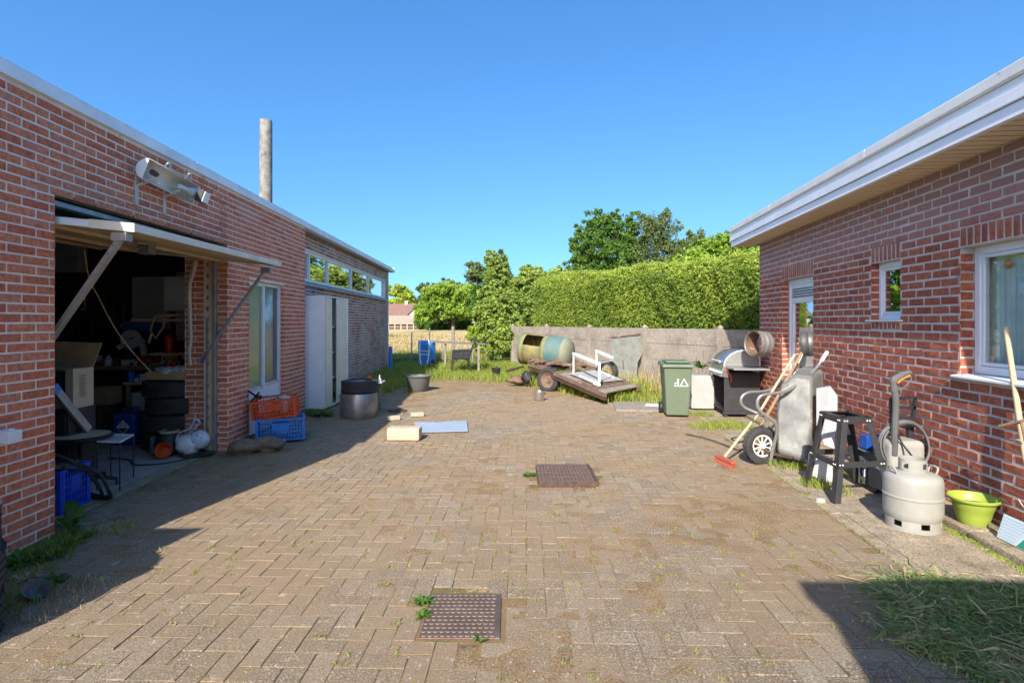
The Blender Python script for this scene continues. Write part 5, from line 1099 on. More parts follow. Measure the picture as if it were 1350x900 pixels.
# ------------------------------------------------------------------ far end of the yard
# plastic armchair seen from the side, facing left
ch = thing('garden_chair', 'dark green plastic garden armchair in the weeds at the end of the yard', 'chair', (0, 0, 0)); mm_ = MT['black']
m = MB(); m.hexa([(-.25, -.22, .40), (.20, -.22, .38), (.20, .22, .38), (-.25, .22, .40)], [(-.25, -.22, .43), (.20, -.22, .41), (.20, .22, .41), (-.25, .22, .43)]); m.build('seat', mm_, ch, bev=.01)
for k in range(5): 
    y = -.2+.4*k/4; m = MB(); m.bar((.20, y, .41), (.40, y, .97), .09, .03, (0, 1, 0)); m.build('back_slat', mm_, ch)
m = MB(); m.bar((.40, -.24, .985), (.40, .24, .985), .05, .03); m.build('top_rail', mm_, ch, bev=.01)
for s_ in (-1, 1):
    m = MB(); m.bar((-.27, s_*.26, .64), (.26, s_*.26, .66), .05, .03); m.build('armrest', mm_, ch, bev=.008)
    m = MB(); m.bar((-.30, s_*.25, 0), (-.26, s_*.25, .64), .05, .03); m.build('leg', mm_, ch, bev=.006)
    m = MB(); m.bar((.22, s_*.24, 0), (.20, s_*.24, .42), .05, .03); m.build('leg', mm_, ch, bev=.006)
    m = MB(); m.hexa([(-.28, s_*.25, .43), (.19, s_*.25, .41), (.19, s_*.26, .41), (-.28, s_*.26, .43)], [(-.27, s_*.25, .62), (.24, s_*.25, .64), (.24, s_*.26, .64), (-.27, s_*.26, .62)]); m.build('side', mm_, ch)
place(ch, G(609, 490), math.radians(8))
# upended blue wheelbarrow
bw = thing('blue_wheelbarrow', 'blue wheelbarrow stood on end in the grass, grey tube frame facing out', 'wheelbarrow')
m = MB(); m.hexa([(-.20, 0, .12), (.22, 0, .12), (.30, .25, .05), (-.28, .25, .05)], [(-.22, .0, .80), (.20, .0, .80), (.30, .25, .90), (-.29, .25, .90)]); m.build('tray', MT['blue'], bw, bev=.03, seg=3)
m = MB(); m.tube(crv([(-.14, -.03, .92), (-.15, -.05, .5), (-.10, -.10, .15), (0, -.12, .02), (.10, -.10, .15), (.15, -.05, .5), (.14, -.03, .92)], 6), .018, 8); m.tube([(-.28, -.02, .58), (.18, -.03, .54)], .014, 6); m.tube([(-.14, -.04, .45), (.15, -.04, .45)], .014, 6); m.build('frame', MT['alu'], bw, smooth=True)
m = MB(); Mx = frame((1, 0, 0)); m.lathe([(.0, -.03), (.09, -.04), (.12, -.02), (.12, .02), (.09, .04), (0, .03)], 20, (.26, .05, .16), Mx); m.build('wheel', MT['rubber'], bw, smooth=True)
place(bw, G(560, 485.5), math.radians(-6))
# tank
tk = thing('old_tank', 'old olive and teal steel tank with a hole cut in its side, on the trailer', 'tank', (.75, 13.3, 0))
A = P(691, 459, 13.6); Bp = P(745, 465.5, 13.1); R = .385; ax = (Bp-A).normalized(); Mx = frame(ax, (0, 0, 1)); L = (Bp-A).length
ex = Mx.col[0]; ey = Mx.col[1]
def cylpatch(mb, l0, l1, a0, a1, na, nl, rad=R):
    vs = []
    for i in range(nl+1):
        for j in range(na+1):
            a = a0+(a1-a0)*j/na; vs.append(A+ax*(l0+(l1-l0)*i/nl)+ex*(math.cos(a)*rad)+ey*(math.sin(a)*rad))
    w_ = na+1; mb.add(vs, [(i*w_+j, i*w_+j+1, (i+1)*w_+j+1, (i+1)*w_+j) for i in range(nl) for j in range(na)])
# which angle faces the camera and slightly up
camd = (Vector((0, 0, EYE))-A).normalized(); ac = math.atan2(camd.dot(ey), camd.dot(ex)); sg = 1 if math.sin(ac) > 0 else -1
h0, h1 = sg*.35, sg*1.25; lo_, hi_ = min(h0, h1), max(h0, h1)
m = MB(); cylpatch(m, 0, .12, 0, 2*PI, 40, 1); cylpatch(m, .12, .58, hi_, lo_+2*PI, 34, 3); cylpatch(m, .58, .70, 0, 2*PI, 40, 1)
ob = m.build('shell', MT['tankO'], tk, smooth=2); s_ = ob.modifiers.new('s', 'SOLIDIFY'); s_.thickness = .008
m = MB(); cylpatch(m, .705, L-.0, 0, 2*PI, 40, 2); ob = m.build('shell', MT['tankT'], tk, smooth=2); ob['label'] = 'teal band of the tank'
m = MB(); cylpatch(m, .69, .715, 0, 2*PI, 40, 1, R+.008); cylpatch(m, -.01, .015, 0, 2*PI, 40, 1, R+.008); m.build('seam', MT['tankT'], tk, smooth=2)
m = MB(); m.lathe([(R, 0), (R*.96, .06), (R*.8, .13), (R*.5, .18), (0, .2)], 36, Bp, Mx); m.build('domed_end', MT['tankD'], tk, smooth=2)
m = MB(); m.lathe([(0, -.10), (R*.5, -.09), (R*.85, -.04), (R, .0)], 36, A, Mx); m.build('domed_end', MT['tankO'], tk, smooth=2)
m = MB()
for r_ in (.16, .22, .28): m.tube([Bp+ax*(.2-.2*(r_/R)**2.2)+ex*(math.cos(sg*a)*r_)+ey*(math.sin(sg*a)*r_)+ax*.01 for a in np.linspace(.4, 2.2, 14)], .006, 5)
m.build('painted_arcs', MT['tankT'], tk)
m = MB(); m.tube(crv([A+ax*.5-ex*.2+ey*sg*.15, A+ax*.35-ex*.32+ey*sg*.1, A+ax*.2-ex*.25+ey*sg*.1]), .05, 8); m.sphere(A+ax*.42-ex*.3, .15, .12, .05, 12, 6); m.build('inner_debris', MT['dirtyplate'], tk, smooth=2)
# trailer
tr = thing('flat_trailer', 'rusty derelict flat trailer overgrown with weeds, below the concrete wall', 'trailer', (1.2, 12, 0))
def TP(u, v, y): return P(u, v, y)
a1, a2 = P(697, 478, 13.0), P(798, 521, 9.9); b1, b2 = P(752, 474, 13.6), P(842, 512, 11.0)
m = MB(); m.bar(a1, a2, .07, .06, (0, 0, 1)); m.build('side_rail', MT['rust'], tr)
m = MB(); m.bar(a1-Vector((0, 0, .1)), a2-Vector((0, 0, .07)), .05, .05, (0, 0, 1)); m.build('chassis_beam', MT['rustiron'], tr)
m = MB(); m.bar(b1, b2, .09, .10, (0, 0, 1)); m.build('side_rail', MT['rust'], tr)
m = MB(); m.bar(a1, b1, .09, .08, (0, 0, 1)); m.build('end_rail', MT['rust'], tr)
rs = random.Random(8)
for k in range(13):
    f0 = (k+.04)/13; f1 = (k+.94)/13
    if k in (4,): continue
    p0, p1, p2, p3 = a1.lerp(a2, f0), b1.lerp(b2, f0), b1.lerp(b2, f1), a1.lerp(a2, f1); dz = Vector((0, 0, .03+rs.uniform(-.012, .012))); m = MB(); m.hexa([p0+dz, p1+dz, p2+dz, p3+dz], [q+dz+Vector((0, 0, .022)) for q in (p0, p1, p2, p3)])
    m.build('deck_board', MT['rust'] if k < 6 or rs.random() < .4 else MT['greywood'], tr, bev=.003)
m = MB(); q = [a1.lerp(a2, .5), a1.lerp(a2, .86), b1.lerp(b2, .9), b1.lerp(b2, .48)]; q = [x.lerp((q[0]+q[2])/2, .22)+Vector((0, 0, .085)) for x in q]; m.slab(q, (0, 0, .008)); tag(m.build('white_sheet', MT['whiteplastic'], None), 'flat white sheet lying on the trailer deck', 'sheet')
for k, (u, v, y) in enumerate(((714, 477, 12.6), (730, 479, 12.2), (742, 481, 12.4), (706, 475, 12.9))):
    m = MB(); m.sphere(P(u, v, y)+Vector((0, 0, .0)), .15, .13, .035, 18, 12, 1.4); tag(m.build('debris_lump', MT['rust'], None, smooth=2), 'crumbling reddish debris on the front of the trailer deck', 'debris', 'debris on the trailer')
cwh = P(723.5, 500.5, 11.9); axw = Vector((-.62, -.78, .03)).normalized(); Mx = frame(axw, (0, 0, 1))
mb = tyre_mb(.265, .15, .165, 48); mb.v = [tuple(Mx @ Vector(q)+cwh) for q in mb.v]; mb.build('tyre', MT['rubber'], tr, smooth=True)
m = MB(); m.lathe([(0, .02), (.05, .03), (.08, .0), (.13, .02), (.16, .055), (.168, .06), (.168, -.05)], 28, cwh, Mx); m.build('rim', MT['rust'], tr, smooth=True)
mb = tyre_mb(.25, .15, .16, 48); c2 = P(800, 490, 11.9); mb.v = [tuple(Mx @ Vector(q)+c2) for q in mb.v]; mb.build('tyre', MT['rubber'], tr, smooth=True)
m = MB(); m.tube([P(690, 483, 13.4), P(668, 489, 14.0)], .03, 6); m.build('tow_bar', MT['rustiron'], tr)
m = MB(); m.sphere(P(695, 497, 12.6), .12, .1, .13, 12, 8, .8); tag(m.build('old_motor', MT['dark'], None, smooth=2), 'dark rusty lump of machinery in the grass before the trailer wheel', 'scrap')
m = MB(); m.sphere(P(681, 501, 12.8), .20, .12, .08, 14, 8, .8); tag(m.build('brick_rubble', MT['rust'], None, smooth=2), 'reddish rubble lying in the grass left of the trailer wheel', 'rubble')
# white rail frame
wf2 = thing('white_rail_frame', 'white painted rail frame standing on the trailer', 'frame', P(785, 500, 11.2))
def rail(a, b, r_=.026, nm='rail'): m = MB(); m.bar(a, b, r_*2, r_*2, (0, 0, 1)); m.build(nm, MT['white'], wf2)
ya, yb_ = 11.6, 10.4
rail(P(756, 466, ya), P(789, 479, yb_)); rail(P(756, 493, ya), P(790, 507, yb_), .028); rail(P(756, 466, ya), P(756, 493, ya), .014, 'upright'); rail(P(790, 478, yb_), P(790, 503, yb_), .022, 'upright')
rail(P(786, 462.5, 12.3), P(807, 471, 11.5)); rail(P(787, 488, 12.2), P(808, 498, 11.4)); rail(P(786, 463, 12.3), P(787, 488, 12.2), .014, 'upright'); rail(P(790, 478, yb_), P(808, 475, 11.2), .012)
# leaning grey sheet door
gp = thing('grey_sheet_door', 'weathered grey sheet door with a torn corner leaning against the concrete wall', 'door', (2.6, 13, 0))
q0, q1, q2, q3, q4 = P(807, 511, 12.3), P(845, 508, 12.6), P(847, 463, 12.9), P(847, 440.5, 13.1), P(807, 444.5, 12.75)
q2b = P(838, 470, 12.1); m = MB(); m.slab([q0, P(838, 509, 12.5), P(838, 497, 12.6), P(839, 478, 12.75), q2, q3, q4], (.03, .012, 0)); m.build('sheet', MT['meshpanel'], gp)
m = MB(); m.bar(P(803, 445, 12.7), P(848, 440, 13.08), .03, .025); m.build('top_batten', MT['rust'], gp)
m = MB(); m.tube([P(821, 474, 12.55), P(822, 484, 12.5)], .012, 5); m.build('latch', MT['rustiron'], gp)
# flat board
m = MB(); m.slab([G(808, 531), G(812, 542), G(872, 543), G(876, 533)], (0, 0, .03)); bo = m.build('old_board', MT['greywood'], None, bev=.006); m2 = MB()
tag(bo, 'flat weathered grey board lying left of the green bin', 'board')
m2.slab([G(850, 537)+Vector((0, 0, .032)), G(872, 538.5)+Vector((0, 0, .032)), G(872, 535)+Vector((0, 0, .032)), G(852, 534.5)+Vector((0, 0, .032))], (0, 0, .004)); o = m2.build('white_flake', MT['white'], bo)
# ------------------------------------------------------------------ wheelie bin
bn = thing('wheelie_bin', 'sage green wheelie bin with white marks on its front, by the weeds', 'bin')
m = MB(); m.hexa([(-.17, -.19, .03), (.17, -.19, .03), (.17, .20, .03), (-.17, .20, .03)], [(-.215, -.245, .80), (.215, -.245, .80), (.215, .26, .80), (-.215, .26, .80)]); m.build('body', MT['bin'], bn, bev=.02, seg=3)
m = MB(); m.hexa([(-.245, -.28, .785), (.245, -.28, .785), (.245, .28, .80), (-.245, .28, .80)], [(-.235, -.27, .835), (.235, -.27, .835), (.235, .27, .865), (-.235, .27, .865)]); m.box(-.18, .18, -.20, .2, .85, .885); lid = m.build('lid', MT['bin'], bn, bev=.015, seg=3)
for s_ in (-1, 1): m = MB(); Mx = frame((1, 0, 0)); m.lathe([(0, -.025), (.08, -.025), (.095, -.015), (.095, .015), (.08, .025), (0, .025)], 22, (s_*.2, .24, .095), Mx); m.build('wheel', MT['black'], bn, smooth=True)
m = MB(); m.tube([(-.2, .29, .80), (.2, .29, .80)], .014, 8); m.build('handle', MT['bin'], bn)
def bf(x, z): return Vector((x, -.19-(z-.03)/.77*.055-.003, z))
m = MB()
def stroke(a, b, w_=.012):
    d = Vector((b[0]-a[0], 0, b[1]-a[1])).normalized(); n_ = Vector((-d.z, 0, d.x))*w_/2
    A_, B_ = bf(*a), bf(*b); m.poly([A_-n_, B_-n_, B_+n_, A_+n_])
stroke((.0, .49), (.0, .61), .02); stroke((-.06, .50), (-.01, .50), .01); stroke((-.055, .53), (-.02, .55), .01); stroke((.02, .497), (.15, .497), .012); stroke((.035, .50), (.09, .61), .012); stroke((.15, .497), (.09, .61), .014); stroke((.045, .507), (.06, .515), .01)
m.build('white_marks', MT['wmark'], bn)
place(bn, Vector((2.62, 8.82, 0)), math.radians(-7))
m = MB(); m.box(-.19, .19, -.12, .12, 0, .56, Matrix.Rotation(-.05, 3, 'Z'), (3.23, 9.42, .03)); tag(m.build('white_box', MT['whiteplastic'], None, bev=.012), 'plain off-white box standing between the bin and the barbecue', 'box')
# ------------------------------------------------------------------ gas barbecue (front faces the yard)
bq = thing('gas_barbecue', 'black gas barbecue cart with a stainless domed lid against the house wall', 'barbecue')
bk = MT['blacksteel']
# local: x = width (towards far), y = depth (0 front .. .56 back)
m = MB(); m.box(-.36, -.345, .0, .54, .10, .70); m.build('side_panel', bk, bq, bev=.004)
m = MB(); m.box(.345, .36, .0, .54, .10, .70); m.build('side_panel', bk, bq)
m = MB(); m.box(-.344, .344, .52, .54, .10, .70); m.box(-.344, .344, .0, .519, .10, .12); m.build('carcass', MT['black'], bq)
m = MB(); m.box(-.385, -.34, -.02, .56, .055, .098); m.build('foot_rail', bk, bq); m = MB(); m.box(.34, .385, -.02, .56, .055, .098); m.build('foot_rail', bk, bq)
for x in (-.36, .36):
    for y in (.02, .52): m = MB(); Mx = frame((1, 0, 0)); m.lathe([(0, -.012), (.028, -.012), (.028, .012), (0, .012)], 14, (x, y, .028), Mx); m.build('castor', MT['black'], bq, smooth=True)
m = MB(); m.hexa([(-.38, -.06, .64), (.38, -.06, .64), (.38, .06, .62), (-.38, .06, .62)], [(-.38, -.03, .76), (.38, -.03, .76), (.38, .06, .76), (-.38, .06, .76)]); m.build('control_panel', MT['steel'], bq, bev=.005)
for k in range(4): m = MB(); Mx = frame((0, -1, .25)); m.lathe([(0, .03), (.018, .03), (.022, .0)], 14, (-.25+.165*k, -.047, .70), Mx); m.build('knob', MT['white'], bq, smooth=True)
m = MB(); m.box(-.38, .38, -.02, .56, .762, .80); m.build('firebox', MT['steel'], bq, bev=.005)
m = MB(); m.box(-.80, -.383, .02, .54, .775, .80); m.build('side_table', MT['galv'], bq, bev=.006)
m = MB(); m.box(.383, .80, .02, .54, .775, .80); m.build('side_table', MT['galv'], bq, bev=.006)
pr = [(-.0, .803)]+[(.02+.5*(1-math.cos(a))/2*1.0, .803+.25*math.sin(a)**.75) for a in np.linspace(.12, PI-.05, 14)]+[(.54, .803)]
pr = [(.0, .803), (.01, .86), (.05, .93), (.11, .985), (.19, 1.025), (.28, 1.045), (.37, 1.045), (.45, 1.03), (.51, .99), (.54, .93), (.545, .803)]
m = MB(); vs = [(x, y, z) for x in (-.34, .34) for y, z in pr]; n = len(pr); m.add(vs, [(i, i+1, n+i+1, n+i) for i in range(n-1)]); ob = m.build('lid', MT['steel'], bq, smooth=2); s_ = ob.modifiers.new('s', 'SOLIDIFY'); s_.thickness = .006
for x in (-.352, .340): m = MB(); m.slab([(x, y, z) for y, z in pr], (.012, 0, 0)); m.build('lid_end', MT['galv'], bq, bev=.003)
m = MB(); m.tube([(x, y-.004, z+.004) for x in (.356,) for y, z in pr], .010, 6); m.build('lid_trim', MT['white'], bq, smooth=True)
m = MB(); m.tube([(-.25, -.035, .87), (.25, -.035, .87)], .012, 8); m.build('lid_handle', MT['white'], bq, smooth=True)
m = MB(); m.tube(crv([(.40, .02, .74), (.42, .06, .70), (.41, .09, .62), (.40, .09, .55)]), .008, 6); m.build('gas_hose', MT['orange'], bq, smooth=True)
place(bq, (3.37, 9.0, .0), math.radians(-96))
# ------------------------------------------------------------------ along the house wall
rm = thing('wheel_rim', 'rusty round steel drum ring fixed on the house wall behind the barbecue', 'rim', P(1006, 453, 8.35)); Mx = frame((-.93, -.30, .05), (0, 0, 1)); c = P(1004, 453, 8.2)
m = MB(); m.lathe([(r_*.88, z_) for r_, z_ in ((.205, .15), (.20, .155), (.196, .15), (.19, .10), (.19, -.06), (.205, -.07), (.212, -.05), (.205, -.02), (.205, .02), (.214, .04), (.205, .06), (.205, .10), (.212, .13), (.205, .15))], 40, c, Mx); m.build('ring', MT['galv'], rm, smooth=True)
m = MB(); m.lathe([(.176, .154), (.186, .16), (.188, .15)], 40, c, Mx); m.lathe([(.1655, .15), (.1655, -.06)], 40, c, Mx); m.build('inner_band', MT['rust'], rm, smooth=True)
m = MB(); m.bar(c+Mx @ Vector((0, 0, -.06)), RW(8.3, 0, 1.17), .05, .05); m.build('wall_bracket', MT['rustiron'], rm)
# galvanised wheelbarrow stood up against the wall
wb2 = thing('galvanised_wheelbarrow', 'galvanised wheelbarrow stood upright against the house wall with white handles', 'wheelbarrow', (3.0, 5.9, 0))
def tubeuv(pts, r_, nm, m_, par, k=5): m = MB(); m.tube(crv([P(*q) for q in pts], k), r_, 9); return m.build(nm, MT[m_], par, smooth=True)
tubeuv([(1082, 476, 5.95), (1077, 484, 5.92), (1064, 496, 5.85), (1048, 509, 5.78), (1035, 516, 5.72), (1015, 519, 5.68), (1003, 522, 5.66), (998.5, 530, 5.66), (1001, 540, 5.66), (1012, 549, 5.66), (1022, 557, 5.66), (1024, 570, 5.68), (1019, 592, 5.72), (1014, 617, 5.76)], .0165, 'frame_tube', 'galv', wb2)
tubeuv([(1051, 480, 6.45), (1047, 488, 6.42), (1033, 502, 6.35), (1020, 512, 6.28), (1005, 516, 6.22), (988, 517, 6.18), (979, 522, 6.16), (977, 530, 6.16), (982, 537, 6.16), (995, 543, 6.14), (1008, 549, 6.1), (1011, 556, 6.1), (1010, 566, 6.1)], .0165, 'frame_tube', 'galv', wb2)
m = MB(); m.bar(P(1091, 463, 5.98), P(1082, 477, 5.95), .038, .034, (0, 1, 0)); m.build('handle_grip', MT['cream'], wb2, bev=.012, seg=3)
m = MB(); m.bar(P(1057, 466, 6.48), P(1050, 481, 6.45), .036, .032, (0, 1, 0)); m.build('handle_grip', MT['cream'], wb2, bev=.012, seg=3)
def cps(*q): return [P(*a) for a in q]
bt0 = [P(*a) for a in ((1028, 510, 5.9), (1046, 493, 5.9), (1070, 498, 5.9), (1071, 560, 5.6), (1062, 611, 5.5), (1042, 604, 5.5), (1024, 598, 5.6), (1023, 545, 5.8))]
c0 = sum(bt0, Vector())/8; nn0 = Vector((-.50, -.82, .26)).normalized(); bt = []
for q in bt0:      # every corner of the tray floor lies in one leaning plane
    e0 = Vector((0, 0, EYE)); d0 = (q-e0); bt.append(e0+d0*((c0-e0).dot(nn0)/d0.dot(nn0)))
ctr = sum(bt, Vector())/len(bt); off = Vector((.20, .20, .0)); m = MB()
n = len(bt); inn = [ctr+(q-ctr)*.93 for q in bt]; out = [ctr+(q-ctr)*1.14+off for q in bt]; mid_ = [ctr+(q-ctr)*1.0+off*.12 for q in bt]
for q in out: q.x = min(q.x, 3.07+.1033*q.y-.03)
vs = [ctr+Vector((-.004, -.004, 0))]+inn+mid_+out; fs = [(0, 1+i, 1+(i+1) % n) for i in range(n)]
for r_ in (0, 1): fs += [(1+r_*n+i, 1+(r_+1)*n+i, 1+(r_+1)*n+(i+1) % n, 1+r_*n+(i+1) % n) for i in range(n)]
m.add(vs, fs); ob = m.build('tray', MT['traymetal'], wb2, bev=.03, seg=3); s2 = ob.modifiers.new('t', 'SOLIDIFY'); s2.thickness = .004
wc = P(1003.5, 587, 5.82); axw = Vector((.16, -.98, .05)).normalized(); Mx = frame(axw, (0, 0, 1))
mb = tyre_mb(.196, .085, .115, 48); mb.v = [tuple(Mx @ Vector(q)+wc) for q in mb.v]; wo = mb.build('tyre', MT['rubber'], wb2, smooth=True)
m = MB(); m.lathe([(.098, .025), (.112, .032), (.118, .03), (.118, -.03)], 30, wc, Mx); m.lathe([(0, .04), (.028, .04), (.03, .02), (.03, -.02)], 16, wc, Mx)
for k in range(10):
    a = 2*PI*k/10; d = Mx @ Vector((math.cos(a), math.sin(a), 0)); m.bar(wc+d*.027+axw*.018, wc+d*.101+axw*.018, .016, .01, axw)
m.build('spoked_rim', MT['cream'], wb2)
m = MB(); m.bar(wc+Vector((-.03, 0, 0)), P(1020, 600, 5.74), .03, .02); m.bar(P(1022, 598, 5.75), P(1046, 603, 5.62), .05, .02); m.build('axle_bracket', MT['rustiron'], wb2)
# broom and spade shafts
br = thing('broom', 'broom with faded red head, wooden shaft leaning across the wheelbarrow frame', 'broom', G(958, 614))
hc = G(956, 613)+Vector((0, 0, .03)); m = MB(); M_ = Matrix.Rotation(math.radians(-78), 3, 'Z'); m.box(-.15, .15, -.03, .03, -.0, .03, M_, hc+Vector((0, 0, .015))); m.build('head', MT['broomred'], br, bev=.006)
m = MB()
for k in range(60): 
    x = -.145+.29*k/59
    for yy in (-.025, -.008, .008, .025): q = hc+M_ @ Vector((x, yy, .012)); m.bar(q, q+Vector((random.uniform(-.01, .01), random.uniform(-.015, .005), -.04)), .004, .004)
o = m.build('bristles', MT['broomred'], br); o['kind'] = 'stuff'
m = MB(); m.tube([hc+Vector((.0, .02, .05)), P(1000, 545, 6.0), P(1048, 467, 6.15)], [.014, .014, .014], 9); m.build('shaft', MT['palewood'], br, smooth=True)
sp = thing('spade', 'spade with a dark wooden shaft leaning behind the broom against the wall', 'spade', P(985, 590, 6.5))
m = MB(); m.tube([P(998, 570, 6.35), P(1030, 515, 6.3), P(1057, 464, 6.25)], [.017, .018, .016], 9); m.build('shaft', MT['wood'], sp, smooth=True)
m = MB(); m.hexa([P(978, 598, 6.3), P(992, 604, 6.25), P(992, 604, 6.28), P(978, 598, 6.33)], [P(992, 572, 6.38), P(1003, 576, 6.33), P(1003, 576, 6.36), P(992, 572, 6.41)]); m.build('blade', MT['rustiron'], sp, bev=.003)
m = MB(); m.tube(crv([G(905, 574)+Vector((0, 0, .02)), G(930, 580)+Vector((0, 0, .025)), G(960, 590)+Vector((0, 0, .02)), G(975, 595)+Vector((0, 0, .02)), G(985, 590)+Vector((0, 0, .03)), G(978, 585)+Vector((0, 0, .03)), G(965, 588)+Vector((0, 0, .02))]), .007, 6); tag(m.build('cord', MT['black'], None), 'thin dark cord lying on the ground by the broom head', 'cord')
# white plastic sheet thing behind the barrow
ws = thing('plastic_sheet', 'bent white plastic panel leaning on the wall between wheelbarrow and trestle', 'panel', P(1090, 570, 5.4))
m = MB(); m.slab(cps((1076, 512, 5.55), (1094, 509, 5.45), (1104, 522, 5.40), (1104, 545, 5.36), (1100, 592, 5.30), (1086, 586, 5.35), (1076, 560, 5.45)), (.04, .06, 0)); m.build('upper_panel', MT['whiteplastic'], ws, bev=.006)
m = MB(); m.slab(cps((1066, 596, 5.3), (1098, 604, 5.16), (1098, 640, 5.13), (1063, 624, 5.25)), (.03, .05, 0)); m.build('lower_panel', MT['whiteplastic'], ws, bev=.006)
# trestle
tt = thing('steel_trestle', 'black angle-iron trestle stand with four splayed legs, beside the gas bottle', 'trestle', (2.9, 4.8, 0))
T = [Vector((2.78, 4.64, .69)), Vector((3.04, 4.66, .69)), Vector((3.04, 4.98, .69)), Vector((2.78, 4.97, .69))]
F_ = [Vector((2.645, 4.52, .006)), Vector((3.17, 4.55, .02)), Vector((3.20, 5.06, .02)), Vector((2.68, 5.06, .006))]
cen = Vector((2.91, 4.8, 0)); bk = MT['blacksteel']
for a, f in zip(T, F_):
    m = MB(); dx = -1 if a.x < cen.x else 1; dy = -1 if a.y < cen.y else 1; W_ = .055
    for (e1, e2) in ((Vector((-dx*W_, 0, 0)), Vector((0, -dy*.005, 0))), (Vector((0, -dy*W_, 0)), Vector((-dx*.005, 0, 0)))):
        m.hexa([f, f+e1, f+e1+e2, f+e2], [a, a+e1, a+e1+e2, a+e2])
    m.build('leg', bk, tt)
for i in range(4):
    a, b = T[i], T[(i+1) % 4]; d = (b-a).normalized(); inw = ((cen-(a+b)/2)*Vector((1, 1, 0))).normalized()
    m = MB(); m.hexa([a-inw*.007+Vector((0, 0, -.05)), b-inw*.007+Vector((0, 0, -.05)), b-inw*.002+Vector((0, 0, -.05)), a-inw*.002+Vector((0, 0, -.05))], [a-inw*.007, b-inw*.007, b-inw*.002, a-inw*.002])
    m.hexa([a-inw*.007+Vector((0, 0, .001)), b-inw*.007+Vector((0, 0, .001)), b+inw*.045+Vector((0, 0, .001)), a+inw*.045+Vector((0, 0, .001))], [q+Vector((0, 0, .005)) for q in (a-inw*.007, b-inw*.007, b+inw*.045, a+inw*.045)])
    m.build('top_rail', bk, tt)
    g0, g1 = F_[i].lerp(T[i], .41), F_[(i+1) % 4].lerp(T[(i+1) % 4], .41); m = MB()
    m.hexa([g0-inw*.008, g1-inw*.008, g1-inw*.003, g0-inw*.003], [q+Vector((0, 0, .05)) for q in (g0-inw*.008, g1-inw*.008, g1-inw*.003, g0-inw*.003)]); m.build('lower_rail', bk, tt)
    m = MB()
    for p_, sgn in ((a, 1), (b, -1), (g0, 1), (g1, -1)):
        for e in (.018, .042): m.lathe([(.0, .004), (.006, .003), (.007, 0)], 8, p_+d*sgn*e+Vector((0, 0, -.025 if p_ in (a, b) else .025))-inw*.0085, frame(-inw))
    m.build('bolts', MT['alu'], tt)
# gas bottle
gb_ = thing('gas_bottle', 'dented cream-white steel gas bottle with collar and two lugs, on the edging slabs', 'gas bottle', (2.925, 4.02, .006)); c = Vector((2.925, 4.02, .006))
m = MB(); m.lathe([(0, .05), (.12, .052), (.165, .07), (.182, .105), (.184, .13), (.184, .225), (.188, .23), (.188, .242), (.184, .247), (.184, .345), (.178, .372), (.16, .39), (.12, .405), (.06, .414), (0, .415)], 56, c); m.build('body', MT['bottle'], gb_, smooth=True)
m = MB(); n = 56
for k in range(n):
    a0, a1 = 2*PI*k/n, 2*PI*(k+1)/n; ga = (k % 9) in (3, 4, 5)
    zt_ = .032 if ga else .075
    for (ra, rb) in ((.165, .170),):
        def q(a, r_, z): return c+Vector((math.cos(a)*r_, math.sin(a)*r_, z))
        m.hexa([q(a0, ra, 0), q(a1, ra, 0), q(a1, rb, 0), q(a0, rb, 0)], [q(a0, ra, zt_), q(a1, ra, zt_), q(a1, rb, zt_), q(a0, rb, zt_)])
m.build('foot_ring', MT['bottle'], gb_)
m = MB()
for k in range(48):
    a0, a1 = 2*PI*k/48, 2*PI*(k+1)/48; s_ = (a0/(2*PI)) % 1; op = (.76 < s_ < .88) or (.50 < s_ < .60)
    def q(a, r_, z): return c+Vector((math.cos(a)*r_*1.0, math.sin(a)*r_, z))
    for (za, zb) in (((.40, .435), (.475, .50)) if op else ((.40, .50),)): m.hexa([q(a0, .082, za), q(a1, .082, za), q(a1, .087, za), q(a0, .087, za)], [q(a0, .082, zb), q(a1, .082, zb), q(a1, .087, zb), q(a0, .087, zb)])
m.build('collar', MT['bottle'], gb_)
m = MB(); m.lathe([(0, .414), (.022, .415), (.022, .44), (.012, .45), (.012, .46), (.03, .465), (.03, .475), (0, .48)], 14, c); m.build('valve', MT['rustiron'], gb_, smooth=True)
for s_ in (-1, 1): m = MB(); m.tube(crv([c+Vector((s_*.14, -.04, .39)), c+Vector((s_*.155, -.038, .43)), c+Vector((s_*.158, .0, .442)), c+Vector((s_*.155, .038, .43)), c+Vector((s_*.14, .04, .39))]), .007, 7); m.build('lug', MT['bottle'], gb_, smooth=True)
# pressure washer
pw_ = thing('pressure_washer', 'white pressure washer with grey upright handle, trigger gun and coiled hose by the brick wall', 'pressure washer', (3.33, 4.72, 0))
m = MB(); m.box(3.17, 3.47, 4.60, 4.86, .10, .50); m.build('body', MT['bottle'], pw_, bev=.05, seg=4)
m = MB(); m.box(3.15, 3.49, 4.57, 4.88, .05, .22); m.build('base', MT['grey'], pw_, bev=.02, seg=2)
for s_ in (3.18, 3.46): m = MB(); m.lathe([(0, -.02), (.09, -.02), (.09, .02), (0, .02)], 20, (s_, 4.85, .09), frame((1, 0, 0))); m.build('wheel', MT['black'], pw_, smooth=True)
tubeuv([(1179, 600, 4.62), (1180, 560, 4.62), (1181, 530, 4.62), (1179, 508, 4.62)], [.026]*16, 'lance', 'grey', pw_)
tubeuv([(1179, 516, 4.62), (1178, 503, 4.62), (1182, 498, 4.62), (1194, 492, 4.62), (1200, 491, 4.62)], [.026]*5+[.03]*5+[.028]*5+[.022]*6, 'gun_handle', 'grey', pw_)
tubeuv([(1183, 505, 4.605), (1190, 499, 4.605), (1200, 495, 4.605)], .009, 'orange_grip', 'lampo', pw_)
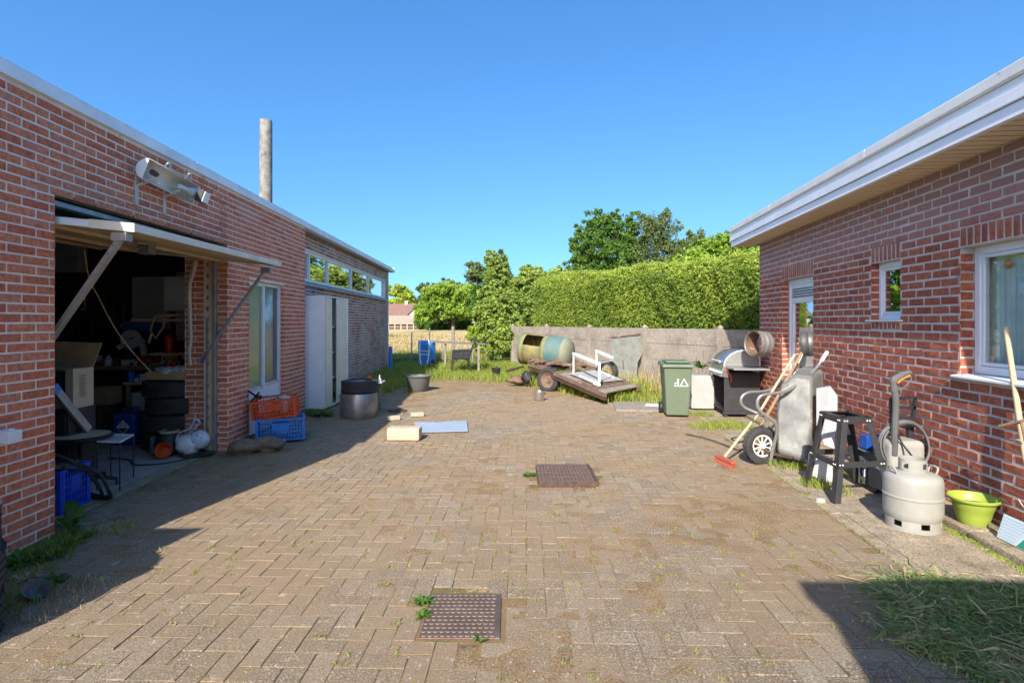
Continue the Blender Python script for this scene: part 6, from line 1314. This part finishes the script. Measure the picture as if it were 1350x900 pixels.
tubeuv([(1184, 514, 4.62), (1194, 509, 4.62), (1201, 500, 4.62), (1200, 494, 4.62)], .006, 'trigger_guard', 'grey', pw_)
m = MB(); Yr = 4.75
for a, b in (((1175, 525), (1207, 524)), ((1177, 537), (1206, 537)), ((1176, 560), (1203, 562)), ((1207, 524), (1202, 562)), ((1175, 525), (1176, 562))): m.bar(P(*a, Yr), P(*b, Yr), .022, .025, (0, 1, 0))
m.bar(P(1180, 553, Yr), P(1202, 553, Yr), .03, .05, (0, 1, 0)); m.bar(P(1199, 562, Yr), P(1202, 590, Yr), .03, .05, (0, 1, 0)); m.build('hose_rack', MT['black'], pw_)
for k, (rx_, rz_, dx) in enumerate(((.205, .21, 0), (.19, .20, .01), (.215, .225, -.006), (.20, .19, .014))):
    m = MB(); cc_ = P(1193, 589, 4.66+.012*k); m.tube([cc_+Vector((math.cos(a)*rx_+dx, .01*math.sin(3*a), math.sin(a)*rz_)) for a in np.linspace(-.5, PI+.6, 40)], .008, 7); m.build('hose_loop', MT['hose'], pw_, smooth=True)
m = MB(); m.tube(crv([P(1183, 572, 4.6), P(1190, 585, 4.58), P(1200, 598, 4.5), P(1206, 606, 4.45)]), .008, 6); m.build('power_cable', MT['black'], pw_)
# small things behind the trestle
m = MB(); g_ = P(1140, 590, 4.95)
m.lathe([(0, 0), (.05, 0), (.05, .16), (.03, .19), (.03, .21), (0, .21)], 16, Vector((g_.x, g_.y, .055))); tag(m.build('glass_jar', MT['glassd'], None, smooth=True), 'empty glass jar on the kerb behind the trestle', 'jar')
m = MB(); m.box(-.10, .10, -.05, .05, 0, .13, Matrix.Rotation(.1, 3, 'Z'), (3.33, 5.08, .33)); tag(m.build('dark_tool_case', MT['dblue'], None, bev=.01), 'small dark blue box perched behind the trestle by the wall', 'box')
m = MB(); m.box(-.11, .11, -.09, .09, 0, .27, Matrix.Rotation(.1, 3, 'Z'), (3.34, 5.1, .056)); tag(m.build('grey_caddy', MT['greypane'], None, bev=.01), 'grey clear-sided caddy on the kerb against the wall behind the trestle', 'caddy')
m = MB(); m.sphere((3.44, 5.0, .36), .035, .035, .05, 10, 8); tag(m.build('red_ball', MT['red'], None, smooth=2), 'little red cap beside the dark box behind the trestle', 'cap')
g_ = G(1082, 662); m = MB(); m.sphere(g_+Vector((0, 0, .01)), .045, .035, .03, 12, 8, .3); tag(m.build('pebble', MT['stone'], None, smooth=2), 'pale rounded stone at the foot of the near trestle leg', 'stone')
# lime flower pot
fp = thing('lime_pot', 'lime-green round plastic planter on the kerb below the big window', 'planter', (3.325, 3.97, .052)); c = Vector((3.325, 3.97, .052))
m = MB(); m.lathe([(0, .0), (.085, .0), (.092, .012), (.105, .06), (.115, .10), (.118, .105), (.135, .165), (.152, .17), (.156, .185), (.150, .19), (.135, .175), (.12, .12), (.10, .05), (0, .045)], 44, c); m.build('pot', MT['lime'], fp, smooth=True)
m = MB(); m.disc(c+Vector((0, 0, .13)), (0, 0, 1), .118, 24); m.build('soil', MT['soil'], fp)
m = MB(); m.tube(crv([c+Vector((.10, -.09, .18)), c+Vector((.17, -.04, .20)), c+Vector((.16, .04, .19))]), .014, 8); m.build('lug', MT['lime'], fp, smooth=True)
# sign board leaning on the wall
sg_ = thing('sign_board', 'pale and green sign board with wavy lines leaning on the kerb at the right edge', 'sign', RW(3.35, .16, .06))
p0, p1 = RW(3.675, .20, .058), RW(2.9, .20, .058); up = Vector((.05, 0, .155)); dd = (p1-p0); nn = dd.normalized().cross(up.normalized()); nn = nn if nn.x < 0 else -nn
def SQ(a, b, k=0): return p0+dd*a+up*b+nn*(.0012*k)
m = MB(); m.slab([SQ(0, 0), SQ(1, 0), SQ(1, 1), SQ(0, 1)], -nn*.012); m.build('board', MT['white'], sg_)
m = MB(); m.poly([SQ(0.004, .02, 1), SQ(.20, .02, 1), SQ(.33, .98, 1), SQ(.004, .98, 1)]); m.build('pale_field', MT['signpale'], sg_)
m = MB(); m.poly([SQ(.21, .02, 1), SQ(.996, .02, 1), SQ(.996, .98, 1), SQ(.34, .98, 1)]); m.build('green_field', MT['signgreen'], sg_)
m = MB()
for k in range(7):
    b0 = .1+.13*k; xe = .20+.13*b0; n_ = 26
    for i in range(n_-1):
        a0, a1 = .01+(xe-.02)*i/n_, .01+(xe-.02)*(i+1)/n_; f0, f1 = b0+.03*math.sin(a0*150), b0+.03*math.sin(a1*150); m.poly([SQ(a0, f0, 2), SQ(a1, f1, 2), SQ(a1, f1+.03, 2), SQ(a0, f0+.03, 2)])
m.build('wave_lines', MT['signline'], sg_)
m = MB()
def sr(a0, a1, b0, b1): m.poly([SQ(a0, b0, 2), SQ(a1, b0, 2), SQ(a1, b1, 2), SQ(a0, b1, 2)])
sr(.33, .355, .35, .90); sr(.357, .42, .80, .90); sr(.357, .40, .58, .67); sr(.357, .42, .35, .45); m.build('white_lettering', MT['wmark'], sg_)
# poles leaning on the wall at the right
rk = thing('pale_pole', 'pale wooden pole leaning on the window sill at the right edge', 'pole', RW(3.5, .1, .05))
a, b = P(1326, 431, 3.86), Vector((3.325, 3.46, .055)); m = MB(); m.tube([a, a.lerp(b, .45)+Vector((-.006, .0, 0)), b], [.016, .018, .017], 10); m.build('shaft', MT['palewood'], rk, smooth=True)
m = MB(); m.bar(a.lerp(b, .27), a.lerp(b, .27)+Vector((.03, -.02, -.03)), .02, .015); m.build('broken_stub', MT['palewood'], rk)
m = MB(); m.tube([P(1318, 562, 3.72), P(1352, 554, 3.55)], [.013, .012], 9); m.tube([P(1348, 556, 3.56), RW(3.45, .05, .055)], .014, 8); tag(m.build('hooked_stick', MT['wood'], None, smooth=True), 'wooden tool with a crosswise handle leaning behind the pale pole', 'tool')
m = MB(); m.tube(crv([RW(3.72, .03, .30), RW(3.62, .05, .24), RW(3.55, .04, .19), RW(3.45, .05, .17), RW(3.35, .04, .12)]), .004, 5); m.tube([P(1331, 578, 3.7), P(1352, 581, 3.6)], .004, 5); tag(m.build('thin_wire', MT['dirtyplate'], None), 'thin pale wire hanging on the wall above the sign board', 'wire')

# ------------------------------------------------------------------ dark timber screen added to the left, just out of view, to throw the corner-shaped shade
sc = thing('shade_screen', 'unseen timber screen added left of the viewer to throw the corner-shaped shade', 'fence', (-3.4, 1.5, 0))
for k in range(7): m = MB(); m.box(-4.15+.175*k, -3.98+.175*k, 1.50, 1.525, .0, 1.80); m.build('board', MT['greywood'], sc)
m = MB(); m.box(-4.15, -2.93, 1.526, 1.56, .4, .47); m.box(-4.15, -2.93, 1.526, 1.56, 1.4, 1.47); m.build('batten', MT['greywood'], sc)

# ------------------------------------------------------------------ plants and ground cover
g = np.random.default_rng(3)
def edge(y): return 14.6
# grass at the end of the yard: dense strip, thinning toward the pavers
n = 42000; X = g.uniform(-3.9, 3.2, n); Y = 12.0+7.4*g.random(n)**.8
lim = np.interp(X, [-3.9, -2.6, -1.7, -.9, 0, .4, .9, 1.5, 2.2, 3.2], [11.4, 12.1, 14.6, 15.4, 14.9, 13.6, 12.2, 11.3, 10.9, 10.6])
keep = (Y > lim+g.normal(size=n)*.35) & (Y < 16.87-(X-1.069)/.522+.1); C = np.stack([X[keep], Y[keep], np.zeros(keep.sum())-.02], 1)
hh = np.where((C[:, 0] > -2.6) & (C[:, 0] < -.2) & (C[:, 1] < 17), .10, .22)
tag(bladeobj('grass', C, hh, .006, MT['grass'], None, .8, 6), kind='stuff')
n = 24000; X = g.uniform(-3.45, 3.1, n); Y = g.uniform(9.3, 15.5, n); 
lim = np.interp(X, [-3.5, -3.2, -2.6, -2.2, .4, .9, 1.5, 2.2, 3.1], [9.3, 9.9, 11.6, 14.5, 13.3, 12.0, 10.9, 10.4, 9.4])
keep = (Y > lim+g.normal(size=n)*.3) & (Y < 16.87-(X-1.069)/.522-.02); X = X[keep]; Y = Y[keep]
tag(bladeobj('grass', np.stack([X, Y, X*0-.02], 1), np.where(X < -2, .26, .17), .007, MT['grass'], None, .8, 7), kind='stuff')
# dry meadow grass beyond the fence
n = 60000; Y = 19.5+46*g.random(n)**1.7; X = (g.uniform(470, 700, n)-675)/FPX*Y
tag(bladeobj('meadow_grass', np.stack([X, Y, X*0-.05], 1), .34, .012+Y*.0007 if False else .02, MT['dry'], None, .6, 8), kind='stuff')
n = 9000; Y = 19.2+3*g.random(n); X = g.uniform(-4.5, .2, n)
tag(bladeobj('tall_weeds', np.stack([X, Y, X*0-.05], 1), .42, .010, MT['grass'], None, .6, 9), kind='stuff')
# weeds along the wall bases, edges and joints
def patch(u, v, rad, n, h, w_, m='grass', lean=.9, z=0, seed=0, nm='weeds'):
    q = G(u, v); gg = np.random.default_rng(seed+int(u*7+v)); r_ = rad*gg.random(n)**.6; a = gg.random(n)*2*PI
    return np.stack([q.x+np.cos(a)*r_, q.y+np.sin(a)*r_, np.full(n, z+.0)], 1)
Ca = [patch(*a) for a in ((960, 562, .35, 900, 0, 0), (935, 563, .3, 500, 0, 0), (1075, 640, .14, 260, 0, 0), (1110, 650, .1, 60, 0, 0), (1035, 614, .2, 300, 0, 0), (1060, 618, .12, 160, 0, 0), (925, 548, .2, 300, 0, 0), (870, 522, .35, 700, 0, 0), (850, 520, .3, 500, 0, 0), (700, 505, .4, 700, 0, 0), (770, 515, .4, 500, 0, 0), (740, 512, .35, 500, 0, 0), (540, 517, .12, 60, 0, 0), (25, 745, .28, 420, 0, 0), (50, 728, .22, 360, 0, 0), (85, 712, .2, 300, 0, 0), (12, 790, .2, 300, 0, 0), (150, 700, .14, 90, 0, 0), (415, 545, .3, 400, 0, 0))]
tag(bladeobj('weeds', np.concatenate(Ca), np.concatenate([np.full(len(q), .05 if 12 < i < 18 else .085) for i, q in enumerate(Ca)]), .0028, MT['grass'], None, .9, 11), kind='stuff')
Cb = [patch(*a) for a in ((100, 775, .16, 130, 0, 0), (60, 800, .2, 160, 0, 0), (170, 690, .12, 90, 0, 0), (862, 500, .22, 500, 0, 0), (850, 505, .2, 300, 0, 0), (385, 572, .2, 160, 0, 0), (355, 580, .15, 120, 0, 0))]
o = bladeobj('dry_weeds', np.concatenate(Cb), np.concatenate([np.full(len(q), .03 if i < 3 or i > 4 else .55) for i, q in enumerate(Cb)]), .002, MT['dry'], None, .7, 12); tag(o, kind='stuff')
# tufts and litter over the pavers
pts = []
for k in range(620):
    y = 2.1+10*g.random()**1.4; x = g.uniform(-2.6, 2.6)*min(1, y/2.5)
    if x > 3.0+.1*y-1.1 or x < -3.1: continue
    x, y = (round(x/U)*U+g.normal()*.004, y) if k % 2 else (x, round(y/U)*U+g.normal()*.004); nn_ = g.integers(3, 16); q = g.normal(size=(nn_, 2))*([.006, .024] if k % 2 else [.024, .006]); pts.append(np.stack([x+q[:, 0], y+q[:, 1], np.zeros(nn_)], 1))
tag(bladeobj('joint_tufts', np.concatenate(pts), .022, .0022, MT['grass'], None, 1.1, 13), kind='stuff')
pts = np.stack([g.uniform(-2.8, 2.9, 1500), 2.0+9*g.random(1500)**1.3, np.full(1500, .004)], 1)
V, F, r = blades(pts, .004, .0018, 9, 15); tag(link('dry_litter', np_mesh('dry_litter', V, F, r), MT['dry']), kind='stuff')
# gravel crumbs
n = 15000; C = np.stack([g.uniform(-3.0, 3.0, n), 1.9+9*g.random(n)**1.4, np.full(n, .003)], 1)
C2 = np.stack([-3.25-.0372*4.5+g.normal(size=900)*.10, g.uniform(3.9, 8.2, 900), np.full(900, .006)], 1)
V, F = leaves(np.concatenate([C, C2]), .0036, .8, 19, 2.0); V[:, 2] = np.abs(V[:, 2]-.002)+.002; tag(link('gravel', np_mesh('gravel', V, F, g.random(len(F))), MT['stone']), kind='stuff')
# broad-leaved plants
def plant(label, c, R, n, L, Wd, seed, h=.5, name='weed_plant', m='weed'):
    gg = np.random.default_rng(seed); mb = MB(); c = Vector(c)
    for k in range(n):
        a = gg.random()*2*PI; d = Vector((math.cos(a), math.sin(a), 0)); s_ = Vector((-d.y, d.x, 0)); el = h*(.3+gg.random()); l = L*(.6+.6*gg.random()); b0 = c+d*R*gg.random()*.4; mb.cr = gg.random()
        P_ = [b0+d*l*t*(1-.25*t*el)+Vector((0, 0, l*el*(t*1.6-t*t*1.15))) for t in (0, .2, .45, .7, .9, 1)]; W_ = [.08, .5, 1, .9, .5, .05]; vs = []
        for q, w_ in zip(P_, W_): vs += [q-s_*Wd*w_*.5+Vector((0, 0, .12*Wd*w_)), q, q+s_*Wd*w_*.5+Vector((0, 0, .12*Wd*w_))]
        mb.add(vs, [(3*i+j, 3*i+j+1, 3*i+j+4, 3*i+j+3) for i in range(5) for j in (0, 1)])
    o = mb.build(name, MT[m], None, smooth=2, rnd=True); return tag(o, label, 'plant')
plant('big broad-leaved dock plant at foot of the brick pillar, by the garage entrance', G(92, 698), .06, 9, .23, .085, 41, 1.0)
plant('low green weeds spreading round the foot of the big dock plant', G(100, 712), .2, 26, .10, .035, 42, .5)
plant('thistle-like weed growing along the left edge of the near manhole cover', G(559, 795), .03, 34, .055, .018, 43, .7)
plant('second clump of weed touching left corner of near manhole cover', G(556, 812), .03, 22, .05, .016, 44, .7)
plant('single little green seedling at the near edge of the manhole cover', G(633, 847), .01, 6, .045, .018, 45, 1.2)
plant('weed clump at the left corner of the raised manhole cover', G(697, 627), .08, 26, .07, .02, 46, .6)
plant('leafy weeds at the foot of the steel locker', G(425, 548), .3, 44, .15, .05, 47, .8)
plant('dark leafy weeds between the locker and the drum', G(405, 546), .2, 30, .14, .05, 48, .8)
plant('flat weeds below the wheelbarrow wheel', G(1040, 612), .2, 40, .09, .035, 49, .5)
plant('low yellowish weeds in front of the trailer side', G(800, 528), .5, 70, .12, .04, 50, .6)
plant('leafy green weeds under the trailer wheel', G(745, 514), .5, 70, .12, .045, 51, .7)
plant('weeds growing against the concrete wall behind the bin', G(862, 510), .4, 60, .18, .05, 52, .9)
plant('yellow-green weeds in front of the garden chair', G(625, 491), .7, 90, .12, .05, 53, .6)
o = plant('tall leafy sapling between the white box and the concrete wall', P(925, 478, 9.9)-Vector((0, 0, .1)), .12, 26, .20, .05, 54, .8)
m = MB(); 
for k in range(5): m.tube(crv([Vector((3.30, 9.85, 0)), Vector((3.35+.02*k, 9.88, .4)), P(908+k*10, 462+abs(k-2)*8, 9.9)]), [.008, .007, .007, .006, .006, .005, .005, .004, .004, .004, .003, .003, .003][:13], 5)
ob = m.build('stems', MT['bark'], None); ob.parent = o; ob.location = ob.location-o.location
plant('mossy yellow-green tuft in the corner of kerb beside the gas bottle', G(1262, 704), .06, 26, .035, .012, 55, .4)
# moss along the kerb foot
n = 2600; yy = g.uniform(1.9, 5.6, n); off = .31+np.abs(g.normal(size=n))*.035; C = np.stack([3.07+.1033*yy-off*.995, yy+off*.103, np.full(n, .004)], 1)
tag(bladeobj('moss', C, .014, .004, MT['leafyel'], None, 1, 16), kind='stuff')
n = 500; yy = g.uniform(2.2, 6.0, n); off = 1.03+g.normal(size=n)*.012; C = np.stack([3.07+.1033*yy-off, yy, np.full(n, .0)], 1)
tag(bladeobj('joint_moss', C, .02, .003, MT['grass'], None, 1, 17), kind='stuff')
# heap of cut grass, lower right
n = 34000; a = g.random(n)*2*PI; r_ = g.random(n)**.62; r_ = np.where(g.random(n) < .07, r_*1.0+.25*g.random(n)**1.5, r_*.95); cx, cy = 2.52, 2.42
ex_ = np.cos(a)*r_*.74*(1+.12*np.sin(3*a+1)+.07*np.sin(7*a)); ey_ = np.sin(a)*r_*.80*(1+.1*np.sin(4*a)); hgt = .12*np.clip(1-r_**2, 0, 1)*(.75+.35*np.sin(ex_*9+2)*np.sin(ey_*8))
C = np.stack([cx+ex_, cy+ey_, .008+hgt*(.55+.45*g.random(n))], 1)
t_ = g.random(n)*2*PI; tl = g.normal(size=n)*.22; L_ = np.where(g.random(n) < .4, .15, .06)*(.4+g.random(n)); D = np.stack([np.cos(t_)*np.cos(tl), np.sin(t_)*np.cos(tl), np.sin(tl)], 1)*L_[:, None]/2
S = np.stack([-np.sin(t_), np.cos(t_), g.normal(size=n)*.5], 1)*(.0014+.0034*g.random(n)**2)[:, None]; B_ = np.stack([g.normal(size=n)*.006, g.normal(size=n)*.006, np.abs(g.normal(size=n))*.008], 1)
V = np.stack([C-D-S, C-D+S, C+B_+S, C+B_-S, C+B_-S, C+B_+S, C+D+S*.3, C+D-S*.3], 1).reshape(-1, 3); V[:, 2] = np.maximum(V[:, 2], .006)
dryf = (g.random(n) < .27) | ((np.abs(C[:, 0]-2.25) < .22) & (np.abs(C[:, 1]-2.3) < .12) & (g.random(n) < .6))
F = np.arange(8*n).reshape(2*n, 4); Fg = F[np.repeat(~dryf, 2)]; Fd = F[np.repeat(dryf, 2)]
cl = thing('grass_clippings', 'heap of cut grass and weeds in the shade at the lower right', 'grass heap', (cx, cy, 0))
for Fx, mn, nm in ((Fg, 'grassdk', 'green_clippings'), (Fd, 'dry', 'dry_clippings')):
    ids = np.unique(Fx); mp = np.zeros(len(V), dtype=int); mp[ids] = np.arange(len(ids)); me = np_mesh(nm, V[ids]-np.array([cx, cy, 0]), mp[Fx], np.repeat(g.random(len(Fx)//2), 2)); o = link(nm, me, MT[mn], cl, Vector((cx, cy, 0))); o['kind'] = 'stuff'
m = MB(); m.sphere((cx, cy, -.03), .60, .60, .09, 26, 8, .1); m.build('heap_core', MT['soil'], cl, smooth=2)
plant('wide pale leaf lying on top of the grass clippings', (2.55, 2.66, .10), .02, 3, .12, .07, 61, .3, 'fallen_leaf')
# sunlit weeds in the gap along the garage threshold
C = np.stack([-3.22-.0372*5+g.normal(size=260)*.03, g.uniform(4.0, 7.6, 260), np.zeros(260)], 1); tag(bladeobj('threshold_weeds', C, .03, .003, MT['grass'], None, 1, 18), kind='stuff')

# more workshop clutter: hand tools on the back wall, jars and parts on the bench and floor
rs = random.Random(31)
for k in range(16):
    x = -7.2+k*.17+rs.uniform(-.03, .03); z = rs.choice([1.55, 1.75, 1.95]); m = MB(); L_ = rs.uniform(.16, .34)
    m.bar((x, 8.80, z), (x+rs.uniform(-.03, .03), 8.80, z-L_), .022, .02); m.box(x-rs.uniform(.03, .07), x+rs.uniform(.02, .06), 8.785, 8.815, z-L_-.05, z-L_)
    tag(m.build('hand_tool', MT[rs.choice(['alu', 'wood', 'red', 'lgrey', 'blue'])], None), 'hand tool hanging in a row on the dark back wall of the garage', 'tool', 'hand tools on the garage back wall')
for k in range(34):
    x = rs.uniform(-6.9, -4.35); y = rs.uniform(7.5, 7.62); z = .901; r_ = rs.uniform(.02, .055); hgt = rs.uniform(.03, .12); m = MB()
    if k % 3 == 0: m.sphere((x, y, z+hgt*.5), r_*1.3, r_, hgt*.5, 10, 6, .7); o = m.build('rag', MT[rs.choice(['cloth', 'burlap', 'red', 'dblue'])], None, smooth=2); tag(o, 'crumpled rag among the clutter on the garage workbench', 'rag', 'rags on the garage workbench')
    elif k % 3 == 1: m.lathe([(0, z), (r_, z), (r_, z+hgt), (r_*.5, z+hgt*1.25), (r_*.5, z+hgt*1.5), (0, z+hgt*1.5)], 10, (x, y, 0)); o = m.build('jar', MT[rs.choice(['dirtyplate', 'yellow', 'alu', 'lgrey', 'pvc'])], None, smooth=True); tag(o, 'little jar along the front of the garage workbench', 'jar', 'jars on the garage workbench')
    else: m.bar((x-.08, y, z+.015), (x+.10, y+rs.uniform(-.04, .04), z+.02+rs.uniform(0, .05)), .025, .02); m.bar((x+.09, y, z+.02), (x+.12, y, z+.07), .05, .03); o = m.build('spanner', MT[rs.choice(['alu', 'steel', 'lgrey', 'wood'])], None); tag(o, 'loose tool lying along the front of the garage workbench', 'tool', 'loose tools on the garage workbench')
for k, (x, y, w_, d_, h_, mn, lb) in enumerate(((-5.25, 6.9, .4, .3, .45, 'rustiron', 'dark red metal chest on the garage floor left of the blue canister'), (-5.15, 6.95, .3, .25, .22, 'card', 'cardboard box on top of the dark red metal chest'), (-5.75, 7.0, .35, .3, .6, 'dblue', 'tall dark blue tub at the back of the garage floor'), (-4.9, 7.35, .3, .2, .55, 'lgrey', 'pale grey case standing behind the blue canister'), (-6.2, 7.1, .4, .3, .35, 'burlap', 'brown sack-like bundle at the back left of the garage floor'))):
    z0 = .465 if k == 1 else .014; m = MB(); m.box(x-w_/2, x+w_/2, y-d_/2, y+d_/2, z0, z0+h_); tag(m.build('storage_box', MT[mn], None, bev=.012), lb, 'box')
cbt = thing('work_table', 'low table just behind the tyre stack heaped with tools', 'table', (-4.55, 7.15, .014)); m = MB(); m.box(-4.95, -4.2, 7.0, 7.4, .70, .73); m.build('table_top', MT['palewood'], cbt)
for x in (-4.92, -4.25):
    for y in (7.02, 7.36): m = MB(); m.box(x, x+.04, y, y+.04, .014, .699); m.build('leg', MT['wood'], cbt)
for k in range(16):
    x = rs.uniform(-4.9, -4.25); y = rs.uniform(7.03, 7.2); m = MB(); r_ = rs.uniform(.02, .05)
    m.box(-r_*1.5, r_*1.5, -r_, r_, 0, rs.uniform(.03, .14), Matrix.Rotation(rs.uniform(0, 3), 3, 'Z'), (x, y, .731)); tag(m.build('machine_part', MT[rs.choice(['alu', 'blue', 'lgrey', 'rustiron', 'dirtyplate', 'dark'])], None, bev=.004), 'small machine part heaped on the low table behind the tyres', 'part', 'parts on the low garage table')

plant('pale sprawling weed clump against the brick pillar beside the left tyres', G(30, 742), .14, 60, .10, .03, 71, .8)
plant('bright narrow-leaved weeds trailing out from the pillar foot toward the yard', G(62, 733), .18, 60, .11, .018, 72, .5)
plant('small weeds just inside the shade near the grey bowl', G(70, 765), .12, 30, .06, .02, 73, .5)
plant('dry curled leaves fallen by the pillar corner in the shade', G(36, 762), .12, 20, .05, .02, 74, .5, 'dry_leaves', 'dry')

# tall seeding grass and weeds swallowing the trailer
n = 5200; X = g.uniform(.2, 2.9, n); Y = 10.9+4.6*g.random(n); keep = (Y < 16.87-(X-1.069)/.522-.1) & (Y > 13.4-1.35*X+g.normal(size=n)*.25); X = X[keep]; Y = Y[keep]
tag(bladeobj('tall_grass', np.stack([X, Y, X*0-.02], 1), .36, .006, MT['grass'], None, .7, 21), kind='stuff')
n = 2200; X = g.uniform(.4, 3.6, n); Y = 9.8+4.6*g.random(n); keep = (Y < 16.87-(X-1.069)/.522-.05) & (Y > 16.0-X/.522) ; X = X[keep]; Y = Y[keep]
tag(bladeobj('seeding_grass', np.stack([X, Y, X*0-.02], 1), .55, .005, MT['dry'], None, .6, 22), kind='stuff')

Cw = np.concatenate([patch(u_, v_, .28, 260, 0, 0) for u_, v_ in ((752, 516), (768, 519), (784, 523), (800, 526), (815, 528), (700, 503), (690, 506))])
tag(bladeobj('trailer_weeds', Cw, .20, .006, MT['grass'], None, .9, 23), kind='stuff')
